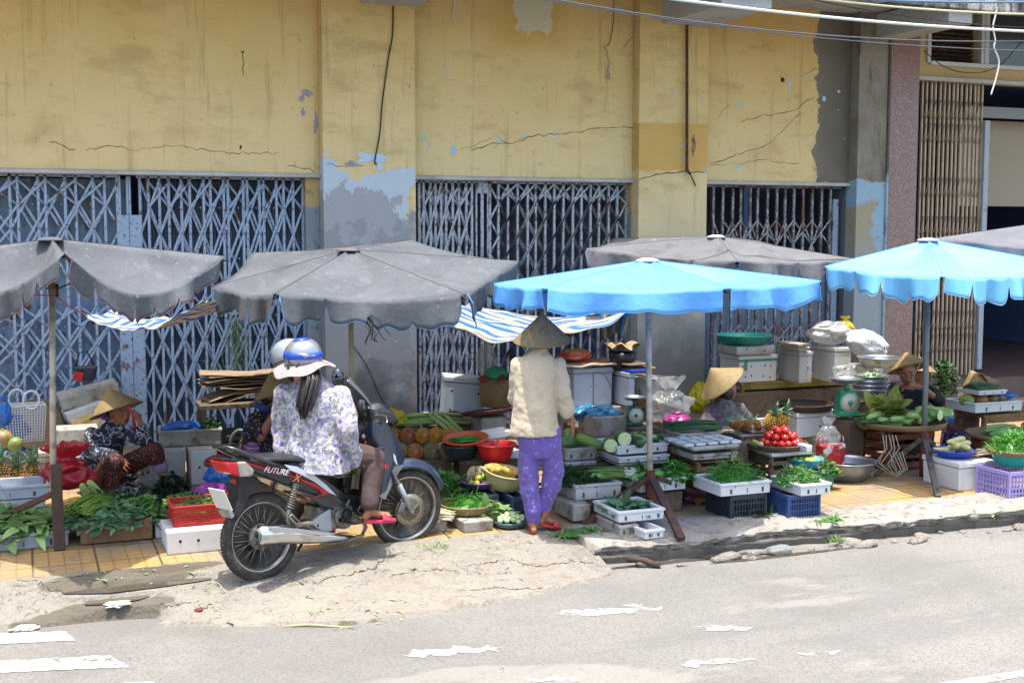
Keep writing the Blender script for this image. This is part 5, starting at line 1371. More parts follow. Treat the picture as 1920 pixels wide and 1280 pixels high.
heap('leaf_pile', 'light green leaves around the plate of eggplants', 'greens', (sb.location.x - .1, sb.location.y + .12, .02), .16, .08, .12, 60, .10, .06, m_ll, .6)
foam_box('large scuffed white foam chest tilted against the middle gate', 814, 912, 868, 790, .40, .34, m=m_foaml, holes=2, rot=(0, R(6), R(-14)), hrow=2)
cd_ = foam_box('foam plinth under the scuffed white chest', 810, 915, 872, 872, .34, .4, lid=False, holes=0, m=m_foam2)
bagmesh('plastic_bag', 'clear plastic bag hanging on the middle gate', at_d(913, 708, gdepth(850)), .14, m_bclr, sq=(.7, .5, 1.3), seed=9, neck=.3)
wk = basin('round wicker bucket with a green and red bundle', 897, 962, 875, 768, .26, m_basket, taper=.85)
T = thing('bundle', 'green and dark red cloth bundle on the wicker bucket', 'bundle', (wk.location.x, wk.location.y, wk.location.z + .27))
MB().ell((0, 0, .03), (.13, .10, .08), 18, 10, None, .2).build('green_cloth', plastic('green_cloth', '#1f7d56', .6), T)
for i, dx in enumerate((-.15, .02, .14)): MB().box((dx, -.08, .01), (.07, .05, .07)).build('red_strap', mat('maroon_cloth', '#6b1a26', .7), T, bevel=.015)
winnow('dark red woven winnowing tray on the middle table', 866, 962, 905, 790, m=m_redw, tilt=(R(-8), R(-4), 0)).location.z = .56
foam_box('stool of foam under the woven winnowing tray', 880, 950, 900, 900, .54, .3, lid=False, holes=0, m=m_foam2)
foam_box('thin white foam strip in front of the winnowing tray', 898, 960, 940, 812, .05, .2, lid=False, holes=0, m=m_foamw, z=.50, rot=(0, R(-6), 0))
foam_box('white foam slab at the right of the red basin', 925, 985, 952, 848, .05, .3, lid=False, holes=0, m=m_foamw, z=.37)
ch = foam_box('big white foam chest with a string round it behind the standing woman', 1040, 1150, 880, 765, .36, .42, m=m_foaml, holes=0)
MB().box((0, -.212, .18), (.004, .004, .35)).build('string', m_wire, ch)
MB().tube([(.0, -.214, .33), (.12, -.216, .29), (.2, -.214, .16)], .003, 5).build('loose_string', mat('jute', '#8a7a55', .8), ch)
ch2 = foam_box('narrow white foam chest right of the big chest', 1151, 1184, 882, 765, .32, .40, m=m_foaml, holes=0)
foam_box('foam plinth under the big white chests', 1035, 1190, 884, 884, ch.location.z - .003, .40, lid=False, holes=0, m=m_foam2)
a = W_(ch, 0, -.02, .365)
sk = tag(MB().grid(lambda u, v: Vector(((u - .5) * .78, (v - .5) * .5, .03 + .02 * nz(u * 4, v * 4, 1.2) - .03 * abs(u - .5))), 20, 12).build('flat_sack', mat('printed_sack', '#8f836e', .7, [('n', 5, .5, .65, '#7a6f5c')], bump=.004, bscale=20), loc=a, solid=.02), 'flattened beige sack with faded red lettering on the big white chest', 'sack')
Mx = Matrix.Translation((.02, -.12, .047)) @ Matrix.Rotation(R(8), 4, 'X')
txt('red_lettering', 'GRO', .15, mat('faded_red', '#8c2a28', .7), sk, Matrix.Translation((.02, -.16, .052)), .001)
txt('red_lettering', 'RCK', .07, MATS['faded_red'], sk, Matrix.Translation((.26, -.2, .052)), .001)
foam_box('thin second foam sheet under the flattened sack', 1046, 1150, 878, 682, .02, .42, lid=False, holes=0, m=m_card, z=ch.location.z + .365)
tb_ = bagmesh('plastic_bag', 'clear yellowish bag of orange carrots on the flattened sack', W_(ch, -.09, .0, .40), .15, mat('carrot_bag', '#b0622c', .25, [('w', 7, .4, .6, '#c4442a', 'Z', 3), ('r', 2, .11, 1, 9, .04, .02, '#a09a5a')], bump=.01, bscale=14, transl=.2, spec=.6), knot=False, sq=(1.15, .8, .42), seed=31)
x, y, z = W_(ch2, .02, .05, .33)
T = thing('bucket', 'black bucket tied over with a leopard print cloth', 'bucket', (x, y, z))
MB().lathe([(.10, 0), (.115, .10), (.12, .16), (.112, .16), (.1, .01)], 24).build('body', mat('black_plastic', '#17191c', .4), T)
m_leo = mat('leopard_cloth', '#8f7a5a', .8, [('n', 26, .47, .5, '#3a2a1c'), ('n', 26, .5, .53, ('#8f7a5a', .95))], bump=.004, bscale=20)
MB().grid(lambda u, v: Vector((math.cos(u * 2 * PI) * (.02 + .13 * v) * (1 + .18 * math.sin(u * 44) * v), math.sin(u * 2 * PI) * (.02 + .13 * v) * (1 + .18 * math.sin(u * 44) * v), .17 + .08 * math.sin(v * 2.2) * (1 - v * .2) + .03 * math.sin(u * 31) * v)), 80, 10).build('cloth', m_leo, T)
foam_box('orange wooden board on the narrow chest', 1152, 1232, 880, 697, .03, .3, lid=False, holes=0, m=mat('orange_wood', '#9a6a30', .6, [('n', 6, .4, .7, '#7d5226')], bump=.001))
foam_box('dark board on top of the orange board', 1150, 1222, 882, 688, .02, .3, lid=False, holes=0, m=m_crated)
foam_box('bright blue plastic strip under the orange board', 1156, 1222, 884, 700, .025, .3, lid=False, holes=0, m=plastic('royal_blue', '#1c3fa8'))
pbk = basin('white paint bucket with a wire handle', 1180, 1246, 870, 770, .29, mat('paint_bucket', '#a9aba6', .4, [('n', 7, .5, .62, '#8f9188'), ('b', -.5, .5, .02, .12, 8, .05, .02, ('#c08a2a', .8))]), taper=.88, rim=.006)
MB().tube([(math.cos(a) * .14, -.12 - abs(math.sin(a)) * .02, .2 - math.sin(a) * .15) for a in [PI * k / 12 for k in range(13)]], .004, 6).build('handle', m_wire, pbk)
MB().lathe([(.0, .292), (.135, .292), (.14, .285), (.143, .27), (.139, .27)], 30).build('lid', mat('lid_white', '#b4b8b8', .35), pbk)
foam_box('short wooden board lying across the paint bucket', 1186, 1252, 868, 707, .018, .12, lid=False, holes=0, m=m_wood, rot=(0, R(4), R(-8)), z=pbk.location.z + .30)
foam_box('wooden box under the paint bucket', 1170, 1250, 872, 872, pbk.location.z - .003, .35, lid=False, holes=0, m=m_crated)
def scale_(label, px0, px1, gy, py, h, c, face='#b9b9a0', pan=.17, big=False):
 x, y, z, r = fitc(px0, px1, gy, py)
 T = thing('market_scale', label, 'scale', (x, y, z), R(-12))
 m = plastic('scale_green' + c, c, .35)
 k = h / .38
 b = MB().box((0, 0, .05 * k), (.2 * k, .17 * k, .05 * k)); b.box((0, .01, .16 * k), (.15 * k, .12 * k, .2 * k), taper=1.15)
 b.build('body', m, T, bevel=.012, seg=3)
 Mf = Matrix.Translation((0, -.06 * k, .155 * k)) @ Matrix.Rotation(R(90), 4, 'X')
 MB().lathe([(0, 0), (.098 * k, 0), (.105 * k, .004), (.105 * k, .02), (.098 * k, .028), (.095 * k, .028), (.095 * k, .022), (0, .022)], 30, M=Mf).build('dial_ring', m, T)
 MB().lathe([(0, .024), (.094 * k, .024), (.094 * k, .018)], 30, M=Mf).build('dial', mat('dial_face' + c, face, .4), T)
 tk = MB()
 for i in range(24):
  a = 2 * PI * i / 24
  tk.bar((math.cos(a) * .078 * k, -.0855 * k, .155 * k + math.sin(a) * .078 * k), (math.cos(a) * .09 * k, -.0855 * k, .155 * k + math.sin(a) * .09 * k), .003, .002)
 tk.build('tick_marks', mat('ink', '#2b2d2a', .6), T)
 MB().lathe([(0, .026), (.022 * k, .026), (.022 * k, .04 * k), (0, .042 * k)], 16, M=Mf).build('knob', m, T)
 MB().bar((0, -.088 * k, .155 * k), (.01, -.088 * k, .155 * k - .07 * k), .006, .003).build('needle', mat('needle_red', '#9a2a22', .5), T)
 MB().tube([(0, 0, .26 * k), (0, 0, .34 * k)], .02 * k, 10).build('post', m, T)
 MB().lathe([(0, .345 * k), (pan * .8, .345 * k), (pan, .375 * k), (pan + .006, .378 * k), (pan - .004, .372 * k), (pan * .8, .34 * k), (0, .338 * k)], 36).build('pan', m_alu, T)
 return T
foam_box('dark wooden block under the small scale', 1160, 1240, 915, 915, .50, .3, lid=False, holes=0, m=m_crated)
scale_('small green market scale with a cream dial beside the blue umbrella pole', 1166, 1214, 912, 806, .27, '#2c5c4a', pan=.10)
bagmesh('plastic_bag', 'large clear plastic bag right of the paint bucket', at_d(1257, 795, gdepth(880)), .20, m_bclr, sq=(1, .7, .8), fl=.5, seed=21, neck=.8)
bagmesh('plastic_bag', 'knotted magenta plastic bag by the seated woman in grey', at_d(1269, 803, gdepth(890)), .115, m_bmag, sq=(1.1, .9, .6), fl=.3, seed=22, neck=.25)
bagmesh('plastic_bag', 'yellow plastic bag behind the hat of the woman in grey', at_d(1312, 775, gdepth(845)), .16, m_byel, sq=(.8, .6, 1.0), knot=False, seed=23)
rs = foam_box('rear shelf of grey planks behind the centre stall', 1050, 1440, 895, 895, .42, .35, lid=False, holes=0, m=m_crated, name='plank_shelf')
bagmesh('plastic_bag', 'teal blue plastic bag on the broken foam box', at_d(1100, 790, gdepth(900)), .15, m_bteal, sq=(1.1, .7, .5), knot=False, fl=.6, seed=24)
bagmesh('plastic_bag', 'pale blue plastic bag with pointed top next to the teal one', at_d(1133, 788, gdepth(905)), .11, mat('pale_teal_bag', '#4a8fae', .3, bump=.006, bscale=14, transl=.3), sq=(1.2, .7, .6), knot=False, fl=.7, seed=26)
foam_box('broken brownish foam box below the teal bag', 1083, 1178, 915, 822, .17, .34, lid=False, holes=0, m=mat('brown_foam', '#8f887c', .85, [('n', 5, .45, .65, '#746552'), ('n', 20, .6, .7, '#56493a')], bump=.006, bscale=50), rot=(0, 0, .06))
T4 = table('dark slatted table under the centre trays', 1020, 1262, 950, .30, .45, m_crated)
gt = foam_tray('foam tray of two green papayas at the hand of the standing woman', 1022, 1118, 948, 868, .40, .10, m=m_foam2)
sx_ = foam_box('foam slab beneath the papaya tray', 1022, 1122, 950, 880, .035, .42, lid=False, holes=0, m=m_foam)
veg('papaya', 'dark green papaya in the tray below the woman\'s hand', on(gt, -.02, .0, .11), .065, .20, mat('papaya', '#566f35', .45, [('n', 5, .45, .7, '#43592c')]), (0, 0, .2), 0, group=GCU)
veg('papaya', 'longer green papaya tilted at the right end of the tray', on(gt, .14, -.08, .12), .048, .25, mat('papaya2', '#6d8a3a', .45, [('n', 30, .55, .7, '#8fa050')]), (0, R(22), R(-30)), .06, group=GCU)
veg('papaya', 'small yellow green papaya at the back of the tray', on(gt, .03, .12, .15), .045, .15, MATS['papaya'], (0, R(-30), R(60)), 0, group=GCU)
mt = foam_tray('top white foam tray of gourds and cucumbers in the centre', 1116, 1256, 952, 857, .40, .075, m=m_foamw)
foam_tray('lower white foam tray of the stacked pair in the centre', 1118, 1258, 953, 873, .41, .05, m=m_foamw)
foam_box('thin foam sheet under the stacked centre trays', 1118, 1258, 954, 880, .02, .42, lid=False, holes=0, m=m_foam2)
for i, (px, py, r_) in enumerate([(1144, 832, .058), (1166, 820, .06), (1196, 828, .05)]):
 q = at_d(px, py, gdepth(948) + .1)
 o = veg('wax_gourd', ['round gourd with a pale cut face at the left of the centre tray', 'gourd with a large white cut face on top of the centre tray', 'dark gourd behind the cut ones in the centre tray'][i], q, r_, .15, m_dgourd if i == 2 else m_gourd, (0, 0, R(-112 + i * 12)), 0, end=.93 if i < 2 else None, group=GCU)
for i in range(16):
 q = on(mt, -.12 + .36 * random.random(), -.13 + .2 * random.random(), .075 + random.random() * .045)
 veg('cucumber', 'short dark cucumber in the centre tray', q, .021, .12, m_dgourd if i % 3 else m_cuc, (0, jit(.3), jit(1.5)), .03, group='cucumbers in the centre tray')
for i in range(7): ball('lime', 'small yellow fruit between the cucumbers', on(mt, -.02 + i * .03, .1 + jit(.03), .10 + jit(.01)), .024, mat('yellow_fruit', '#b59a2a', .4), group='yellow fruit in the centre tray')
wcr = slat_crate('open wooden slat crate under the tofu tray', 1262, 1398, 955, 955, .34, .40, ns=4, open_front=True)
foam_tray('lower grey foam tray beneath the tofu', 1256, 1386, 958, 868, .40, .05, m=m_foam2)
tt = foam_tray('foam tray of white tofu slabs', 1252, 1388, 960, 850, .42, .035, m=m_foam, chips=0)
for i in range(5):
 for j in range(3):
  o = MB().box((0, 0, 0), (.085, .10, .022)).build('tofu', mat('tofu', '#bfc0b8', .5), None, bevel=.005, loc=on(tt, -.22 + i * .11, -.12 + j * .125, .045 + jit(.003)))
  o.rotation_euler = (0, 0, jit(.12)); tag(o, 'white tofu slab lying on the foam tray', 'tofu', 'tofu slabs')
st_ = foam_tray('foam tray of scallions behind the blue umbrella pole', 1240, 1356, 938, 830, .34, .06, m=m_foam2)
sticks('scallion_bundle', 'long dark green scallions lying across the tray behind the pole', 'scallions', on(st_, 0, 0, .06), R(170), .46, .2, 110, .0045, mat('dark_stalk', '#34562e', .45, island=.35), .06, .12)
foam_box('grey crate under the scallion tray', 1235, 1410, 940, 940, .42, .36, lid=False, holes=0, m=m_crated)
hb = foam_tray('large foam tray of dark herbs in front of the papayas', 1040, 1168, 982, 945, .38, .12, m=m_foam)
heap('coriander', 'dark feathery coriander in the large foam tray', 'greens', on(hb, -.10, 0, .09), .22, .18, .12, 420, .05, .02, m_ld, .8)
sticks('scallion_bundle', 'scallions with thick white bases pointing right in the herb tray', 'scallions', on(hb, .14, -.03, .13), R(160), .42, .13, 60, .007, m_st, .06, .10, root=.9)
foam_box('grimy foam box under the large herb tray', 1038, 1110, 990, 986, .13, .36, lid=False, holes=0, m=m_foam2)
foam_box('second foam box under the herb tray', 1112, 1170, 985, 985, .13, .36, lid=False, holes=0, m=m_foam2)
hb2 = foam_tray('white foam tray of coriander behind the tripod', 1160, 1290, 975, 930, .36, .10, m=m_foamw)
heap('coriander', 'green coriander in the tray behind the tripod', 'greens', on(hb2, -.12, 0, .07), .14, .16, .10, 220, .06, .03, m_lg, .7)
heap('coriander', 'bright green mint hanging over the right end of the tray behind the tripod', 'greens', on(hb2, .17, -.06, .07), .17, .15, .11, 320, .06, .022, m_chili, .6, (0, -.4, -.1), .5, 1.1)
foam_box('dark crate under the tray behind the tripod', 1165, 1285, 972, 972, .16, .34, lid=False, holes=0, m=m_crated)
veg('loofah', 'very long smooth green gourd lying above the herb trays', at_d(1165, 890, gdepth(965) + .1), .036, .62, m_gourd, (0, R(3), R(3)), .02, group=GCU)
veg('loofah', 'thick long green gourd crossing the blue umbrella pole', at_d(1232, 893, gdepth(965) + .1), .05, .48, mat('loofah_bright', '#4f8a34', .35, [('w', 8, .3, .7, '#6aa048', 'Y', 1)]), (0, R(1), R(2)), .01, group=GCU)
ft1 = foam_tray('front foam tray of round green leaves below the tripod', 1112, 1250, 1012, 1001, .42, .085, m=m_foamw)
ft1.location.z = .09
heap('leaf_pile', 'flat round bluish green leaves in the front tray', 'greens', on(ft1, -.02, 0, .03), .19, .15, .06, 110, .10, .065, m_lb, .25, (0, -.1, 0), .3)
foam_tray('lower foam tray beneath the front leaf tray', 1118, 1200, 1014, 1014, .40, .08, m=m_foam2)
foam_tray('broken foam tray corner poking out under the front leaf tray', 1160, 1249, 1020, 1020, .38, .07, m=m_foamw, rz=.06)
heap('leaf_litter', 'loose green herb scraps on the pavement by the tripod foot', 'leaves', atz(1085, 1000) + Vector((0, 0, .004)), .22, .10, .02, 120, .06, .012, m_lg, .2)
cr1 = slot_crate('near black plastic crate under the green chili tray', 1330, 1440, 983, 983, .185, .34, m=plastic('black_blue_plastic', '#1f2733', .5), nx=12)
ct = foam_tray('clean white foam tray of long green chilies', 1300, 1450, 986, 940, .42, .10, m=m_foamw)
ct.location.z = .19
heap('green_chilies', 'mound of long bright green chilies in the clean foam tray', 'chilies', on(ct, .02, 0, .06), .22, .17, .15, 420, .12, .012, m_chili, .35, (0, 0, 0), .35, 1.0)
cr2 = slot_crate('dark blue plastic crate under the shredded herb tray', 1436, 1541, 982, 982, .185, .34, m=plastic('deep_blue_plastic', '#26406e', .5), nx=12)
ht = foam_tray('white foam tray of chopped herbs at the kerb', 1450, 1563, 984, 935, .40, .09, m=m_foamw)
ht.location.z = .19
heap('herb_heap', 'mound of fine bright green herbs in the kerbside tray', 'greens', on(ht, -.03, 0, .05), .19, .15, .14, 520, .05, .012, m_lg, .6)
heap('leaf_litter', 'green leaf scraps on the tiles between the two dark crates', 'leaves', atz(1425, 972) + Vector((0, -.0, .004)), .14, .06, .03, 40, .08, .02, m_ld, .3)
heap('leaf_litter', 'leaf scraps beside the deep blue crate', 'leaves', atz(1555, 975) + Vector((0, 0, .004)), .16, .05, .01, 26, .06, .02, m_lg, .2)
bagmesh('plastic_bag', 'magenta plastic bag inside the slatted crate', at_d(1310, 942, gdepth(952) + .2), .10, m_bmag, sq=(1.2, .8, .6), knot=False, seed=33)
wc2 = slat_crate('slatted wooden crate under the tomatoes', 1398, 1532, 935, 935, .31, .40, m=m_crated, ns=4)
foam_box('flattened foam lids under the tomato basket', 1400, 1528, 936, 862, .035, .4, lid=False, holes=0, m=m_foamw)
foam_box('small foam scrap at the right of the tomato basket', 1498, 1528, 938, 852, .06, .14, lid=False, holes=0, m=m_foamw)
tw = winnow('round tray of tomatoes', 1403, 1516, 936, 852, m=mat('dark_bamboo', '#4d4135', .8, [('n', 20, .5, .6, '#6a5a48')], bump=.003, bscale=80), h=.035)
tw.location.z = wc2['_h'] + .05
k = 0
for lv, (n_, R0) in enumerate([(15, .17), (9, .115), (4, .05)]):
 for i in range(n_):
  a = 2 * PI * i / n_ + lv; q = R0 * (1 if lv else random.uniform(.75, 1.02))
  ball('tomato', 'ripe red tomato in the heap on the round tray', (tw.location.x + .04 + q * math.cos(a), tw.location.y + q * math.sin(a) * .9, tw.location.z + .045 + lv * .048), .036 + jit(.004), m_tom, sq=(1, 1, .85), group=GT, ribs=0, nzv=.05, stem=m_st if i % 3 == 0 else None)
for i in range(4): ball('lime', 'pale green lime at the left edge of the tomato tray', (tw.location.x - .19 + jit(.02), tw.location.y - .06 + i * .04, tw.location.z + .04), .028, m_lime if i else m_radish, group='limes on the tomato tray')
pt = foam_tray('foam tray of pineapples right of the seated woman in grey', 1372, 1475, 915, 815, .34, .07, m=m_foam)
foam_box('foam slabs under the right pineapple tray', 1352, 1480, 917, 828, .04, .36, lid=False, holes=0, m=m_foam2)
slat_crate('dark slatted crate supporting the right pineapple tray', 1350, 1480, 918, 918, .42, .36, m=m_crated, ns=5)
for i, (px, py) in enumerate([(1382, 797), (1400, 796), (1419, 797), (1446, 791), (1466, 789)]):
 q = at_d(px, py, gdepth(912) + .05); up = i >= 3
 pineapple(['leftmost small pineapple in the right tray', 'second small pineapple in the right tray', 'third small pineapple in the right tray', 'large golden pineapple with a crown in the right tray', 'rightmost golden pineapple in the right tray'][i], q, .042 if not up else .058, .1 if not up else .13,
              (R(-78), 0, R(jit(14))) if not up else (R(20), R(10), 0), '#8f6226' if not up else '#9a7a2c', leaves=True, group=GP, cl=.12)
lb2 = basin('light blue basin of limes left of the aluminium tub', 1482, 1546, 935, 893, .07, plastic('light_blue_plastic', '#3f8fa8'))
basin('grey bucket under the lime basin', 1488, 1540, 938, 938, .20, mat('dark_bowl', '#3a4046', .35), taper=.85)
lb2.location.z = .215
for i in range(20):
 a = i * 2.4; q = lb2['_r'] * .78 * math.sqrt((i + .5) / 20)
 ball('lime', 'green lime in the light blue basin', (lb2.location.x + q * math.cos(a), lb2.location.y + q * math.sin(a), .215 + .065), .024, m_lime, sq=(1, 1, 1), group='limes in the light blue basin')
sp_ = basin('small teal pot of basil beside the lime basin', 1538, 1570, 925, 925, .14, plastic('teal_plastic', '#1e6a6a'), taper=.8)
heap('herb_bunch', 'basil sprigs in the small teal pot', 'greens', (sp_.location.x, sp_.location.y, .1), .11, .09, .14, 90, .07, .03, m_lg, .9)
tub = basin('wide aluminium tub of water on the tiles', 1536, 1648, 915, 915, .165, mat('old_aluminium', '#8a9096', .35, [('n', 6, .45, .7, '#6d737a'), ('n', 30, .6, .7, ('#5a5f66', .6))], metal=.75), water=.62, taper=.66)
BW = table('long bench with a yellow edge under the foam chests', 1345, 1625, 800, .47, .5, mat('yellow_edge', '#8f7a3a', .7, [('n', 6, .45, .65, '#6a5a30')]), name='bench', cat='bench')
foam_box('grey box behind the bench legs', 1350, 1600, 803, 803, .36, .3, lid=False, holes=0, m=m_crated, name='wooden_box')
bA = foam_box('white foam chest taped with a green band', 1349, 1458, 798, 737, .31, .42, m=m_foamw, holes=4, band='#1f8a6a', z=.475, lid=True)
bB = foam_box('middle white foam chest between the taped one and the one with black holes', 1460, 1524, 798, 735, .36, .42, m=m_foam, holes=1, z=.475, hrow=1)
bC = foam_box('white foam chest with black holes at the right of the bench', 1525, 1596, 797, 733, .40, .42, m=m_foamw, holes=3, z=.475, hrow=1)
l1 = foam_box('dirty white foam lid on the taped chest', 1344, 1452, 800, 665, .10, .42, m=m_foam, holes=2, z=.475 + .32, lid=False, hrow=1)
foam_box('thin foam lid on the middle chest', 1458, 1520, 800, 665, .05, .42, m=m_foam, holes=0, z=.475 + .37, lid=False)
foam_box('second thin foam lid on the middle chest', 1456, 1518, 802, 655, .04, .40, m=m_foam2, holes=0, z=.475 + .425, lid=False, rz=.05)
foam_box('tilted foam lids piled at the pier', 1598, 1655, 790, 675, .05, .4, m=m_foam2, holes=0, lid=False, z=.9, rot=(0, R(4), .1))
foam_box('foam chest in the shade beside the pier', 1598, 1655, 786, 786, .88, .4, m=m_foam2, holes=0)
col_ = basin('turquoise perforated colander upside on the foam lid', 1340, 1446, 800, 640, .10, plastic('turquoise_plastic', '#1f8f84', .4), z=.475 + .425)
hd = MB()
for j in range(4):
 for k_ in range(44):
  a = 2 * PI * (k_ + .5 * j) / 44; rr_ = col_['_r'] * (.80 + .055 * j) + .003
  hd.ell((math.cos(a) * rr_, math.sin(a) * rr_, .022 + j * .019), (.005, .005, .004), 6, 4)
hd.build('holes', mat('colander_holes', '#0f3a38', .6), col_)
bagmesh('plastic_bag', 'milky crumpled plastic bags heaped on the foam chests', W_(bC, -.05, 0, .41), .26, m_bwht, knot=False, sq=(1.0, .7, .55), fl=.6, seed=41)
bagmesh('plastic_bag', 'clear plastic bag hanging over the right foam chest', at_d(1606, 722, gdepth(815)), .24, m_bclr, knot=False, sq=(1.1, .6, .5), fl=.7, seed=43)
bagmesh('plastic_bag', 'yellow plastic bag on top of the milky bags', at_d(1584, 628, gdepth(790)), .11, m_byel, sq=(1, .6, .8), seed=44)
sa = at_d(1617, 672, gdepth(800))
sk2 = bagmesh('printed_sack', 'white woven sack with dark lettering slumped by the pier', sa, .26, mat('woven_sack', '#b0b4b6', .6, [('n', 12, .6, .75, '#9a9c9c')], bump=.006, bscale=20), knot=False, sq=(1.0, .6, .62), fl=.25, seed=46, rot=(0, R(22), R(-14)), cat='sack')
m_ink = mat('dark_print', '#23252c', .7)
Mt = Matrix.Translation((.0, -.17, .19)) @ Matrix.Rotation(R(72), 4, 'X')
txt('lettering', 'CTY CỔ PHẦN', .052, m_ink, sk2, Mt, .001)
txt('lettering', 'TNHH THỰC PHẨM', .03, m_ink, sk2, Matrix.Translation((.0, -.18, .145)) @ Matrix.Rotation(R(76), 4, 'X'), .001)
bx1 = foam_box('large plain white foam box under the dark winnowing basket', 1453, 1578, 868, 825, .24, .40, m=m_foamw, holes=1, hrow=1)
foam_box('lower grey foam box under the large plain one', 1500, 1580, 870, 870, bx1.location.z - .002, .38, m=m_foam2, holes=0, lid=False)
winnow('dark woven winnowing basket on the large plain foam box', 1462, 1562, 868, 772, m=mat('dark_woven', '#43352a', .85, [('w', 45, .3, .7, '#2d241c', 'X', .6)], bump=.003, bscale=90), h=.06).location.z = bx1.location.z + .245
bkt = basin('white plastic bucket below the big scale', 1578, 1622, 868, 868, .33, mat('dull_bucket', '#8d9298', .45, [('n', 6, .5, .7, '#72777c')]), taper=.88, rim=.006)
MB().lathe([(0, .345), (bkt['_r'] * .98, .345), (bkt['_r'] + .008, .335), (bkt['_r'] + .008, .315)], 28).build('lid', mat('lid_grey', '#9aa2a6', .35), bkt)
T = thing('shopping_bag', 'red and white carrier bag with handles on the tiles', 'bag', atz(1556, 892))
MB().box((0, 0, .15), (.26, .12, .30), taper=.9).build('body', mat('red_carrier', '#9a2226', .5, [('n', 8, .52, .56, '#b8b0aa')]), T, bevel=.02)
for s in (-1, 1): MB().tube([(s * .11 + .03 * math.cos(a), 0, .3 + .07 * math.sin(a)) for a in [PI * k_ / 8 for k_ in range(9)]], .006, 6).build('handle', mat('red_carrier', '#9a2226'), T)
bagmesh('plastic_bag', 'clear bag stuffed in the red and white carrier bag', at_d(1553, 850, gdepth(893) + .02), .12, m_bclr, sq=(.9, .6, 1.1), seed=51)
wt = foam_box('dark wooden stand of the big green scale', 1560, 1625, 880, 880, .43, .3, lid=False, holes=0, m=m_crated, name='stand')
scale_('big green market scale with a white dial and aluminium pan', 1563, 1616, 878, 783, .38, '#2f8f6c', pan=.165).location.z = .44
for i in range(4):
 bs_ = basin(['lowest', 'second', 'third', 'topmost'][i] + ' aluminium basin of the stack by the seated cutter', 1598 + i * 3, 1668 - i * 1, 845, 800, .13, m_alu, z=.46 + i * .045, taper=.8)
foam_box('low table carrying the stacked basins', 1600, 1668, 848, 848, .455, .35, lid=False, holes=0, m=m_crated, name='stand')
heap('green_peel', 'light green peelings in the topmost aluminium basin', 'greens', (bs_.location.x, bs_.location.y, .46 + .135 + .07), .14, .12, .07, 90, .07, .03, m_ll, .5)
bigb = basin('big steel bowl leaning behind the stacked basins', 1610, 1690, 828, 755, .10, m_alu, z=.75)
tc = slat_crate('red brown wooden crate under the zucchini basket', 1618, 1752, 890, 890, .36, .42, m=mat('red_brown_wood', '#5f3424', .8, [('n', 6, .4, .7, '#74432f'), ('n', 20, .58, .66, '#2e1a13')]), ns=4)
zb = winnow('wide flat bamboo basket of zucchini on the red brown crate', 1610, 1775, 898, 812, h=.05)
zb.location.z = .40
for i in range(17):
 row = i // 7; px = [1668, 1690, 1712, 1735, 1752, 1765, 1680, 1700, 1722, 1742, 1760, 1640, 1660, 1712, 1733, 1750, 1764][i]
 y = zb.location.y + (-.16 + .15 * row) + jit(.03); d = ray(px, 800); x = CP.x + d.x * (y - CP.y) / d.y
 veg('zucchini', 'light green zucchini in the wide bamboo basket', (x, y, .465 + .035 * (i % 3) * .7), .034, .26, m_cuc, (0, R(jit(14)), R(random.uniform(-30, 35))), .02, end=.8 if i in (4, 9) else None, group='zucchini in the wide basket')
heap('lettuce', 'pale yellow green cabbage leaves at the back of the bamboo basket', 'greens', (zb.location.x - .10, zb.location.y + .1, .43), .2, .12, .15, 60, .17, .13, mat('pale_cabbage', '#7d8a3c', .5, island=.3, transl=.3), .8, (0, 0, .4), .6)
sticks('chives', 'dark chives hanging over the left end of the bamboo basket', 'greens', (zb.location.x - .30, zb.location.y - .08, .46), R(-20), .4, .14, 60, .004, MATS['dark_stalk'], .04, .15)
veg('wax_gourd', 'thick gourd with a pale cut face held over the basket', at_d(1744, 776, gdepth(880)), .052, .2, m_gourd, (0, 0, R(-70)), 0, end=.94, group=GCU)
rp = MB()
for k_ in range(5):
 a = at_d(1655 + k_ * 6, 815, gdepth(898) - .05)
 rp.tube([a, a + Vector((jit(.05), -.02, -.12)), a + Vector((-.06 + jit(.1), -.05, -.24)), a + Vector((.03 + jit(.08), -.08, -.36)), a + Vector((.1, -.06 + jit(.03), -.30)), a + Vector((.06, -.02, -.15))], .005, 5)
tag(rp.build('rope', mat('pale_rope', '#8f8770', .8)), 'pale rope loops hanging from the bamboo basket', 'rope')
T = thing('potted_plant', 'dark leafy plant growing before the beige folding gate', 'plant', (*atz(1768, 790)[:2], 0))
MB().lathe([(.09, 0), (.13, .22), (.14, .24), (.12, .23), (0, .2)], 20).build('pot', mat('clay_pot', '#5a3a2c', .8), T)
b = MB()
for i in range(240):
 t = random.random(); a = random.random() * 6.28; q = .16 * math.sqrt(random.random()) * (1.1 - .5 * t)
 leaf(b, (q * math.cos(a), q * math.sin(a), .3 + t * .38), rdir(.5), (jit(1), jit(1), 1), .08, .035, .4)
b.build('leaves', m_ld, T)
s = MB()
for i in range(7): s.tube([(jit(.03), jit(.03), .2), (jit(.06), jit(.06), .45), (jit(.1), jit(.1), .65)], .006, 5)
s.build('stems', m_st, T)
fbx = foam_box('wide white foam box beside the right tripod', 1738, 1872, 928, 928, .245, .46, m=m_foamw, holes=0)
bt = basin('oval royal blue tray of pale bottle gourds', 1758, 1832, 922, 876, .055, plastic('royal_blue', '#1c3fa8'), z=.25)
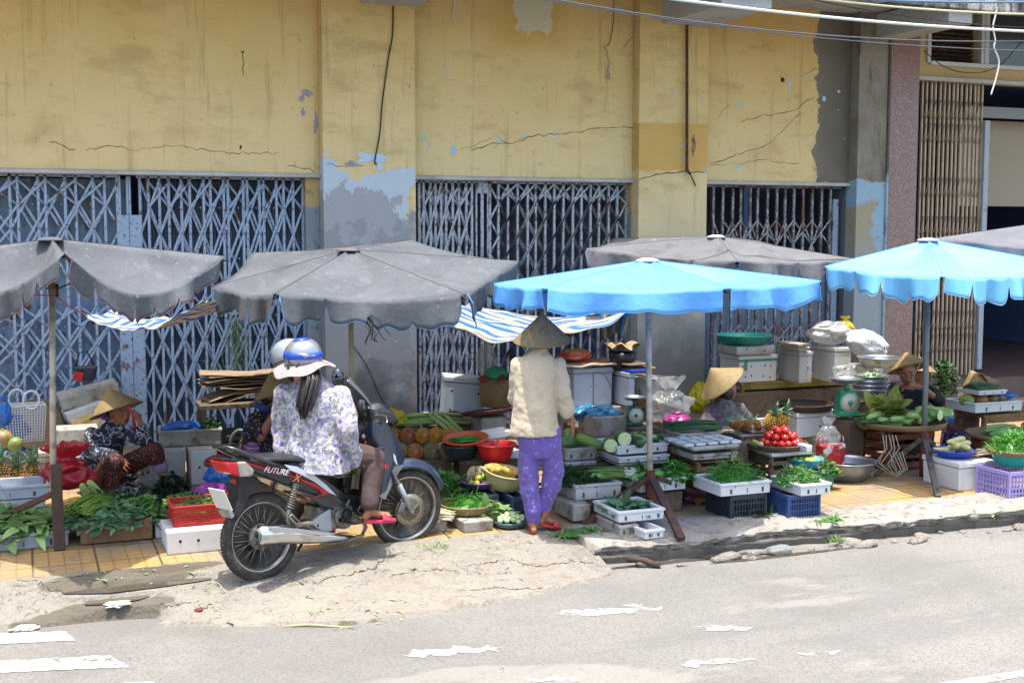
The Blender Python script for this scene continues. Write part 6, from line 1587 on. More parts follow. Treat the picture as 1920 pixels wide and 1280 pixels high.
for i in range(9):
 veg('bottle_gourd', 'pale yellow bottle gourd in the royal blue tray', (bt.location.x + jit(.1), bt.location.y + jit(.07), .31 + .035 * (i // 4)), .03, .19, mat('pale_yellow', '#b3ad78', .4, [('n', 10, .5, .7, '#9fa060')]), (0, R(jit(25)), R(-50 + jit(60))), .05, prof=[(0, .4), (.1, .75), (.3, .72), (.5, .8), (.75, 1.1), (.92, .9), (1, .2)], group='bottle gourds in the blue tray')
sticks('lemongrass', 'pale lemongrass stalks right of the blue tray', 'greens', W_(fbx, .22, -.05, .26), R(10), .3, .1, 22, .006, m_radish, .04, .12)
pc = slot_crate('lilac plastic crate at the right edge', 1845, 2010, 948, 948, .235, .36, m=plastic('lilac_plastic', '#8f82b8', .45), nx=18, nz_=5)
tb2 = basin('turquoise basin on the lilac crate', 1868, 1950, 940, 893, .10, plastic('turquoise_plastic', '#1f8f84', .4), z=.238)
wv = winnow('bamboo tray of shredded greens on the turquoise basin', 1860, 1960, 942, 872, h=.03)
wv.location.z = .35
heap('herb_heap', 'heap of thin green morning glory on the bamboo tray at the right edge', 'greens', (wv.location.x, wv.location.y, .37), .21, .18, .15, 420, .09, .012, m_chili, .5)
t5 = table('brown wooden table at the far right', 1796, 1990, 862, .40, .42, m_cratew)
w5 = foam_tray('white foam tray of pumpkins on the far right table', 1778, 1918, 862, 798, .42, .10, m=m_foamw)
w5.location.z = .43
for i, (dx, c) in enumerate([(-.24, '#7a8a3a'), (-.06, '#a0652c'), (.08, '#7d4a33'), (.2, '#8a6a52')]):
 ball('pumpkin', ['green ribbed pumpkin at the left of the far right tray', 'orange ribbed pumpkin in the far right tray', 'brown red ribbed pumpkin in the far right tray', 'dusty small pumpkin at the right of the far tray'][i], on(w5, dx, -.03, .10), .075 - .008 * i, mat('pump' + c, c, .5, [('n', 10, .5, .65, '#5f6a34')]), sq=(1, 1, .75), ribs=9, stem=m_st, group='pumpkins on the far right table')
w6 = foam_tray('small white foam tray of scallions balanced above the pumpkins', 1800, 1888, 858, 764, .30, .045, m=m_foamw)
w6.location.z = .43 + .165
sticks('scallion_bundle', 'dark scallions in the small tray above the pumpkins', 'scallions', on(w6, 0, 0, .045), R(12), .36, .18, 90, .004, MATS['dark_stalk'], .05, .2)
slat_crate('red brown crate under the tomatoes at the right edge', 1828, 1960, 890, 890, .24, .36, m=MATS['red_brown_wood'], ns=3)
wt2 = winnow('bamboo tray of gourds and tomatoes at the right edge', 1822, 1985, 892, 830, h=.03)
wt2.location.z = .27
for i in range(6):
 veg('loofah', 'long green loofah on the right edge tray', (wt2.location.x - .14 + .03 * i, wt2.location.y - .16 + .07 * i, .325 + .01 * (i % 2)), .03, .40, m_gourd, (0, R(jit(6)), R(8 + jit(14))), .02, end=.8 if i < 2 else None, group='loofahs on the right edge tray')
for i in range(12):
 ball('tomato', 'red tomato on the right edge tray', (wt2.location.x + .12 + jit(.1), wt2.location.y - .1 + jit(.1), .33 + .03 * (i % 3)), .034, m_tom, sq=(1, 1, .85), group='tomatoes on the right edge tray')
bagmesh('plastic_bag', 'blue plastic sheet beside the pumpkins', on(w5, .26, .02, .08), .12, m_bblu, knot=False, sq=(1.2, .8, .35), seed=61)
bagmesh('plastic_bag', 'blue plastic bag left of the pumpkin tray', at_d(1772, 795, gdepth(862)), .09, m_bblu, knot=False, sq=(1.1, .6, .6), seed=62)
for i, (px, py, lab) in enumerate([(1462, 1038, 'clear crumpled plastic cup in the gutter'), (1415, 1040, 'small clear plastic scrap in the gutter')]):
 bagmesh('plastic_litter', lab, atz(px, py, ROADZ + .005), .075 - .03 * i, m_bclr, knot=False, sq=(1.3, .7, .45), seed=70 + i, cat='litter')
for i, (px, py, lab) in enumerate([(222, 1162, 'white crumpled tissue beside the puddle'), (45, 1152, 'white plastic scrap at the left end of the puddle')]):
 bagmesh('paper_litter', lab, gp_(px, py) - Vector((0, 0, .004)), .05, mat('tissue', '#c9c9c6', .8, bump=.004, bscale=20), knot=False, sq=(1.4, .8, .35), seed=75 + i, fl=.7, cat='litter')
ball('seed_pod', 'small dark red husk lying on the concrete slope', gp_(371, 1135), .02, mat('husk', '#5a1f1c', .7), sq=(1.6, 1, .7), cat='litter')
stk = MB(); a, c = gp_(528, 1168), gp_(655, 1160)
stk.tube([a, a.lerp(c, .4) + Vector((0, .01, .012)), c], .007, 7)
tag(stk.build('stick', mat('dry_stick', '#a08a64', .8)), 'dry bamboo stick lying at the lower edge of the concrete slope', 'stick')
pk = MB(); a, c = atz(1176, 1048, -.1), atz(1238, 1062, -.14)
pk.tube([a, a.lerp(c, .5) + Vector((0, 0, .02)), c], .022, 7)
tag(pk.build('branch', m_dwood), 'dark branch lying against the kerb end', 'branch')
lt = MB()
for i in range(150):
 px, py = random.choice([(random.uniform(80, 470), random.uniform(1060, 1100)), (random.uniform(560, 760), random.uniform(1120, 1170)), (random.uniform(1250, 1900), random.uniform(930, 985)), (random.uniform(700, 1010), random.uniform(1000, 1060))])
 q = atz(px, py, 0) if py < 1058 else gp_(px, py)
 leaf(lt, q + Vector((0, 0, .02 if py < 1058 else .006)), (jit(1), jit(1), .05), (0, 0, 1), random.uniform(.02, .07), random.uniform(.005, .02), .1, 2)
tag(lt.build('leaf_scraps', m_ll), 'scattered green leaf scraps trodden over the ground', 'leaves', kind='stuff')
gp = MB()
for (px, py, n_) in [(1570, 1016, 90), (820, 1028, 30), (1265, 1008, 20)]:
 c0 = atz(px, py, -.12 if px > 1100 else 0)
 for i in range(n_):
  leaf(gp, c0 + Vector((random.gauss(0, .04), random.gauss(0, .02), .0)), (jit(.7), jit(.7), 1), (jit(1), jit(1), .3), random.uniform(.03, .07), .009, .4, 2)
tag(gp.build('weeds', m_ll), 'small green weeds growing from the kerb cracks', 'weeds', kind='stuff')
grit = MB()
for i in range(900):
 u = random.random()
 px, py = random.uniform(0, 1900), random.uniform(1060, 1278)
 z_ = ROADZ
 q = atz(px, py, z_)
 if q.y > apr_low(q.x) and q.x < 3.7: continue
 s_ = random.uniform(.0015, .0045)
 grit.ell((q.x, q.y, z_ + s_ * .3), (s_ * 1.4, s_, s_ * .6), 5, 3, None, .3)
tag(grit.build('grit', m_conc), 'pale grit and small stones on the asphalt', 'grit', kind='stuff')
FH = Vector((math.sin(YAW), math.cos(YAW), 0))
ZV = Vector((0, 0, 1))
m_skin = mat('skin', '#8a5a42', .5, [('n', 9, .45, .7, ('#7a4c38', .8))], bump=.0015, bscale=60, spec=.4)
m_skin.node_tree.nodes['Principled BSDF'].inputs['Subsurface Weight'].default_value = .08
m_hat = mat('palm_leaf_hat', '#8a7650', .75, [('n', 5, .4, .7, ('#9c885e', .9)), ('n', 30, .5, .65, ('#6f5d3c', .6), (1, 1, .15)), ('w', 28, .55, .75, ('#6a5938', .35), 'Z', .3)], bump=.0015, bscale=60, transl=.12)
m_hat2 = mat('weathered_palm_hat', '#796d53', .75, [('n', 5, .4, .7, ('#7f7355', .9)), ('n', 30, .5, .65, ('#4d4433', .6), (1, 1, .15)), ('w', 28, .55, .75, ('#4a4230', .35), 'Z', .3)], bump=.0015, bscale=60, transl=.1)
m_hair = mat('black_hair', '#16110f', .45, [('n', 14, .45, .65, ('#33261f', .8), (6, 6, .5))], bump=.004, bscale=70, bstretch=(3, 3, .25), spec=.6)
def rings(b, secs, n=28, yaw=0.0):
 """closed body of horizontal-ish oval rings: (centre, half width, half depth[, tilt vector])"""
 vs = []
 c_, s_ = math.cos(yaw), math.sin(yaw)
 ax = Rv * c_ + FH * s_; ay = FH * c_ - Rv * s_
 for sec in secs:
  c, a, d = sec[:3]
  up = Vector(sec[3]) if len(sec) > 3 else None
  for k in range(n):
   t = 2 * PI * k / n
   ct, st = math.cos(t), math.sin(t)
   e = 2 / 2.3
   ox = math.copysign(abs(ct) ** e, ct) * a; oy = math.copysign(abs(st) ** e, st) * d
   p = Vector(c) + ax * ox + ay * oy
   if up is not None: p += up * (ox if len(sec) < 5 else oy)
   vs.append(p)
 m_ = len(secs)
 fs = [(i * n + (k + 1) % n, i * n + k, (i + 1) * n + k, (i + 1) * n + (k + 1) % n) for i in range(m_ - 1) for k in range(n)]
 fs += [tuple(range(n)), tuple(reversed(range((m_ - 1) * n, m_ * n)))]
 b.add(vs, fs, True)
def limb(b, pts, rr, n=12):
 """tapering limb with rounded joints"""
 pts = [Vector(p) for p in pts]
 Q = []; RR = []
 for i in range(len(pts) - 1):
  for k in range(5):
   t = k / 5; Q.append(pts[i].lerp(pts[i + 1], t)); RR.append(rr[i] + (rr[i + 1] - rr[i]) * t)
 Q.append(pts[-1]); RR.append(rr[-1])
 b.tube(Q, RR, n)
 for p, r in zip(pts, rr): b.ell(p, (r, r, r), 12, 8)
def norm_mesh(o):
 bm = bmesh.new(); bm.from_mesh(o.data)
 bmesh.ops.recalc_face_normals(bm, faces=bm.faces)
 bm.to_mesh(o.data); bm.free()
def skinned(b, name, m, parent, vox=.008, sm=5, disp=0, dsc=.08, loc=None, seed=0, fac=.5):
 o = b.build(name, m, parent, loc=loc)
 norm_mesh(o)
 r = o.modifiers.new('remesh', 'REMESH'); r.mode = 'VOXEL'; r.voxel_size = vox; r.use_smooth_shade = True
 s = o.modifiers.new('smooth', 'SMOOTH'); s.iterations = sm; s.factor = fac
 if disp:
  t = bpy.data.textures.new('folds', 'CLOUDS'); t.noise_scale = dsc; t.noise_depth = 3
  d = o.modifiers.new('folds', 'DISPLACE'); d.texture = t; d.strength = disp; d.mid_level = .5
  d.texture_coords = 'LOCAL'
  s2 = o.modifiers.new('smooth2', 'SMOOTH'); s2.iterations = 2; s2.factor = .4
 return o
def head(b, c, fd, up=ZV, s=1.0):
 """head with nose, brow, jaw, lips and ears, looking along fd"""
 fd = Vector(fd).normalized(); up = Vector(up); up = (up - fd * up.dot(fd)).normalized(); rt = fd.cross(up)
 M = Matrix(((rt.x, fd.x, up.x, c[0]), (rt.y, fd.y, up.y, c[1]), (rt.z, fd.z, up.z, c[2]), (0, 0, 0, 1))) @ Matrix.Scale(s, 4)
 b.ell((0, -.008, .022), (.072, .090, .088), 20, 14, M=M)
 b.ell((0, .018, -.035), (.058, .066, .068), 18, 12, M=M)
 b.ell((0, .045, -.078), (.032, .030, .024), 14, 8, M=M)
 b.ell((0, .088, -.018), (.011, .016, .026), 10, 8, M=M)
 b.ell((0, .094, -.034), (.016, .012, .010), 10, 8, M=M)
 for sx in (-1, 1):
  b.ell((sx * .034, .062, -.012), (.024, .020, .020), 10, 8, M=M)      # cheekbones
  b.ell((sx * .030, .072, .022), (.024, .012, .008), 10, 6, M=M)       # brow
  b.ell((sx * .074, -.006, -.005), (.009, .018, .030), 10, 8, (0, 0, sx * .3), M=M)
 b.ell((0, .082, -.056), (.022, .009, .006), 10, 6, M=M); b.ell((0, .080, -.066), (.019, .009, .006), 10, 6, M=M)
 return M
def face_bits(par, M):
 for sx in (-1, 1):
  MB().ell((sx * .029, .0765, .004), (.012, .004, .0045), 10, 6, M=M).build('eye', mat('eye_white', '#a39b90', .3), par)
  MB().ell((sx * .029, .0815, .004), (.006, .0028, .006), 8, 6, M=M).build('iris', mat('iris_dark', '#120c09', .2), par)
  MB().ell((sx * .030, .083, .026), (.020, .004, .0035), 8, 5, (0, sx * .15, 0), M=M).build('eyebrow', m_hair, par)
 MB().ell((0, .0885, -.060), (.020, .004, .006), 10, 5, M=M).build('lips', mat('lips', '#6b3330', .5), par)
def hand(b, w_, d, n, side, curl=.35, s=1.0, spread=.10):
 """palm, four unequal bent fingers and a side thumb; w_ wrist, d pointing, n palm normal, side = direction of the thumb"""
 w_ = Vector(w_); d = Vector(d).normalized(); n = Vector(n); n = (n - d * n.dot(d)).normalized(); sd = d.cross(n).normalized()
 if sd.dot(Vector(side)) < 0: sd = -sd
 rows = []
 for i in range(5):
  y = (i - 2) / 2 * .034 * s
  b.tube([w_ + sd * y * .55, w_ + d * .045 * s + sd * y * .95, w_ + d * .088 * s + sd * y], [.015 * s, .0145 * s, .0125 * s], 8)
 for i, L_ in enumerate((.068, .078, .073, .058)):
  o = (.030 - i * .0205) * s
  p = w_ + d * .085 * s + sd * o
  dd = (d + sd * (1.5 - i) * spread).normalized()
  r = (.0092, .0094, .009, .008)[i] * s
  pts = [p]; a = curl * (.6 + .12 * i)
  for k, f in enumerate((.44, .31, .25)):
   v = (dd * math.cos(a * (k + .6)) + n * math.sin(a * (k + .6)))
   pts.append(pts[-1] + v * L_ * f * s)
  limb(b, pts, [r, r * .98, r * .9, r * .75], 8)
 p = w_ + d * .028 * s + sd * .026 * s
 limb(b, [p, p + (d * .55 + sd * .75 + n * .25).normalized() * .036 * s, p + (d * .55 + sd * .75 + n * .25).normalized() * .036 * s + (d * .9 + sd * .2 + n * .4).normalized() * .028 * s], [.0125 * s, .0105 * s, .0085 * s], 8)
def cone_hat(par, apex, axis, r, h, m=None, name='conical_hat', strap=None, wv=.02):
 axis = Vector(axis).normalized()
 q = axis.to_track_quat('Z', 'Y').to_matrix().to_4x4()
 M = Matrix.Translation(Vector(apex)) @ q
 prof = [(0, 0), (.012, -.004), (r * .25, -h * .24), (r * .5, -h * .49), (r * .75, -h * .74), (r * .96, -h * .96), (r, -h), (r * .99, -h - .006)]
 prof += [(r * .95, -h * .99), (r * .72, -h * .765), (r * .48, -h * .52), (r * .2, -h * .24), (0, -.02)]
 b = MB()
 b.lathe(prof, 48, M=M, wob=0)
 o = b.build(name, m or m_hat, par)
 rib = MB()
 for k in range(1, 14):
  f = k / 13.5
  rib.tube([M @ Vector((math.cos(t) * (r * f + .001), math.sin(t) * (r * f + .001), -h * f + .0005)) for t in [2 * PI * j / 40 for j in range(41)]], .0012, 4, cap=False)
 rib.tube([M @ Vector((math.cos(t) * r, math.sin(t) * r, -h)) for t in [2 * PI * j / 40 for j in range(41)]], .004, 6, cap=False)
 rib.build('hoops', mat('hat_hoop', '#7a6843', .7), o)
 return o
def foot(b, ank, toe, s=1.0):
 ank, toe = Vector(ank), Vector(toe); d = (toe - ank); d.z *= .5
 heel = ank - Vector((d.x, d.y, 0)).normalized() * .03 * s
 limb(b, [ank, heel + Vector((0, 0, -.045 * s))], [.030 * s, .028 * s], 10)
 limb(b, [ank + Vector((0, 0, -.015)), ank.lerp(toe, .5) + Vector((0, 0, -.012)), toe.lerp(ank, .12)], [.028 * s, .026 * s, .022 * s], 10)
 sd = d.cross(ZV).normalized()
 for i in range(5):
  p = toe.lerp(ank, .14) + sd * (i - 2) * .016 * s
  limb(b, [p, p + d.normalized() * (.035 - .004 * i) * s + Vector((0, 0, -.006))], [.0095 * s, .007 * s], 8)
def sandal(par, ank, toe, m, s=1.0, zoff=.0):
 ank, toe = Vector(ank), Vector(toe); d = Vector((toe.x - ank.x, toe.y - ank.y, toe.z - ank.z + .04)).normalized(); sd = d.cross(ZV).normalized(); up = sd.cross(d)
 heel = ank - d * .045 * s + Vector((0, 0, -.078 * s)); tip = toe + d * .045 * s + Vector((0, 0, -.03 * s))
 L_ = (tip - heel).length; dd = (tip - heel).normalized(); up = sd.cross(dd)
 b = MB(); vs = []; n = 28
 for z_ in (0, .022):
  for k in range(n):
   t = 2 * PI * k / n; x = .5 - .5 * math.cos(t); wdt = .043 * math.sin(t) * (1 + .18 * (x - .5))
   vs.append(heel + dd * L_ * x + sd * wdt * s + up * (z_ - .012))
 b.add(vs, [tuple(range(n)), tuple(reversed(range(n, 2 * n)))] + [(k, k + n, (k + 1) % n + n, (k + 1) % n) for k in range(n)])
 o = b.build('sandal', m, par, bevel=.005)
 c = MB()
 c.grid(lambda u, v: heel + dd * L_ * (.52 + .26 * v) + sd * math.cos(PI * u) * .044 * s + up * (math.sin(PI * u) * (.058 - .022 * v) * s), 14, 5)
 c.build('strap', m, o, solid=.005)
 return o
def J(D0, s=1.0):
 return lambda px, py, dd=0.0: at_d(px, py, D0 + dd)
D = gdepth(1000); j = J(D)
b = MB()
hd = j(1018, 637, .02)
head(b, hd, (FH * 1.0 + Rv * .55 + Vector((0, 0, -.25))), s=.95)
limb(b, [j(1008, 668, .0), j(1014, 645, .01)], [.052, .048])
rings(b, [(j(1008, 812), .13, .085), (j(1006, 760), .12, .08), (j(1005, 710), .14, .085), (j(1008, 680), .12, .07), (j(1010, 664), .055, .05)])
shR, elR, wrR = j(1046, 684, .02), j(1058, 742, -.05), j(1072, 786, .02)
shL, elL, wrL = j(972, 684, .02), j(966, 745, .06), j(988, 775, .26)
limb(b, [shR, elR, wrR], [.045, .036, .023]); limb(b, [shL, elL, wrL], [.045, .036, .023])
hand(b, wrR, j(1076, 812, .05) - wrR, -Rv + FH * .2, FH, .35, .95)
hand(b, wrL, FH * .7 + ZV * -.2 + Rv * .5, -ZV, Rv, .6, .95)
for hp, kn, an, toe in ((j(992, 815), j(991, 900, -.0), j(999, 982, .0), j(993, 996, .10)), (j(1030, 815), j(1036, 895, .02), j(1020, 966, .05), j(1044, 981, .10))):
 limb(b, [hp, kn, an], [.075, .052, .034]); foot(b, an, toe, .9)
lady = skinned(b, 'person', m_skin, None, .007, 3)
tag(lady, 'standing woman in cream jacket, purple printed trousers and weathered conical hat', 'person')
m_cream_j = mat('cream_cotton', '#ac9f87', .85, [('n', 4, .45, .7, ('#b5a992', .7))], bump=.012, bscale=9, bdetail=5, sheen=.2, transl=.06)
b = MB()
rings(b, [(j(1002, 815), .188, .135, (0, 0, .03)), (j(1002, 790), .172, .13), (j(1003, 750), .158, .12), (j(1004, 710), .158, .115), (j(1008, 684), .158, .10), (j(1009, 668), .11, .08), (j(1011, 658), .062, .06), (j(1012, 652), .058, .056)], yaw=-.25)
limb(b, [shR, j(1054, 715, -.01), elR, j(1067, 770, -.01)], [.062, .058, .055, .047]); limb(b, [shL, elL, wrL.lerp(elL, .25)], [.062, .058, .05])
limb(b, [j(1058, 757, -.02), j(1063, 772, 0)], [.056, .052])
skinned(b, 'jacket', m_cream_j, lady, .009, 3, .030, .085)
m_ptr = mat('purple_print', '#54468a', .8, [('v', 44, .24, .15, ('#a9a0d0', .5), (1, 1, .5)), ('v', 50, .24, .14, ('#8a3f6e', .6)), ('n', 3, .5, .75, ('#625396', .6))], bump=.008, bscale=10, sheen=.2)
b = MB()
rings(b, [(j(1012, 856), .13, .09), (j(1012, 838), .158, .112), (j(1010, 820), .165, .12), (j(1010, 800), .16, .115)])
limb(b, [j(993, 835), j(991, 880, .0), j(993, 920, .0), j(998, 958, 0), j(999, 972, .01)], [.084, .080, .070, .058, .056])
limb(b, [j(1030, 835), j(1037, 880, .02), j(1034, 912, .03), j(1023, 944, .05), j(1021, 954, .05)], [.084, .080, .072, .052, .050])
skinned(b, 'trousers', m_ptr, lady, .009, 7, .024, .10)
cone_hat(lady, j(1016, 587, .02), Vector((0, 0, 1)) - FH * .16 + Rv * -.02, .212, .205, m_hat2)
MB().ell(j(1016, 642, .03), (.078, .084, .062), 16, 10).build('hair', mat('grey_hair', '#4a423c', .6), lady)
m_sand = mat('red_rubber', '#a01f26', .4)
sandal(lady, j(999, 982, .0), j(993, 996, .10), m_sand, .9); sandal(lady, j(1020, 966, .05), j(1044, 981, .10), m_sand, .9)
D = gdepth(928); j = J(D)
b = MB()
fd = (-FH * .75 + Rv * .85 + ZV * -.02)
hc = j(225, 772, 0)
Mh = head(b, hc, fd, ZV - Rv * .15, 1.05)
limb(b, [j(210, 800, .05), j(218, 785, .02)], [.055, .05])
rings(b, [(j(185, 880, .12), .15, .11), (j(193, 840, .08), .14, .10), (j(205, 812, .05), .14, .09), (j(210, 800, .05), .08, .06)])
shA, elA, wrA = j(172, 815, .05), j(186, 852, -.12), j(214, 857, -.26)     # near arm resting on the knee
shB, elB, wrB = j(246, 815, .0), j(272, 824, -.12), j(264, 794, -.14)      # raised arm
limb(b, [shA, elA, wrA], [.045, .036, .024]); limb(b, [shB, elB, wrB], [.045, .036, .024])
hand(b, wrA, j(240, 880, -.30) - wrA, -ZV * .6 + FH, -ZV + Rv * -.3, .4, 1.05, .14)
hand(b, wrB, j(255, 768, -.12) - wrB, -Rv + FH * .1, -FH * .5 - Rv * .2, .75, 1.0)
hpA, knA, anA = j(190, 895, .05), j(214, 868, -.38), j(200, 925, -.30)
hpB, knB, anB = j(215, 885, .05), j(288, 845, -.12), j(308, 893, -.05)
limb(b, [hpA, knA, anA], [.075, .055, .04]); limb(b, [hpB, knB, anB], [.075, .055, .042])
foot(b, anA, j(225, 940, -.38)); foot(b, anB, j(325, 905, -.10))
p1 = skinned(b, 'person', m_skin, None, .007, 3)
tag(p1, 'woman squatting at far left in navy patterned blouse, one hand at her face', 'person')
face_bits(p1, Mh)
m_navy = mat('navy_pattern', '#14182a', .8, [('v', 11, .30, .34, ('#9a9ca4', .95)), ('v', 11, .38, .41, '#14182a'), ('n', 13, .48, .495, ('#8f9198', .9)), ('n', 13, .51, .52, '#14182a'), ('v', 24, .09, .06, ('#a3a4a8', .8))], bump=.006, bscale=12)
b = MB()
rings(b, [(j(180, 898, .10), .17, .13), (j(186, 870, .10), .18, .14), (j(193, 838, .06), .17, .125), (j(203, 812, .04), .155, .10), (j(210, 800, .04), .10, .075), (j(213, 790, .03), .062, .06)])
limb(b, [shA, elA, wrA.lerp(elA, .1)], [.066, .068, .062]); limb(b, [shB, elB, wrB.lerp(elB, .35)], [.064, .062, .052])
skinned(b, 'blouse', m_navy, p1, .008, 3, .020, .07)
m_mar = mat('maroon_floral', '#2a1512', .8, [('v', 40, .34, .22, '#8a2f22'), ('v', 44, .20, .12, '#a08d78'), ('n', 6, .55, .7, ('#431a15', .7))], bump=.006, bscale=12)
b = MB()
limb(b, [hpA, knA, anA + (knA - anA) * .0], [.105, .085, .078]); limb(b, [hpB, knB, knB.lerp(anB, .35)], [.10, .082, .070])
rings(b, [(j(195, 925, .05), .19, .15), (j(195, 890, .08), .18, .15)])
skinned(b, 'trousers', m_mar, p1, .008, 3, .020, .08)
b = MB(); limb(b, [knB.lerp(anB, .3), knB.lerp(anB, .62)], [.062, .066])
skinned(b, 'inner_trouser_cuff', mat('lilac_print', '#6d6878', .8, [('v', 30, .2, .12, '#9a96a8')]), p1, .009, 3)
cone_hat(p1, j(203, 727, .02), ZV * 1.0 - Rv * .36 + FH * .12, .225, .20)
MB().ell(j(212, 768, .05), (.085, .085, .085), 16, 10).build('hair', m_hair, p1)
cl = MB(); cl.grid(lambda u, v: j(190 + 8 * math.sin(u * 3), 765 + 22 * v, -.07 + .05 * u), 6, 6); cl.build('scarf', mat('violet_scarf', '#5d36b0', .7), p1, solid=.004)
MB().tube([j(241, 762, -.18), j(249, 780, -.2), j(253, 803, -.18)], .012, 8).build('red_cord', mat('red_strap', '#9a1c2a', .6), p1)
st = thing('stool', 'low hidden stool beneath the squatting woman', 'stool', (*j(185, 900, .12)[:2], 0)) if False else None
D = gdepth(905); j = J(D)
b = MB()
Mh = head(b, j(512, 742, .0), (Rv * 1.0 + FH * -.15 - ZV * .1), ZV, 1.0)
limb(b, [j(498, 775, .02), j(508, 758, .01)], [.055, .05])
rings(b, [(j(485, 870, .05), .15, .11), (j(488, 830, .05), .13, .10), (j(495, 790, .03), .13, .09), (j(498, 775, .03), .08, .06)])
sh, el, wr = j(478, 785, -.06), j(488, 820, -.16), j(512, 775, -.10)
limb(b, [sh, el, wr], [.048, .043, .026]); hand(b, wr, j(522, 752, -.06) - wr, Rv, -FH, .6)
limb(b, [j(480, 868, .1), j(535, 860, -.05), j(535, 905, -.1)], [.08, .06, .045]); limb(b, [j(485, 870, .2), j(530, 850, .25), j(532, 900, .25)], [.08, .06, .045])
foot(b, j(535, 905, -.1), j(556, 915, -.1)); foot(b, j(532, 900, .25), j(552, 908, .25))
p2 = skinned(b, 'person', m_skin, None, .008, 3)
tag(p2, 'seated woman in a dark floral blouse and conical hat half hidden behind the rider', 'person')
face_bits(p2, Mh)
m_dfl = mat('dark_floral', '#15131b', .8, [('v', 40, .28, .18, '#9d949c'), ('v', 34, .22, .14, '#7d3a3e')], bump=.005, bscale=12)
b = MB()
rings(b, [(j(478, 880, .05), .17, .13), (j(483, 840, .05), .17, .13), (j(490, 800, .03), .16, .115), (j(496, 780, .03), .12, .085), (j(500, 768, .02), .06, .06)])
limb(b, [sh, sh.lerp(el, .85)], [.066, .062])
skinned(b, 'blouse', m_dfl, p2, .009, 3, .018, .07)
b = MB(); limb(b, [j(480, 868, .1), j(535, 860, -.05), j(535, 898, -.1)], [.10, .08, .07]); limb(b, [j(485, 870, .2), j(530, 850, .25), j(532, 892, .25)], [.1, .08, .07])
skinned(b, 'trousers', mat('plum_cloth', '#2b2033', .8, [('v', 40, .2, .1, '#463a55')], bump=.005), p2, .011, 3, .015)
cone_hat(p2, j(508, 697, .02), ZV - Rv * .33 + FH * .05, .215, .195)
MB().ell(j(503, 742, .0), (.08, .085, .085), 16, 10).build('hair', m_hair, p2)
MB().grid(lambda u, v: j(478 + 28 * u, 752 + 9 * u + 12 * v, -.10 + .04 * u), 6, 4).build('scarf', mat('blue_scarf', '#1f3470', .7), p2, solid=.006)
foam_box('dark plastic seat of the woman behind the rider', 462, 505, 912, 912, .22, .3, lid=False, holes=0, m=m_crated, name='stool')
T = thing('chair_back', 'curved grey plastic chair back by the purple cabbage', 'chair', j(455, 850, .05))
MB().tube([Vector((-.02, 0, -.25)) + Rv * .09 * math.cos(a) + ZV * (.3 + .16 * math.sin(a)) for a in [PI - PI * k / 14 for k in range(15)]] , .016, 8).build('frame', mat('grey_plastic', '#5d6266', .5), T)
T.name = 'plastic_chair'
D = gdepth(893); j = J(D)
b = MB()
head(b, j(1362, 735, .05), (Rv * .75 + FH * .35 - ZV * .55), ZV + Rv * .4, 1.0)
rings(b, [(j(1352, 860, .0), .19, .13), (j(1352, 800, .0), .17, .12), (j(1352, 765, .0), .14, .10), (j(1356, 750, .02), .07, .06)])
limb(b, [j(1352, 760, .02), j(1360, 742, .04)], [.055, .05])
sh, el, wr = j(1385, 768, .0), j(1410, 800, .05), j(1418, 815, .15)
limb(b, [sh, el, wr], [.048, .04, .026]); hand(b, wr, Rv + FH, -ZV, FH, .5)
limb(b, [j(1330, 768, .05), j(1322, 810, .1), j(1345, 820, .25)], [.048, .04, .026]); hand(b, j(1345, 820, .25), Rv + FH, -ZV, Rv, .5)
limb(b, [j(1345, 868, .05), j(1350, 862, .45), j(1352, 895, .4)], [.085, .06, .04]); limb(b, [j(1372, 868, .05), j(1385, 862, .4), j(1385, 895, .4)], [.085, .06, .04])
p5 = skinned(b, 'person', m_skin, None, .009, 3)
tag(p5, 'woman seen from behind in a mottled grey jacket bending forward under a conical hat', 'person')
m_gj = mat('mottled_grey', '#4f484c', .85, [('v', 45, .32, .22, '#26222a'), ('n', 25, .5, .6, ('#6d6468', .8))], bump=.006, bscale=12)
b = MB()
rings(b, [(j(1352, 862, .0), .23, .16), (j(1354, 820, .0), .225, .15), (j(1354, 785, .0), .20, .13), (j(1354, 762, .0), .13, .10), (j(1358, 748, .02), .07, .06)])
limb(b, [sh, el, el.lerp(wr, .7)], [.07, .068, .055]); limb(b, [j(1332, 770, .05), j(1322, 815, .08), j(1340, 820, .2)], [.07, .066, .055])
skinned(b, 'jacket', m_gj, p5, .010, 3, .020, .08)
b = MB(); limb(b, [j(1345, 868, .05), j(1350, 862, .45), j(1352, 890, .4)], [.11, .08, .07]); limb(b, [j(1372, 868, .05), j(1385, 862, .4), j(1385, 890, .4)], [.11, .08, .07])
skinned(b, 'trousers', mat('dark_cloth', '#1f1d22', .85), p5, .012, 3)
cone_hat(p5, j(1332, 690, -.02), ZV * .75 - Rv * .60 - FH * .12, .222, .185)
MB().ell(j(1360, 735, .04), (.08, .085, .085), 16, 10).build('hair', m_hair, p5)
D = gdepth(853); j = J(D)
b = MB()
fd = (-FH * 1.0 - Rv * .12 - ZV * .30)
Mh = head(b, j(1699, 696, 0), fd, ZV - Rv * .08, 1.12)
limb(b, [j(1706, 724, .05), j(1703, 708, .03)], [.055, .052])
rings(b, [(j(1706, 800, .05), .17, .11), (j(1706, 765, .05), .16, .10), (j(1706, 735, .05), .15, .09), (j(1706, 722, .05), .08, .06)])
shA, elA, wrA = j(1741, 734, .03), j(1760, 752, -.12), j(1732, 728, -.24)
shB, elB, wrB = j(1674, 734, .03), j(1670, 772, -.05), j(1678, 766, -.22)
limb(b, [shA, elA, wrA], [.046, .040, .026]); limb(b, [shB, elB, wrB], [.046, .038, .026])
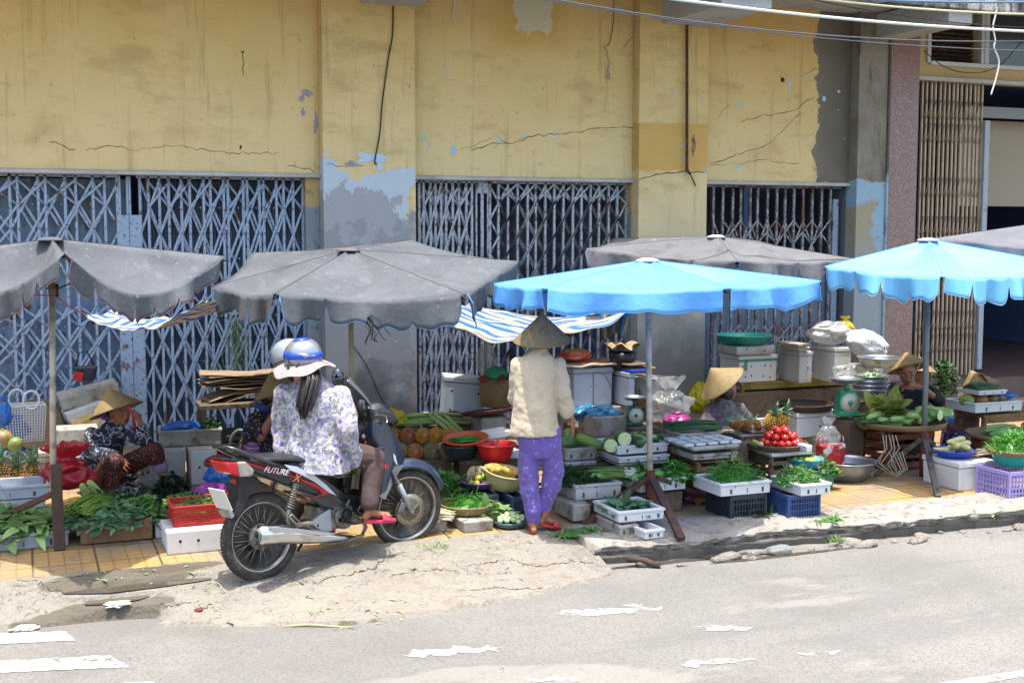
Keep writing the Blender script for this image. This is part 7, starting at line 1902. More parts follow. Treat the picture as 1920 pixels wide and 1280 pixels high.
hand(b, wrA, j(1719, 722, -.28) - wrA, -ZV + FH * .3, FH * .3 + ZV, .55, 1.05); hand(b, wrB, j(1682, 752, -.26) - wrB + ZV * .02, Rv, ZV, .8, 1.05)
for s_ in (-1, 1):
 limb(b, [j(1706 + 12 * s_, 815, .05), j(1706 + 30 * s_, 812, -.35), j(1706 + 26 * s_, 870, -.3)], [.085, .06, .04]); foot(b, j(1706 + 26 * s_, 868, -.3), j(1706 + 28 * s_, 880, -.45))
p6 = skinned(b, 'person', m_skin, None, .007, 3)
tag(p6, 'woman in a black top and conical hat seated behind the wide zucchini basket', 'person')
face_bits(p6, Mh)
m_blk = mat('black_jersey', '#0f131c', .85, [('n', 5, .5, .7, '#171d29')], bump=.006, bscale=12)
b = MB()
rings(b, [(j(1706, 812, .05), .21, .14), (j(1706, 770, .05), .19, .125), (j(1706, 738, .05), .175, .11), (j(1706, 726, .06), .11, .075)])
limb(b, [shA, elA, elA.lerp(wrA, .25)], [.068, .064, .052]); limb(b, [shB, elB, elB.lerp(wrB, .45)], [.066, .064, .055])
skinned(b, 'top', m_blk, p6, .009, 3, .018, .08)
b = MB()
for s_ in (-1, 1): limb(b, [j(1706 + 12 * s_, 815, .05), j(1706 + 30 * s_, 812, -.35), j(1706 + 26 * s_, 862, -.3)], [.11, .085, .07])
skinned(b, 'trousers', mat('dark_cloth', '#1f1d22', .85), p6, .012, 3)
cone_hat(p6, j(1698, 660, .06), ZV * 1.0 - Rv * .20 + FH * .36, .215, .165)
MB().ell(j(1699, 690, .04), (.088, .085, .09), 16, 10).build('hair', m_hair, p6)
MB().bar(wrB + Vector((0, 0, .03)), j(1679, 738, -.30), .018, .003).build('knife', m_alu, p6)
wire([j(1729, 690, -.1), j(1715, 712, -.09), j(1706, 716, -.06)], 'x', .003) if False else None
MB().tube([j(1728, 676, -.10), j(1718, 695, -.10), j(1709, 714, -.07)], .003, 5).build('chin_strap', m_wwire, p6)
MB().box(j(1706, 850, .1), (.4, .3, .28), YAW * -1).build('seat_box', m_crated, None)
o = bpy.data.objects['seat_box']; o.name = 'wooden_stool'; tag(o, 'plain dark stool under the woman in black', 'stool')
D = gdepth(812); j = J(D)
b = MB()
head(b, j(1727, 702, .0), (-FH * .6 + Rv * .5 - ZV * .2), ZV, 1.0)
rings(b, [(j(1722, 790), .16, .11), (j(1722, 740), .14, .09), (j(1724, 725), .07, .06)]); limb(b, [j(1724, 730), j(1726, 712)], [.05, .05])
p6b = skinned(b, 'person', m_skin, None, .011, 3)
tag(p6b, 'seller hidden behind the woman in black, only a hat edge showing', 'person')
b = MB(); rings(b, [(j(1720, 800), .19, .13), (j(1722, 750), .17, .12), (j(1724, 728), .10, .08)]); skinned(b, 'shirt', mat('dull_brown_cloth', '#4d3a34', .85), p6b, .012, 3)
cone_hat(p6b, j(1724, 668, .03), ZV + Rv * .1 + FH * .1, .20, .16)
D = gdepth(838); j = J(D)
b = MB()
Mh = head(b, j(1838, 728, .0), (Rv * .9 - FH * .25 - ZV * .35), ZV, 1.0)
limb(b, [j(1812, 752, .03), j(1828, 738, .01)], [.055, .05])
rings(b, [(j(1800, 830, .05), .16, .11), (j(1803, 790, .05), .15, .10), (j(1808, 760, .04), .14, .09), (j(1812, 748, .03), .08, .06)])
sh, el, wr = j(1832, 765, -.02), j(1866, 752, -.12), j(1852, 722, -.10)
limb(b, [sh, el, wr], [.046, .038, .025]); hand(b, wr, j(1845, 708, -.06) - wr, -Rv, -FH, .7)
sh2, el2, wr2 = j(1790, 765, -.02), j(1785, 800, -.1), j(1810, 805, -.2)
limb(b, [sh2, el2, wr2], [.046, .038, .025]); hand(b, wr2, Rv, -ZV, -FH, .4)
for s_ in (-1, 1): limb(b, [j(1800 + 10 * s_, 832, .05), j(1790 + 8 * s_, 822, -.3 - .1 * s_), j(1788 + 8 * s_, 870, -.28)], [.085, .06, .04])
p7 = skinned(b, 'person', m_skin, None, .008, 3)
tag(p7, 'woman at the far right in dark checked blouse resting head on hand', 'person')
face_bits(p7, Mh)
m_chk = mat('maroon_check', '#3f2230', .8, [('w', 14, .62, .7, ('#8a6f7c', .7), 'Z', .2), ('w', 14, .62, .7, ('#6b4a58', .7), 'X', .2)], bump=.005, bscale=12)
b = MB()
rings(b, [(j(1798, 838, .05), .19, .14), (j(1801, 795, .05), .185, .13), (j(1806, 765, .04), .165, .11), (j(1812, 750, .03), .09, .07)])
limb(b, [sh, sh.lerp(el, .9)], [.066, .060]); limb(b, [sh2, el2], [.066, .06])
skinned(b, 'blouse', m_chk, p7, .009, 3, .016, .08)
b = MB()
for s_ in (-1, 1): limb(b, [j(1800 + 10 * s_, 832, .05), j(1790 + 8 * s_, 822, -.3 - .1 * s_), j(1788 + 8 * s_, 868, -.28)], [.11, .085, .075])
skinned(b, 'trousers', mat('violet_print', '#2c2148', .8, [('v', 18, .36, .26, '#b5afd4'), ('v', 24, .3, .2, '#6d4f9a')], bump=.006), p7, .010, 3, .015)
cone_hat(p7, j(1820, 694, .04), ZV - Rv * .42 + FH * .1, .212, .20)
MB().ell(j(1832, 728, .02), (.08, .085, .085), 16, 10).build('hair', m_hair, p7)
MB().grid(lambda u, v: j(1826 + 24 * u, 722 + 22 * v + 6 * u, -.09), 6, 4).build('scarf', mat('violet_scarf', '#5d36b0', .7), p7, solid=.006)
TH = R(23); BL = R(3.0)
rc = atz(492, 1088, -.05)
BK = thing('motorbike', 'dark grey and black motorbike with red tail light stopped at the stalls', 'motorbike', rc)
BK.rotation_euler = Euler((-BL, 0, TH), 'XYZ')
BM = Matrix.Translation(rc) @ BK.rotation_euler.to_matrix().to_4x4()
BI = BM.inverted()
def bk(px, py, y=0.0):
 """photo point -> motorbike side-view coordinates x, z on its lengthwise plane y (front rows are shifted to the true wheel height)"""
 py2 = py - 13 * max(0, min(1, (px - 492) / 265)) * (1.0 if py > 700 else .6)
 o = BI @ CP; d = BI.to_3x3() @ ray(px, py2)
 t = (y - o.y) / d.y
 p = o + d * t
 return (p.x, p.z)
m_tyre = mat('tyre_rubber', '#2a2826', .85, [('n', 5, .45, .65, ('#4a453e', .8)), ('n', 40, .55, .65, ('#5a544a', .5))], bump=.003, bscale=60)
m_rim = mat('wheel_chrome', '#a3a19c', .3, [('n', 6, .5, .7, '#77726a')], metal=.85)
m_chrome = mat('chrome', '#c4c6c8', .16, [('n', 8, .55, .75, ('#8a8478', .6))], metal=1.0)
m_bblk = mat('gloss_black', '#14161b', .25, [('n', 3, .5, .7, ('#20242b', .8)), ('n', 14, .58, .72, ('#4a463e', .45))], coat=.5, spec=.5)
m_bmat = mat('matt_black', '#1c1c1d', .65, [('n', 8, .5, .7, ('#3c3833', .6))], bump=.001, bscale=90)
m_slate = mat('slate_blue_paint', '#3a4556', .28, [('n', 8, .55, .75, ('#5d5c58', .35))], metal=.5, coat=.5)
m_sil = mat('silver_plastic', '#8f9498', .35, [('n', 6, .5, .7, '#73746f')], metal=.4)
m_cast = mat('cast_aluminium', '#7d7b73', .5, [('n', 12, .45, .65, '#5a554b')], metal=.6, bump=.002, bscale=40)
m_seat = mat('seat_vinyl', '#1d1e21', .42, [('n', 7, .5, .7, '#2c2c2d')], bump=.001, bscale=120)
m_red = mat('red_lens', '#b3121a', .15, coat=.5); m_wht = mat('clear_lens', '#a8a59a', .2, [('w', 40, .4, .6, '#7f7c72', 'X', .1)])
def tor(b, R_, r, c=(0, 0, 0), n=64, m_=12, M=None, sx=1.0, prof=None):
 vs = []
 for i in range(n):
  t = 2 * PI * i / n
  for k in range(m_):
   a = 2 * PI * k / m_
   rr = R_ + math.cos(a) * r; y = math.sin(a) * r * sx
   vs.append(Vector((c[0] + math.cos(t) * rr, c[1] + y, c[2] + math.sin(t) * rr)))
 fs = [(i * m_ + k, ((i + 1) % n) * m_ + k, ((i + 1) % n) * m_ + (k + 1) % m_, i * m_ + (k + 1) % m_) for i in range(n) for k in range(m_)]
 b.add(vs, fs, True, M)
def wheel(par, c, R_, w_, disc=False, drum=False, M=None, name='wheel'):
 b = MB(); tor(b, R_ - w_ / 2, w_ / 2, (0, 0, 0), 72, 12, sx=1.0)
 T = b.build('tyre', m_tyre, par)
 tr = MB()
 for k in range(72):
  a = 2 * PI * k / 72
  for s in (-1, 1):
   p = Vector((math.cos(a) * (R_ - .001), s * .004, math.sin(a) * (R_ - .001))); q = Vector((math.cos(a + .05) * (R_ - .010), s * w_ * .38, math.sin(a + .05) * (R_ - .010)))
   tr.bar(p, q, .008, .002)
 W = thing('wheel', None, None); W.parent = par; W.location = c or (0, 0, 0)
 if M is not None: W.matrix_local = M
 T.parent = W; tr.build('tread', m_tyre, W)
 rb = MB(); ri = R_ - w_ - .002
 rb.lathe([(ri + .012, -.026), (ri + .016, -.022), (ri - .002, -.014), (ri - .006, 0), (ri - .002, .014), (ri + .016, .022), (ri + .012, .026), (ri + .004, .02), (ri - .012, 0), (ri + .004, -.02), (ri + .012, -.026)], 64, M=Matrix.Rotation(R(90), 4, 'X'))
 rb.build('rim', m_rim, W)
 sp = MB()
 for k in range(36):
  a = 2 * PI * k / 36; s = 1 if k % 2 else -1; da = .35 * (1 if (k // 2) % 2 else -1)
  sp.tube([(math.cos(a + da) * .035, s * .028, math.sin(a + da) * .035), (math.cos(a) * (ri - .004), s * .006, math.sin(a) * (ri - .004))], .0013, 5)
 sp.build('spokes', m_rim, W)
 h = MB(); h.lathe([(0, -.05), (.02, -.05), (.022, -.034), (.04, -.032), (.04, -.024), (.024, -.02), (.024, .02), (.04, .024), (.04, .032), (.022, .034), (.02, .05), (0, .05)], 28, M=Matrix.Rotation(R(90), 4, 'X'))
 if drum: h.lathe([(0, -.03), (.075, -.03), (.085, -.02), (.085, .02), (0, .02)], 28, M=Matrix.Rotation(R(90), 4, 'X'))
 h.build('hub', m_cast, W)
 if disc:
  d = MB(); Rd = .115
  d.lathe([(.078, -.060), (Rd, -.060), (Rd, -.056), (.078, -.056), (.078, -.060)], 48, M=Matrix.Rotation(R(-90), 4, 'X'))
  for k in range(6):
   a = k * PI / 3; d.bar((math.cos(a) * .03, -.058, math.sin(a) * .03), (math.cos(a + .5) * .085, -.058, math.sin(a + .5) * .085), .012, .004)
  o = d.build('brake_disc', mat('disc_steel', '#8f8a7c', .35, metal=.7), W)
  hh = MB()
  for k in range(36):
   a = 2 * PI * k / 36; rr = .088 + .009 * (k % 3); hh.ell((math.cos(a) * rr, -.0605, math.sin(a) * rr), (.0032, .0012, .0032), 6, 4)
  hh.build('disc_holes', m_hole, o) if False else hh.build('disc_holes', m_hole, W)
 return W
RW, FW, WB = .288, .282, 1.215
wheel(BK, (0, 0, RW), RW, .074, drum=True)
SA = R(-13)
fx, fz = WB, FW
MS = Matrix.Translation((fx - .04, 0, fz)) @ Matrix.Rotation(R(-26), 4, 'Y') @ Matrix.Rotation(SA, 4, 'Z') @ Matrix.Rotation(R(26), 4, 'Y') @ Matrix.Translation((.04, 0, 0))
def S_(p): return MS @ Vector(p)
wheel(BK, None, FW, .062, disc=True, M=MS)
def part_(b, name, m, M=None, **k):
 if M is not None: b.v = [tuple(M @ Vector(v)) for v in b.v]
 return b.build(name, m, BK, **k)
for s in (-1, 1):
 b = MB(); b.tube([(0, s * .075, 0), (-.10, s * .072, .20)], [.022, .022], 12); b.tube([(-.095, s * .072, .19), (-.22, s * .07, .44)], .014, 12); b.tube([(0, s * .055, 0), (0, s * .095, 0)], .014, 10)
 part_(b, 'fork', m_sil, MS)
b = MB().box((-.075, -.06, .03), (.05, .05, .09), tilt=(0, R(20), 0)); part_(b, 'brake_caliper', m_cast, MS, bevel=.008)
part_(MB().tube([(-.08, -.07, .06), (-.13, -.08, .16), (-.16, -.07, .3), (-.2, -.05, .45)], .005, 6), 'brake_hose', m_wire, MS)
b = MB()
def fend(u, v):
 a = R(168) - R(148) * u
 rr = FW + .028 + .05 * (1 - abs(u - .45) * 1.2) * 1.0
 w_ = .060 * (1 - .5 * max(0, u - .55) / .45) * (1 - .1 * max(0, .3 - u))
 y = (v - .5) * 2 * w_
 drop = .055 * abs(2 * (v - .5)) ** 2.2 * (1 + 1.2 * max(0, .5 - u))
 if u < .5: rr += .05 * (0.5 - u)
 return Vector((math.cos(a) * (rr - drop), y, math.sin(a) * (rr - drop) * .98 + .012))
b.grid(fend, 40, 14); part_(b, 'front_mudguard', m_slate, MS, solid=.006)
b = MB()
for s in (-1, 1):
 b.poly([(-.30, .30), (-.16, .345), (-.06, .33), (-.12, .25), (-.20, .10), (-.24, .12)], s * .062 - .003, s * .062 + .003)
part_(b, 'mudguard_side', m_sil, MS, bevel=.002)
b = MB()
for s in (-1, 1): b.bar((0, s * .085, RW), (.50, s * .075, RW + .03), .022, .035)
part_(b, 'swing_arm', m_cast, bevel=.004)
for s in (-1, 1):
 x0, z0 = bk(536, 975, -.11); x1, z1 = bk(553, 915, -.11)
 p, q = Vector((x0, s * .12, z0 + .0)), Vector((x1, s * .12, z1 + .02)); dq = (q - p)
 b = MB(); b.tube([p, p.lerp(q, .35)], .016, 10); b.tube([p, q], .008, 8); b.tube([q - dq * .05, q], .018, 10)
 u = dq.cross(Vector((0, 1, 0))).normalized(); v = Vector((0, 1, 0))
 b.tube([p.lerp(q, .28 + .68 * k / 110) + (u * math.cos(k * .55) + v * math.sin(k * .55)) * .023 for k in range(111)], .0042, 6)
 part_(b, 'shock_absorber', m_cast)
ex = [bk(483, 1003, -.17), bk(520, 1002, -.17), bk(560, 1006, -.17), bk(600, 1011, -.16), bk(640, 1015, -.14), bk(660, 1016, -.12)]
b = MB().tube([Vector((ex[0][0], -.17, ex[0][1])), Vector((ex[0][0] + .015, -.17, ex[0][1])), Vector((ex[1][0], -.17, ex[1][1])), Vector((ex[2][0], -.17, ex[2][1])), Vector((ex[3][0], -.165, ex[3][1])), Vector((ex[4][0], -.15, ex[4][1])), Vector((ex[5][0], -.12, ex[5][1]))], [.042, .056, .058, .051, .038, .020, .016], 24, sq=1.12)
part_(b, 'exhaust', m_chrome)
part_(MB().lathe([(0, .0), (.018, .0), (.02, .006), (.040, .004), (.044, .0)], 24, M=Matrix.Translation((ex[0][0] - .004, -.17, ex[0][1])) @ Matrix.Rotation(R(-90), 4, 'Y')), 'exhaust_end', m_cast)
part_(MB().lathe([(0, .0), (.016, .0), (.016, .002), (0, .002)], 20, M=Matrix.Translation((ex[0][0] - .011, -.17, ex[0][1])) @ Matrix.Rotation(R(-90), 4, 'Y')), 'exhaust_hole', m_hole)
b = MB()
for f, dz in ((.15, .01), (.55, .012), (.95, .01)):
 xx = ex[1][0] + (ex[4][0] - ex[1][0]) * f; b.ell((xx, -.222 + .02 * f, ex[1][1] + dz), (.010, .006, .010), 10, 6)
part_(b, 'heat_shield_bolts', m_bmat)
hs = [bk(500, 987, -.22), bk(560, 994, -.22), bk(630, 1006, -.20), bk(600, 1008, -.20), bk(560, 1002, -.22), bk(515, 1003, -.22)]
part_(MB().poly(hs, -.226, -.220), 'heat_shield', m_chrome, bevel=.002)
part_(MB().tube([Vector((ex[5][0] - .02, -.13, ex[5][1])), Vector((ex[5][0] + .10, -.10, ex[5][1] - .005)), Vector((ex[5][0] + .16, -.07, ex[5][1] + .04)), Vector((ex[5][0] + .15, -.04, ex[5][1] + .13))], .013, 8), 'exhaust_pipe', mat('burnt_steel', '#6d5546', .5, metal=.6))
e0 = bk(640, 970, -.08)
b = MB()
b.box((e0[0] - .06, 0, e0[1] - .01), (.26, .17, .17)); b.tube([(e0[0] + .02, -.10, e0[1] - .02), (e0[0] + .02, .10, e0[1] - .02)], .085, 24); b.tube([(e0[0] - .13, -.09, e0[1] + .0), (e0[0] - .13, .1, e0[1])], .06, 20)
part_(b, 'engine', m_cast, bevel=.012, seg=2)
b = MB().tube([(e0[0] + .06, 0, e0[1] + .02), (e0[0] + .22, 0, e0[1] + .06)], .06, 16)
for k in range(7): b.tube([(e0[0] + .09 + .018 * k, 0, e0[1] + .03 + .006 * k), (e0[0] + .096 + .018 * k, 0, e0[1] + .032 + .006 * k)], .075, 16)
part_(b, 'cylinder', m_bmat)
cc = [bk(596, 972, -.11), bk(618, 958, -.11), bk(621, 1000, -.11), bk(606, 1004, -.11), bk(580, 985, -.11)]
part_(MB().poly(cc, -.125, -.09), 'engine_cover', m_sil, bevel=.006)
part_(MB().lathe([(0, .015), (.035, .015), (.045, 0), (0, 0)], 20, M=Matrix.Translation((e0[0] + .03, -.10, e0[1] - .01)) @ Matrix.Rotation(R(90), 4, 'X')), 'case_cap', m_bmat)
for s in (-1, 1):
 x, z = bk(655, 985, -.2 * 1)
 b = MB().tube([(x, s * .09, z - .0), (x, s * .27, z)], .014, 10); b.box((x, s * .24, z), (.045, .09, .022)); part_(b, 'footrest', m_bmat)
 x, z = bk(568, 985, -.17)
 b = MB().box((x, s * .19, z), (.10, .06, .018)); b.tube([(x - .04, s * .15, z), (x - .09, s * .15, z + .06), (x - .07, s * .15, z + .07), (x + .0, s * .14, z + .0)], .008, 6); part_(b, 'pillion_footrest', m_cast, bevel=.003)
x, z = bk(672, 1000, -.12)
part_(MB().tube([(x, -.10, z + .08), (x + .02, -.16, z + .03), (x - .01, -.19, z - .03), (x - .10, -.14, z - .06), (x - .25, -.1, z - .065)], .008, 8), 'brake_pedal', m_cast)
part_(MB().tube([(e0[0] - .1, .12, e0[1] - .08), (e0[0] - .2, .16, .10)], .01, 8), 'side_stand', m_bmat)
b = MB()
lf = [bk(560, 905, 0), bk(640, 930, 0), bk(690, 945, 0), bk(700, 985, 0), bk(668, 968, 0), bk(640, 962, 0), bk(590, 950, 0), bk(540, 925, 0)]
b.poly(lf, -.085, .085); part_(b, 'frame_cover', m_bmat, bevel=.015, seg=3)
cw = [(428, 862), (452, 862), (500, 868), (540, 874), (575, 884), (610, 905), (640, 930), (655, 946), (648, 958), (625, 962), (605, 955), (575, 935), (545, 918), (500, 897), (460, 888), (438, 880)]
b = MB(); pl = [bk(px, py, -.12) for px, py in cw]
n = len(pl)
vs = []
for y, sc in ((-.125, .93), (-.135, 1.0), (-.10, 1.02), (.10, 1.02), (.135, 1.0), (.125, .93)):
 cxm = sum(p[0] for p in pl) / n; czm = sum(p[1] for p in pl) / n
 for (x, z) in pl:
  tw = 1 - .55 * max(0, (.05 - x)) / .4          # narrower towards the tail
  vs.append((cxm + (x - cxm) * (sc if abs(sc - 1) < .03 else .985), y * max(.5, tw), czm + (z - czm) * sc))
fs = [tuple(reversed(range(n)))] + [(i * n + k, i * n + (k + 1) % n, (i + 1) * n + (k + 1) % n, (i + 1) * n + k) for i in range(5) for k in range(n)] + [tuple(range(5 * n, 6 * n))]
b.add(vs, fs); part_(b, 'side_cowl', m_bblk, bevel=.006, weld=True)
def decal(pts, name, m, y=-.1385, th=.0025, kx=True):
 P = [bk(px, py, y) for px, py in pts]
 b = MB()
 v0 = [(x, (y) * max(.5, 1 - .55 * max(0, .05 - x) / .4) - .001, z) for x, z in P]; v1 = [(x, yy - th, z) for x, yy, z in v0]
 k = len(P)
 b.add(v0 + v1, [tuple(range(k)), tuple(reversed(range(k, 2 * k)))] + [(i, i + k, (i + 1) % k + k, (i + 1) % k) for i in range(k)])
 return part_(b, name, m)
m_stw = mat('silver_sticker', '#b9bec6', .3, metal=.3); m_str = mat('red_sticker', '#a3141c', .35)
decal([(532, 872), (555, 877), (585, 892), (612, 915), (630, 935), (618, 930), (590, 908), (565, 893), (545, 884)], 'silver_stripe', m_stw)
decal([(560, 900), (590, 911), (608, 923), (618, 930), (600, 935), (575, 938), (606, 932), (596, 922), (575, 910)], 'red_arrow', m_str)
decal([(470, 868), (500, 877), (530, 886), (560, 899), (560, 901), (528, 889), (498, 880), (468, 870)], 'red_stripe', m_str)
x, z = bk(517, 884, -.14)
Mt = Matrix.Translation((x, -.1415, z)) @ Matrix.Rotation(R(-14), 4, 'Y').inverted() @ Matrix.Rotation(R(90), 4, 'X')
Mt = Matrix.Translation((x, -.1420, z)) @ Matrix.Rotation(R(15), 4, 'Y') @ Matrix.Rotation(R(90), 4, 'X')
txt('lettering', 'FUTURE', .052, mat('white_sticker', '#c9ccd0', .4), BK, Mt, .0008, shear=.4)
x, z = bk(555, 899, -.14)
txt('lettering', 'X', .075, mat('orange_sticker', '#b5683a', .4), BK, Matrix.Translation((x, -.1425, z)) @ Matrix.Rotation(R(15), 4, 'Y') @ Matrix.Rotation(R(90), 4, 'X'), .0008, shear=.4)
ip = [bk(575, 862, -.09), bk(612, 868, -.09), bk(608, 890, -.09), bk(628, 925, -.09), bk(600, 912, -.09), bk(578, 888, -.09)]
part_(MB().poly(ip, -.10, .10), 'seat_base', m_bmat, bevel=.012)
st = [(455, 855, .10), (480, 852, .12), (510, 850, .13), (540, 853, .13), (565, 860, .135), (590, 866, .12), (612, 868, .09), (620, 872, .06)]
b = MB(); vs = []
secs = []
for px, py, hw in st:
 x, z = bk(px, py - 2, 0)
 secs.append((x, z, hw))
m_ = 14
for x, z, hw in secs:
 for k in range(m_):
  a = PI * k / (m_ - 1)
  vs.append((x, -math.cos(a) * hw, z - .062 + .062 * max(0, math.sin(a)) ** .55))
fs = [(i * m_ + k, i * m_ + k + 1, (i + 1) * m_ + k + 1, (i + 1) * m_ + k) for i in range(len(secs) - 1) for k in range(m_ - 1)]
fs += [tuple(range(m_)), tuple(reversed(range((len(secs) - 1) * m_, len(secs) * m_)))] + [(i * m_, (i + 1) * m_, (i + 1) * m_ + m_ - 1, i * m_ + m_ - 1) for i in range(len(secs) - 1)]
b.add(vs, fs, True); part_(b, 'seat', m_seat, sub=1)
gr = []
for px, py, y in ((528, 876, -.15), (505, 868, -.155), (470, 854, -.14), (440, 842, -.12), (424, 838, -.07)):
 x, z = bk(px, py, y); gr.append(Vector((x, y, z)))
gr += [Vector((v.x, -v.y, v.z)) for v in reversed(gr)]
part_(MB().tube(gr, [.010, .015, .017, .018, .018, .018, .018, .017, .015, .010], 10, sq=.8), 'grab_rail', m_bblk)
tl = [bk(px, py, -.09) for px, py in ((420, 866), (446, 866), (452, 893), (432, 888))]
part_(MB().poly(tl, -.09, .09), 'tail_light', m_red, bevel=.012, seg=3)
tl = [bk(px, py, -.10) for px, py in ((446, 866), (462, 864), (478, 880), (476, 893), (452, 894))]
part_(MB().poly(tl, -.10, .10), 'indicator_lens', m_wht, bevel=.012, seg=3)
rm = [bk(px, py, 0) for px, py in ((436, 886), (470, 890), (480, 900), (462, 922), (448, 950), (438, 968), (428, 964), (436, 935), (440, 905))]
part_(MB().poly(rm, -.065, .065), 'rear_mudguard', m_bmat, bevel=.01)
x, z = bk(447, 900, 0); part_(MB().box((x - .035, 0, z), (.012, .07, .035)), 'reflector', mat('dark_red_reflector', '#7a1f1c', .3), bevel=.004)
x, z = bk(426, 933, 0)
pt_ = part_(MB().box((x - .05, 0, z), (.006, .19, .145), tilt=(0, R(-22), 0)), 'number_plate', mat('plate_white', '#c4c3b8', .4), bevel=.002)
tx = txt('plate_lettering', '59 - L 2', .034, mat('faded_ink', '#8a8672', .7), BK, Matrix.Translation((x - .068, 0, z + .045)) @ Matrix.Rotation(R(-22), 4, 'Y') @ Matrix.Rotation(R(-90), 4, 'Z') @ Matrix.Rotation(R(90), 4, 'X'), .0006)
x, z = bk(425, 962, 0); part_(MB().box((x, 0, z), (.03, .12, .05), tilt=(0, R(-30), 0)), 'mud_flap', m_sil, bevel=.006)
def bkpoly(pts, y): return [bk(px, py, y) for px, py in pts]
ls = bkpoly([(672, 868), (700, 850), (722, 846), (712, 880), (706, 910), (702, 940), (694, 985), (678, 978), (668, 965), (690, 925), (690, 890)], -.16)
b = MB(); b.poly(ls, -.175, -.10); b.poly([(x, z) for x, z in ls], .10, .175); part_(b, 'leg_shield', m_bblk, bevel=.012, seg=3)
ls2 = bkpoly([(667, 880), (702, 852), (711, 852), (699, 905), (690, 940), (682, 940), (692, 895), (688, 882), (672, 890)], -.18)
part_(MB().poly(ls2, -.186, -.176), 'leg_shield_trim', m_sil, bevel=.003)
ff = bkpoly([(690, 790), (712, 790), (730, 808), (745, 830), (758, 852), (764, 872), (758, 884), (738, 886), (728, 905), (715, 935), (705, 940), (712, 890), (700, 850), (690, 825)], -.09)
b = MB(); n = len(ff); vs = []
for y, sc in ((-.135, .80), (-.125, .93), (-.07, 1.0), (0, 1.03), (.07, 1.0), (.125, .93), (.135, .80)):
 cxm, czm = bk(712, 860, 0)
 for (x, z) in ff: vs.append((cxm + (x - cxm) * sc, y * (.55 + .45 * min(1, max(0, (1.17 - x) / .3 + .2))), czm + (z - czm) * (sc * .5 + .5)))
fs = [tuple(reversed(range(n)))] + [(i * n + k, i * n + (k + 1) % n, (i + 1) * n + (k + 1) % n, (i + 1) * n + k) for i in range(6) for k in range(n)] + [tuple(range(6 * n, 7 * n))]
b.add(vs, fs, True); part_(b, 'front_fairing', m_slate, weld=True, bevel=.004)
def side_decal(pts, name, m, y):
 P = bkpoly(pts, y); return part_(MB().poly(P, y - .002, y + .004), name, m)
for k in range(4): side_decal([(737 + k * 2, 862 + k * 5), (741, 866 + k * 4), (743 + k, 874 + k * 3), (739 + k, 876 + k * 2)], 'wing_emblem', mat('white_emblem', '#c4c8cc', .3), -.118)
side_decal([(711, 876), (729, 882), (727, 891), (709, 884)], 'red_tag', m_str, -.150)
x, z = bk(719, 884, -.152); txt('lettering', '125', .024, mat('white_sticker', '#c9ccd0', .4), BK, Matrix.Translation((x, -.1535, z)) @ Matrix.Rotation(R(16), 4, 'Y') @ Matrix.Rotation(R(90), 4, 'X'), .0006)
hc = bkpoly([(664, 768), (688, 758), (712, 768), (728, 790), (735, 805), (722, 812), (700, 800), (684, 806), (668, 796)], 0)
b = MB(); n = len(hc); vs = []
for y, sc in ((-.15, .55), (-.12, .8), (-.05, 1.0), (.05, 1.0), (.12, .8), (.15, .55)):
 cxm, czm = bk(700, 786, 0)
 for (x, z) in hc: vs.append((cxm + (x - cxm) * sc, y, czm + (z - czm) * sc))
fs = [tuple(reversed(range(n)))] + [(i * n + k, i * n + (k + 1) % n, (i + 1) * n + (k + 1) % n, (i + 1) * n + k) for i in range(5) for k in range(n)] + [tuple(range(5 * n, 6 * n))]
b.add(vs, fs, True); part_(b, 'handlebar_cowl', m_bblk, weld=True, bevel=.004)
nk = bkpoly([(676, 800), (704, 800), (706, 850), (690, 868), (676, 850)], 0)
part_(MB().poly(nk, -.09, .09), 'inner_panel', m_bmat, bevel=.02, seg=3)
hx, hz = bk(690, 782, 0)
MH = Matrix.Translation((hx, 0, hz)) @ Matrix.Rotation(SA, 4, 'Z')
part_(MB().tube([(-.09, -.34, -.0), (-.03, -.20, .01), (0, 0, 0), (-.03, .20, .01), (-.09, .34, 0)], .013, 10), 'handlebar', m_bmat, MH)
for s in (-1, 1):
 part_(MB().tube([(-.05, s * .235, .005), (-.10, s * .36, -.002)], .018, 12), 'grip', m_bmat, MH)
 part_(MB().tube([(-.02, s * .19, .0), (.02, s * .24, -.01), (.0, s * .30, -.03), (-.03, s * .36, -.04)], .006, 8, sq=.6), 'lever', m_rim, MH)
def mirror(px, py, dd, px2, py2, r, tiltv, name='mirror'):
 c = BI @ at_d(px, py, dd); e = BI @ at_d(px2, py2, dd)
 T = thing(name, None, None); T.parent = BK
 b = MB().tube([e, e.lerp(c, .5) + Vector((0, 0, .0)), c.lerp(e, .2)], .007, 8); b.build('stem', m_bmat, T)
 d = BI.to_3x3() @ Vector(tiltv); q = d.to_track_quat('Z', 'Y').to_matrix().to_4x4()
 MM = Matrix.Translation(c) @ q
 MB().ell((0, 0, -.012), (r[0], r[1], .03), 20, 10, M=MM).build('housing', m_bmat, T)
 MB().lathe([(0, .018), (1, .018), (1, .014)], 24, sx=r[0] * .93, sy=r[1] * .93, M=MM).build('glass', mat('mirror_glass', '#5a6064', .04, metal=1.0), T)
DB = ((BM @ Vector((hx, 0, hz))) - CP).dot(Fv)
mirror(634, 708, DB + .22, 655, 765, (.045, .070), -FH * .95 + Rv * .25 - ZV * .1)
mirror(681, 765, DB - .20, 684, 800, (.036, .062), -FH * .3 + Rv * .9 + ZV * .1)
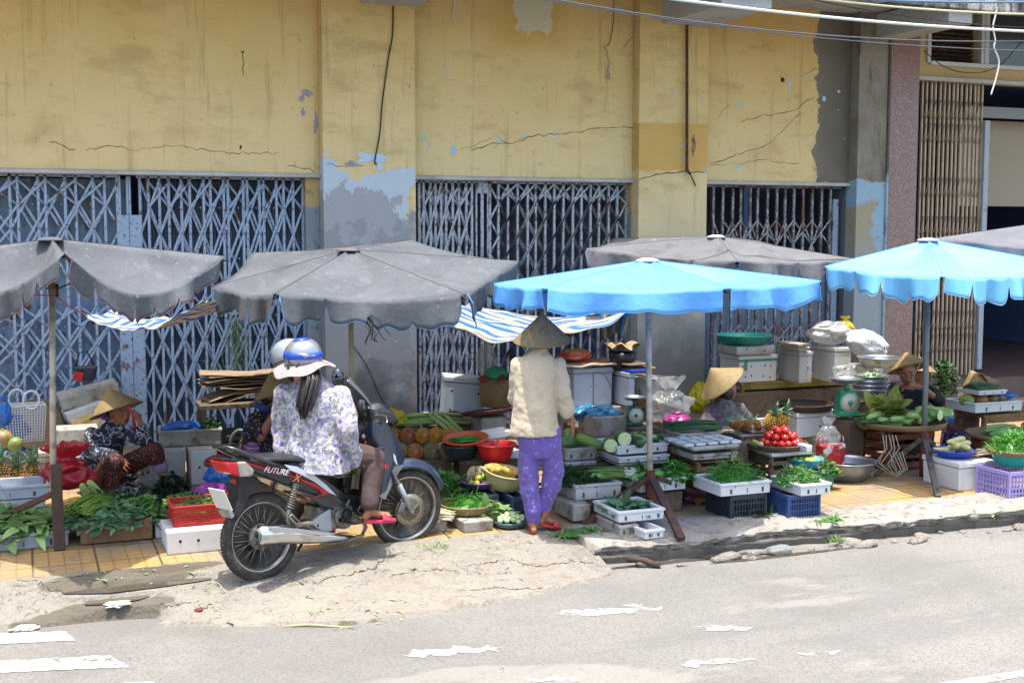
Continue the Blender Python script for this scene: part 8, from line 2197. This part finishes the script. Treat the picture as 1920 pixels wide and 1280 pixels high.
def scr(u, v):
 a = (v - .5) * 2
 x0, z0 = bk(708, 800, 0); x1, z1 = bk(652, 716, 0)
 x = x0 + (x1 - x0) * u; z = z0 + (z1 - z0) * u
 return Vector((x - .03 * math.sin(u * PI) + .05 * math.sin(u * PI) - .07 * a * a, a * .14 * (1 - .45 * u ** 2), z + .01 - .02 * a * a))
part_(MB().grid(scr, 18, 14), 'windscreen', mat('smoked_screen', '#5d6268', .12, alpha=.55, spec=.6), solid=.003)
x, z = bk(683, 828, -.1)
part_(MB().lathe([(0, .012), (.018, .012), (.02, 0), (0, 0)], 18, M=Matrix.Translation((x, -.09, z)) @ Matrix.Rotation(R(90), 4, 'X')), 'ignition_lock', m_rim)
part_(MB().box((x - .0, -.11, z - .05), (.012, .006, .05)), 'key_ring', m_red)
bx_, bz_ = bk(640, 885, 0)
b = MB()
for k in range(7): b.tube([(bx_ - .11, -.09 + k * .03, bz_ - .04), (bx_ + .02, -.09 + k * .03, bz_ - .05), (bx_ + .10, -.09 + k * .03, bz_ + .06)], .0025, 5)
for s in (-1, 1): b.tube([(bx_ - .11, s * .09, bz_ - .04), (bx_ - .10, s * .09, bz_ + .05), (bx_ + .10, s * .09, bz_ + .08)], .004, 6)
part_(b, 'wire_basket', m_rim)
tag_b = bagmesh('plastic_bag', 'bag of red tomatoes lying in the wire basket of the motorbike', BM @ Vector((bx_ - .02, 0, bz_ - .05)), .075, mat('tomato_bag', '#a8382a', .3, [('n', 12, .5, .62, '#b09a5a')], bump=.008, bscale=14), knot=False, sq=(1, 1, .8), seed=81)
heap('herb_bunch', 'small bunch of green herbs in the wire basket of the motorbike', 'greens', BM @ Vector((bx_ + .05, 0, bz_ - .04)), .07, .07, .08, 70, .08, .012, m_lg, .8)
Ds = ((BM @ Vector((.42, -.02, .78))) - CP).dot(Fv); j = J(Ds)
HB = Vector((math.cos(TH), math.sin(TH), 0))      # along the bike
b = MB()
hd = j(572, 668, .0)
head(b, hd, (FH * .9 - Rv * .6 - ZV * .12), s=1.0)
limb(b, [j(584, 715, .0), j(577, 690, .0)], [.052, .048])
rings(b, [(j(592, 850, .02), .15, .12), (j(590, 800, .0), .12, .09), (j(585, 745, -.01), .14, .09), (j(585, 722, .0), .10, .07)])
shR, elR, wrR = j(638, 742, .0), j(652, 806, -.10), j(664, 862, .05)
shL, elL, wrL = j(533, 738, .0), j(526, 800, .06), j(530, 848, .0)
limb(b, [shR, elR, wrR], [.046, .038, .024]); limb(b, [shL, elL, wrL], [.046, .038, .024])
hand(b, wrR, Vector((HB.x, HB.y, -.55)), -ZV, -FH, .45, .9); hand(b, wrL, -ZV + Rv * .1, -Rv, FH, .5, .9)
hpR = BM @ Vector((.46, -.04, .80)); knR = BM @ Vector((.80, -.20, .70)); anR = BM @ Vector((.70, -.25, .375))
hpL = BM @ Vector((.45, .10, .80)); knL = BM @ Vector((.80, .20, .70)); anL = BM @ Vector((.70, .25, .375))
toR = anR + (BM.to_3x3() @ Vector((.14, -.04, -.055))); toL = anL + (BM.to_3x3() @ Vector((.14, .02, -.055)))
for hp, kn, an, to in ((hpR, knR, anR, toR), (hpL, knL, anL, toL)):
 limb(b, [hp, kn, an], [.085, .056, .033]); foot(b, an, to, .95)
rider = skinned(b, 'person', m_skin, None, .007, 3)
tag(rider, 'motorbike rider with a long ponytail, white floral shirt and blue banded silver helmet', 'person')
m_flor = mat('white_floral', '#a8a5aa', .8, [('n', 24, .50, .54, ('#6f7390', .8)), ('n', 34, .53, .57, ('#7d7858', .7)), ('v', 11, .22, .15, ('#64318c', .9)), ('n', 50, .56, .60, ('#3d4250', .75)), ('v', 24, .2, .1, ('#8a6aa8', .8))], bump=.012, bscale=10, bdetail=5, sheen=.15, transl=.08)
b = MB()
rings(b, [(j(597, 880, -.0), .215, .20, (0, 0, -.06)), (j(592, 845, .01), .20, .175), (j(589, 800, .0), .175, .14), (j(587, 760, -.01), .18, .135), (j(587, 735, -.0), .175, .12), (j(586, 718, .0), .12, .09), (j(584, 708, .0), .07, .066), (j(582, 700, .0), .066, .062)])
limb(b, [shR, j(648, 778, -.05), elR, elR.lerp(wrR, .8)], [.075, .074, .070, .054]); limb(b, [shL, elL, wrL.lerp(elL, .15)], [.072, .068, .056])
limb(b, [wrR.lerp(elR, .25), wrR], [.058, .060])
skinned(b, 'shirt', m_flor, rider, .009, 3, .030, .08)
m_brn = mat('brown_cotton', '#413230', .85, [('n', 3, .45, .7, ('#4d3d3a', .8))], bump=.008, bscale=10)
b = MB()
for hp, kn, an in ((hpR, knR, anR), (hpL, knL, anL)): limb(b, [hp, kn, an + Vector((0, 0, .05))], [.108, .082, .060])
rings(b, [(j(595, 878, .03), .19, .17), (j(592, 850, .02), .18, .16)])
skinned(b, 'trousers', m_brn, rider, .009, 3, .020, .09)
sandal(rider, anR, toR, mat('pink_rubber', '#b0304a', .4), .98); sandal(rider, anL, toL, MATS['pink_rubber'], .98)
hq = j(568, 665, .0)
ax_ = (ZV + Rv * -.10 - FH * .06).normalized()
Mq = Matrix.Translation(hq) @ ax_.to_track_quat('Z', 'Y').to_matrix().to_4x4()
m_helm = mat('silver_helmet', '#8f9499', .25, [('r', 2, 0, 1, 1, 0, .001, '#8f9499')], metal=.6, coat=.4)
b = MB(); b.lathe([(.122, -.045), (.127, -.04), (.128, -.01), (.122, .03), (.106, .065), (.078, .092), (.04, .108), (0, .113)], 40, M=Mq)
hl = b.build('helmet', m_helm, rider)
b = MB(); b.lathe([(.1298, -.022), (.1298, .004), (.1265, .024), (.1245, .022), (.1275, .004), (.1285, -.022), (.1298, -.022)], 40, M=Mq @ Matrix.Rotation(R(-7), 4, 'X'))
b.lathe([(0, .1155), (.03, .113), (.060, .1025), (.059, .1005), (0, .112)], 20, M=Mq)
b.build('blue_band', mat('helmet_blue', '#1440b5', .3, coat=.4), hl)
fq = (CP - hq); fq.z = 0; fq.normalize()
rt = ZV.cross(fq)
def on_helm(az, dz, off=.002):
 d = (fq * math.cos(az) + rt * math.sin(az)); return hq + d * (.129 + off) + ZV * dz, d
p, d = on_helm(.12, .005)
Mr = Matrix.Translation(p) @ Matrix(((rt.x, 0, fq.x, 0), (rt.y, 0, fq.y, 0), (0, 1, 0, 0), (0, 0, 0, 1)))
Mr = Matrix.Translation(p) @ d.to_track_quat('Z', 'Y').to_matrix().to_4x4()
MB().lathe([(0, .001), (.012, .001), (.012, 0)], 20, M=Mr).build('round_badge', mat('badge_white', '#c4c4c4', .4), hl)
MB().lathe([(0, .002), (.008, .002), (.008, 0)], 20, M=Mr).build('badge_centre', m_red, hl)
p, d = on_helm(.42, .005)
txt('lettering', 'BẢO HIỂM', .013, mat('white_sticker', '#c9ccd0', .4), hl, Matrix.Translation(p + d * .002) @ d.to_track_quat('Z', 'Y').to_matrix().to_4x4(), .0004)
def brim(u, v):
 a = u * 2 * PI; r = .10 + .105 * v
 lx = math.cos(a) * r; ly = math.sin(a) * r
 z = -.045 - .055 * v ** 1.3 + .022 * v * math.sin(2 * a + .8) + .012 * v * math.sin(5 * a)
 return Mq @ Vector((lx, ly, z))
m_sunh = mat('striped_sun_hat', '#a99f9a', .8, [], bump=.002, bscale=60, transl=.12)
sh_ = MB().grid(brim, 60, 8).build('sun_hat', m_sunh, rider, solid=.004)
sb_ = MB()
for k in range(1, 7):
 v = k / 7
 sb_.tube([brim(u / 60, v) + ax_ * .0028 for u in range(61)], .0022, 4, cap=False); sb_.tube([brim(u / 60, v) - ax_ * .0028 for u in range(61)], .0022, 4, cap=False)
sb_.build('stripes', mat('mauve_stripe', '#7a6a6c', .8), sh_)
b = MB()
b.tube([j(537, 672, -.09), j(541, 690, -.11), j(547, 702, -.10)], .007, 6); b.tube([j(560, 680, -.12), j(553, 694, -.12), j(547, 702, -.10)], .007, 6); b.tube([j(547, 702, -.10), j(548, 715, -.07)], .010, 6)
b.build('helmet_strap', m_wire, rider)
b = MB()
for i in range(130):
 ox, oy = random.gauss(0, 6), random.gauss(0, .022)
 pts = [j(582 + ox * .8, 690, -.08 + oy), j(582 + ox * 1.2, 712, -.140 + oy), j(575 + ox * 1.2, 740, -.165 + oy), j(569 + ox * 1.0, 762 + jit(6), -.165 + oy), j(570 + ox * .6, 778 + jit(9), -.155 + oy)]
 b.tube(pts, [.006, .0065, .006, .005, .0015], 6)
b.tube([j(582, 690, -.08), j(583, 712, -.13), j(576, 740, -.155), j(570, 762, -.155), j(570, 784, -.145)], [.030, .038, .040, .032, .008], 14, sq=.7)
b.build('hair', m_hair, rider)
MB().ell(j(573, 676, -.0), (.088, .095, .085), 16, 10).build('hair_cap', m_hair, rider)
D = gdepth(1030); D = Ds + .62; j = J(D)
b = MB()
head(b, j(545, 668, .0), (FH * .8 + Rv * .3 - ZV * .3), s=1.0)
limb(b, [j(562, 712, .0), j(552, 690, .0)], [.05, .048])
rings(b, [(j(582, 845, .0), .13, .10), (j(578, 790, .0), .12, .09), (j(572, 740, .0), .13, .085), (j(568, 718), .08, .06)])
zg = 0.0
for dx, dd in ((-12, 0), (12, .12)):
 kn = at_d(580 + dx, 925, D + dd); an = Vector((at_d(574 + dx * 2.5, 1000, D + dd).x, at_d(574 + dx * 2.5, 1000, D + dd).y, .085))
 limb(b, [at_d(582 + dx, 850, D + dd), kn, an], [.075, .052, .034]); foot(b, an, an + FH * .1 + Rv * .05 + Vector((0, 0, -.05)), .92)
limb(b, [j(545, 735, .0), j(548, 790, .12), j(575, 810, .3)], [.043, .035, .024]); limb(b, [j(598, 735, .05), j(606, 790, .12), j(600, 810, .32)], [.043, .035, .024])
hand(b, j(575, 810, .3), FH, -ZV, Rv, .4, .9); hand(b, j(600, 810, .32), FH, -ZV, -Rv, .4, .9)
p8 = skinned(b, 'person', m_skin, None, .009, 3)
tag(p8, 'customer hidden behind the rider, only a plain grey helmet showing', 'person')
b = MB(); rings(b, [(j(582, 855), .17, .13), (j(578, 790), .155, .12), (j(572, 740), .16, .11), (j(567, 716), .08, .07)])
limb(b, [j(545, 738, .0), j(548, 790, .12), j(568, 805, .25)], [.06, .055, .045]); limb(b, [j(598, 738, .05), j(606, 790, .12), j(602, 806, .25)], [.06, .055, .045])
skinned(b, 'shirt', mat('grey_blue_cloth', '#4d5866', .85), p8, .011, 3, .02)
b = MB()
for dx, dd in ((-12, 0), (12, .12)):
 kn = at_d(580 + dx, 925, D + dd); a0 = at_d(574 + dx * 2.5, 1000, D + dd); limb(b, [at_d(582 + dx, 848, D + dd), kn, Vector((a0.x, a0.y, .14))], [.095, .075, .06])
 an = Vector((a0.x, a0.y, .085)); sandal(p8, an, an + FH * .1 + Rv * .05 + Vector((0, 0, -.045)), MATS['pink_rubber'], .92)
skinned(b, 'trousers', mat('dark_cloth', '#1f1d22', .85), p8, .012, 3)
ax2 = (ZV - Rv * .35 + FH * .2).normalized()
Mq2 = Matrix.Translation(j(541, 664, .0)) @ ax2.to_track_quat('Z', 'Y').to_matrix().to_4x4()
b = MB().lathe([(.118, -.06), (.124, -.055), (.126, -.01), (.120, .035), (.10, .07), (.07, .095), (.035, .108), (0, .112)], 36, M=Mq2)
h2 = b.build('helmet', mat('grey_helmet', '#7d8488', .35, [('n', 6, .55, .75, '#6a6f73')], coat=.3), p8)
MB().lathe([(.127, -.052), (.128, -.046), (.126, -.044), (.125, -.052)], 36, M=Mq2).build('rim', m_bmat, h2)
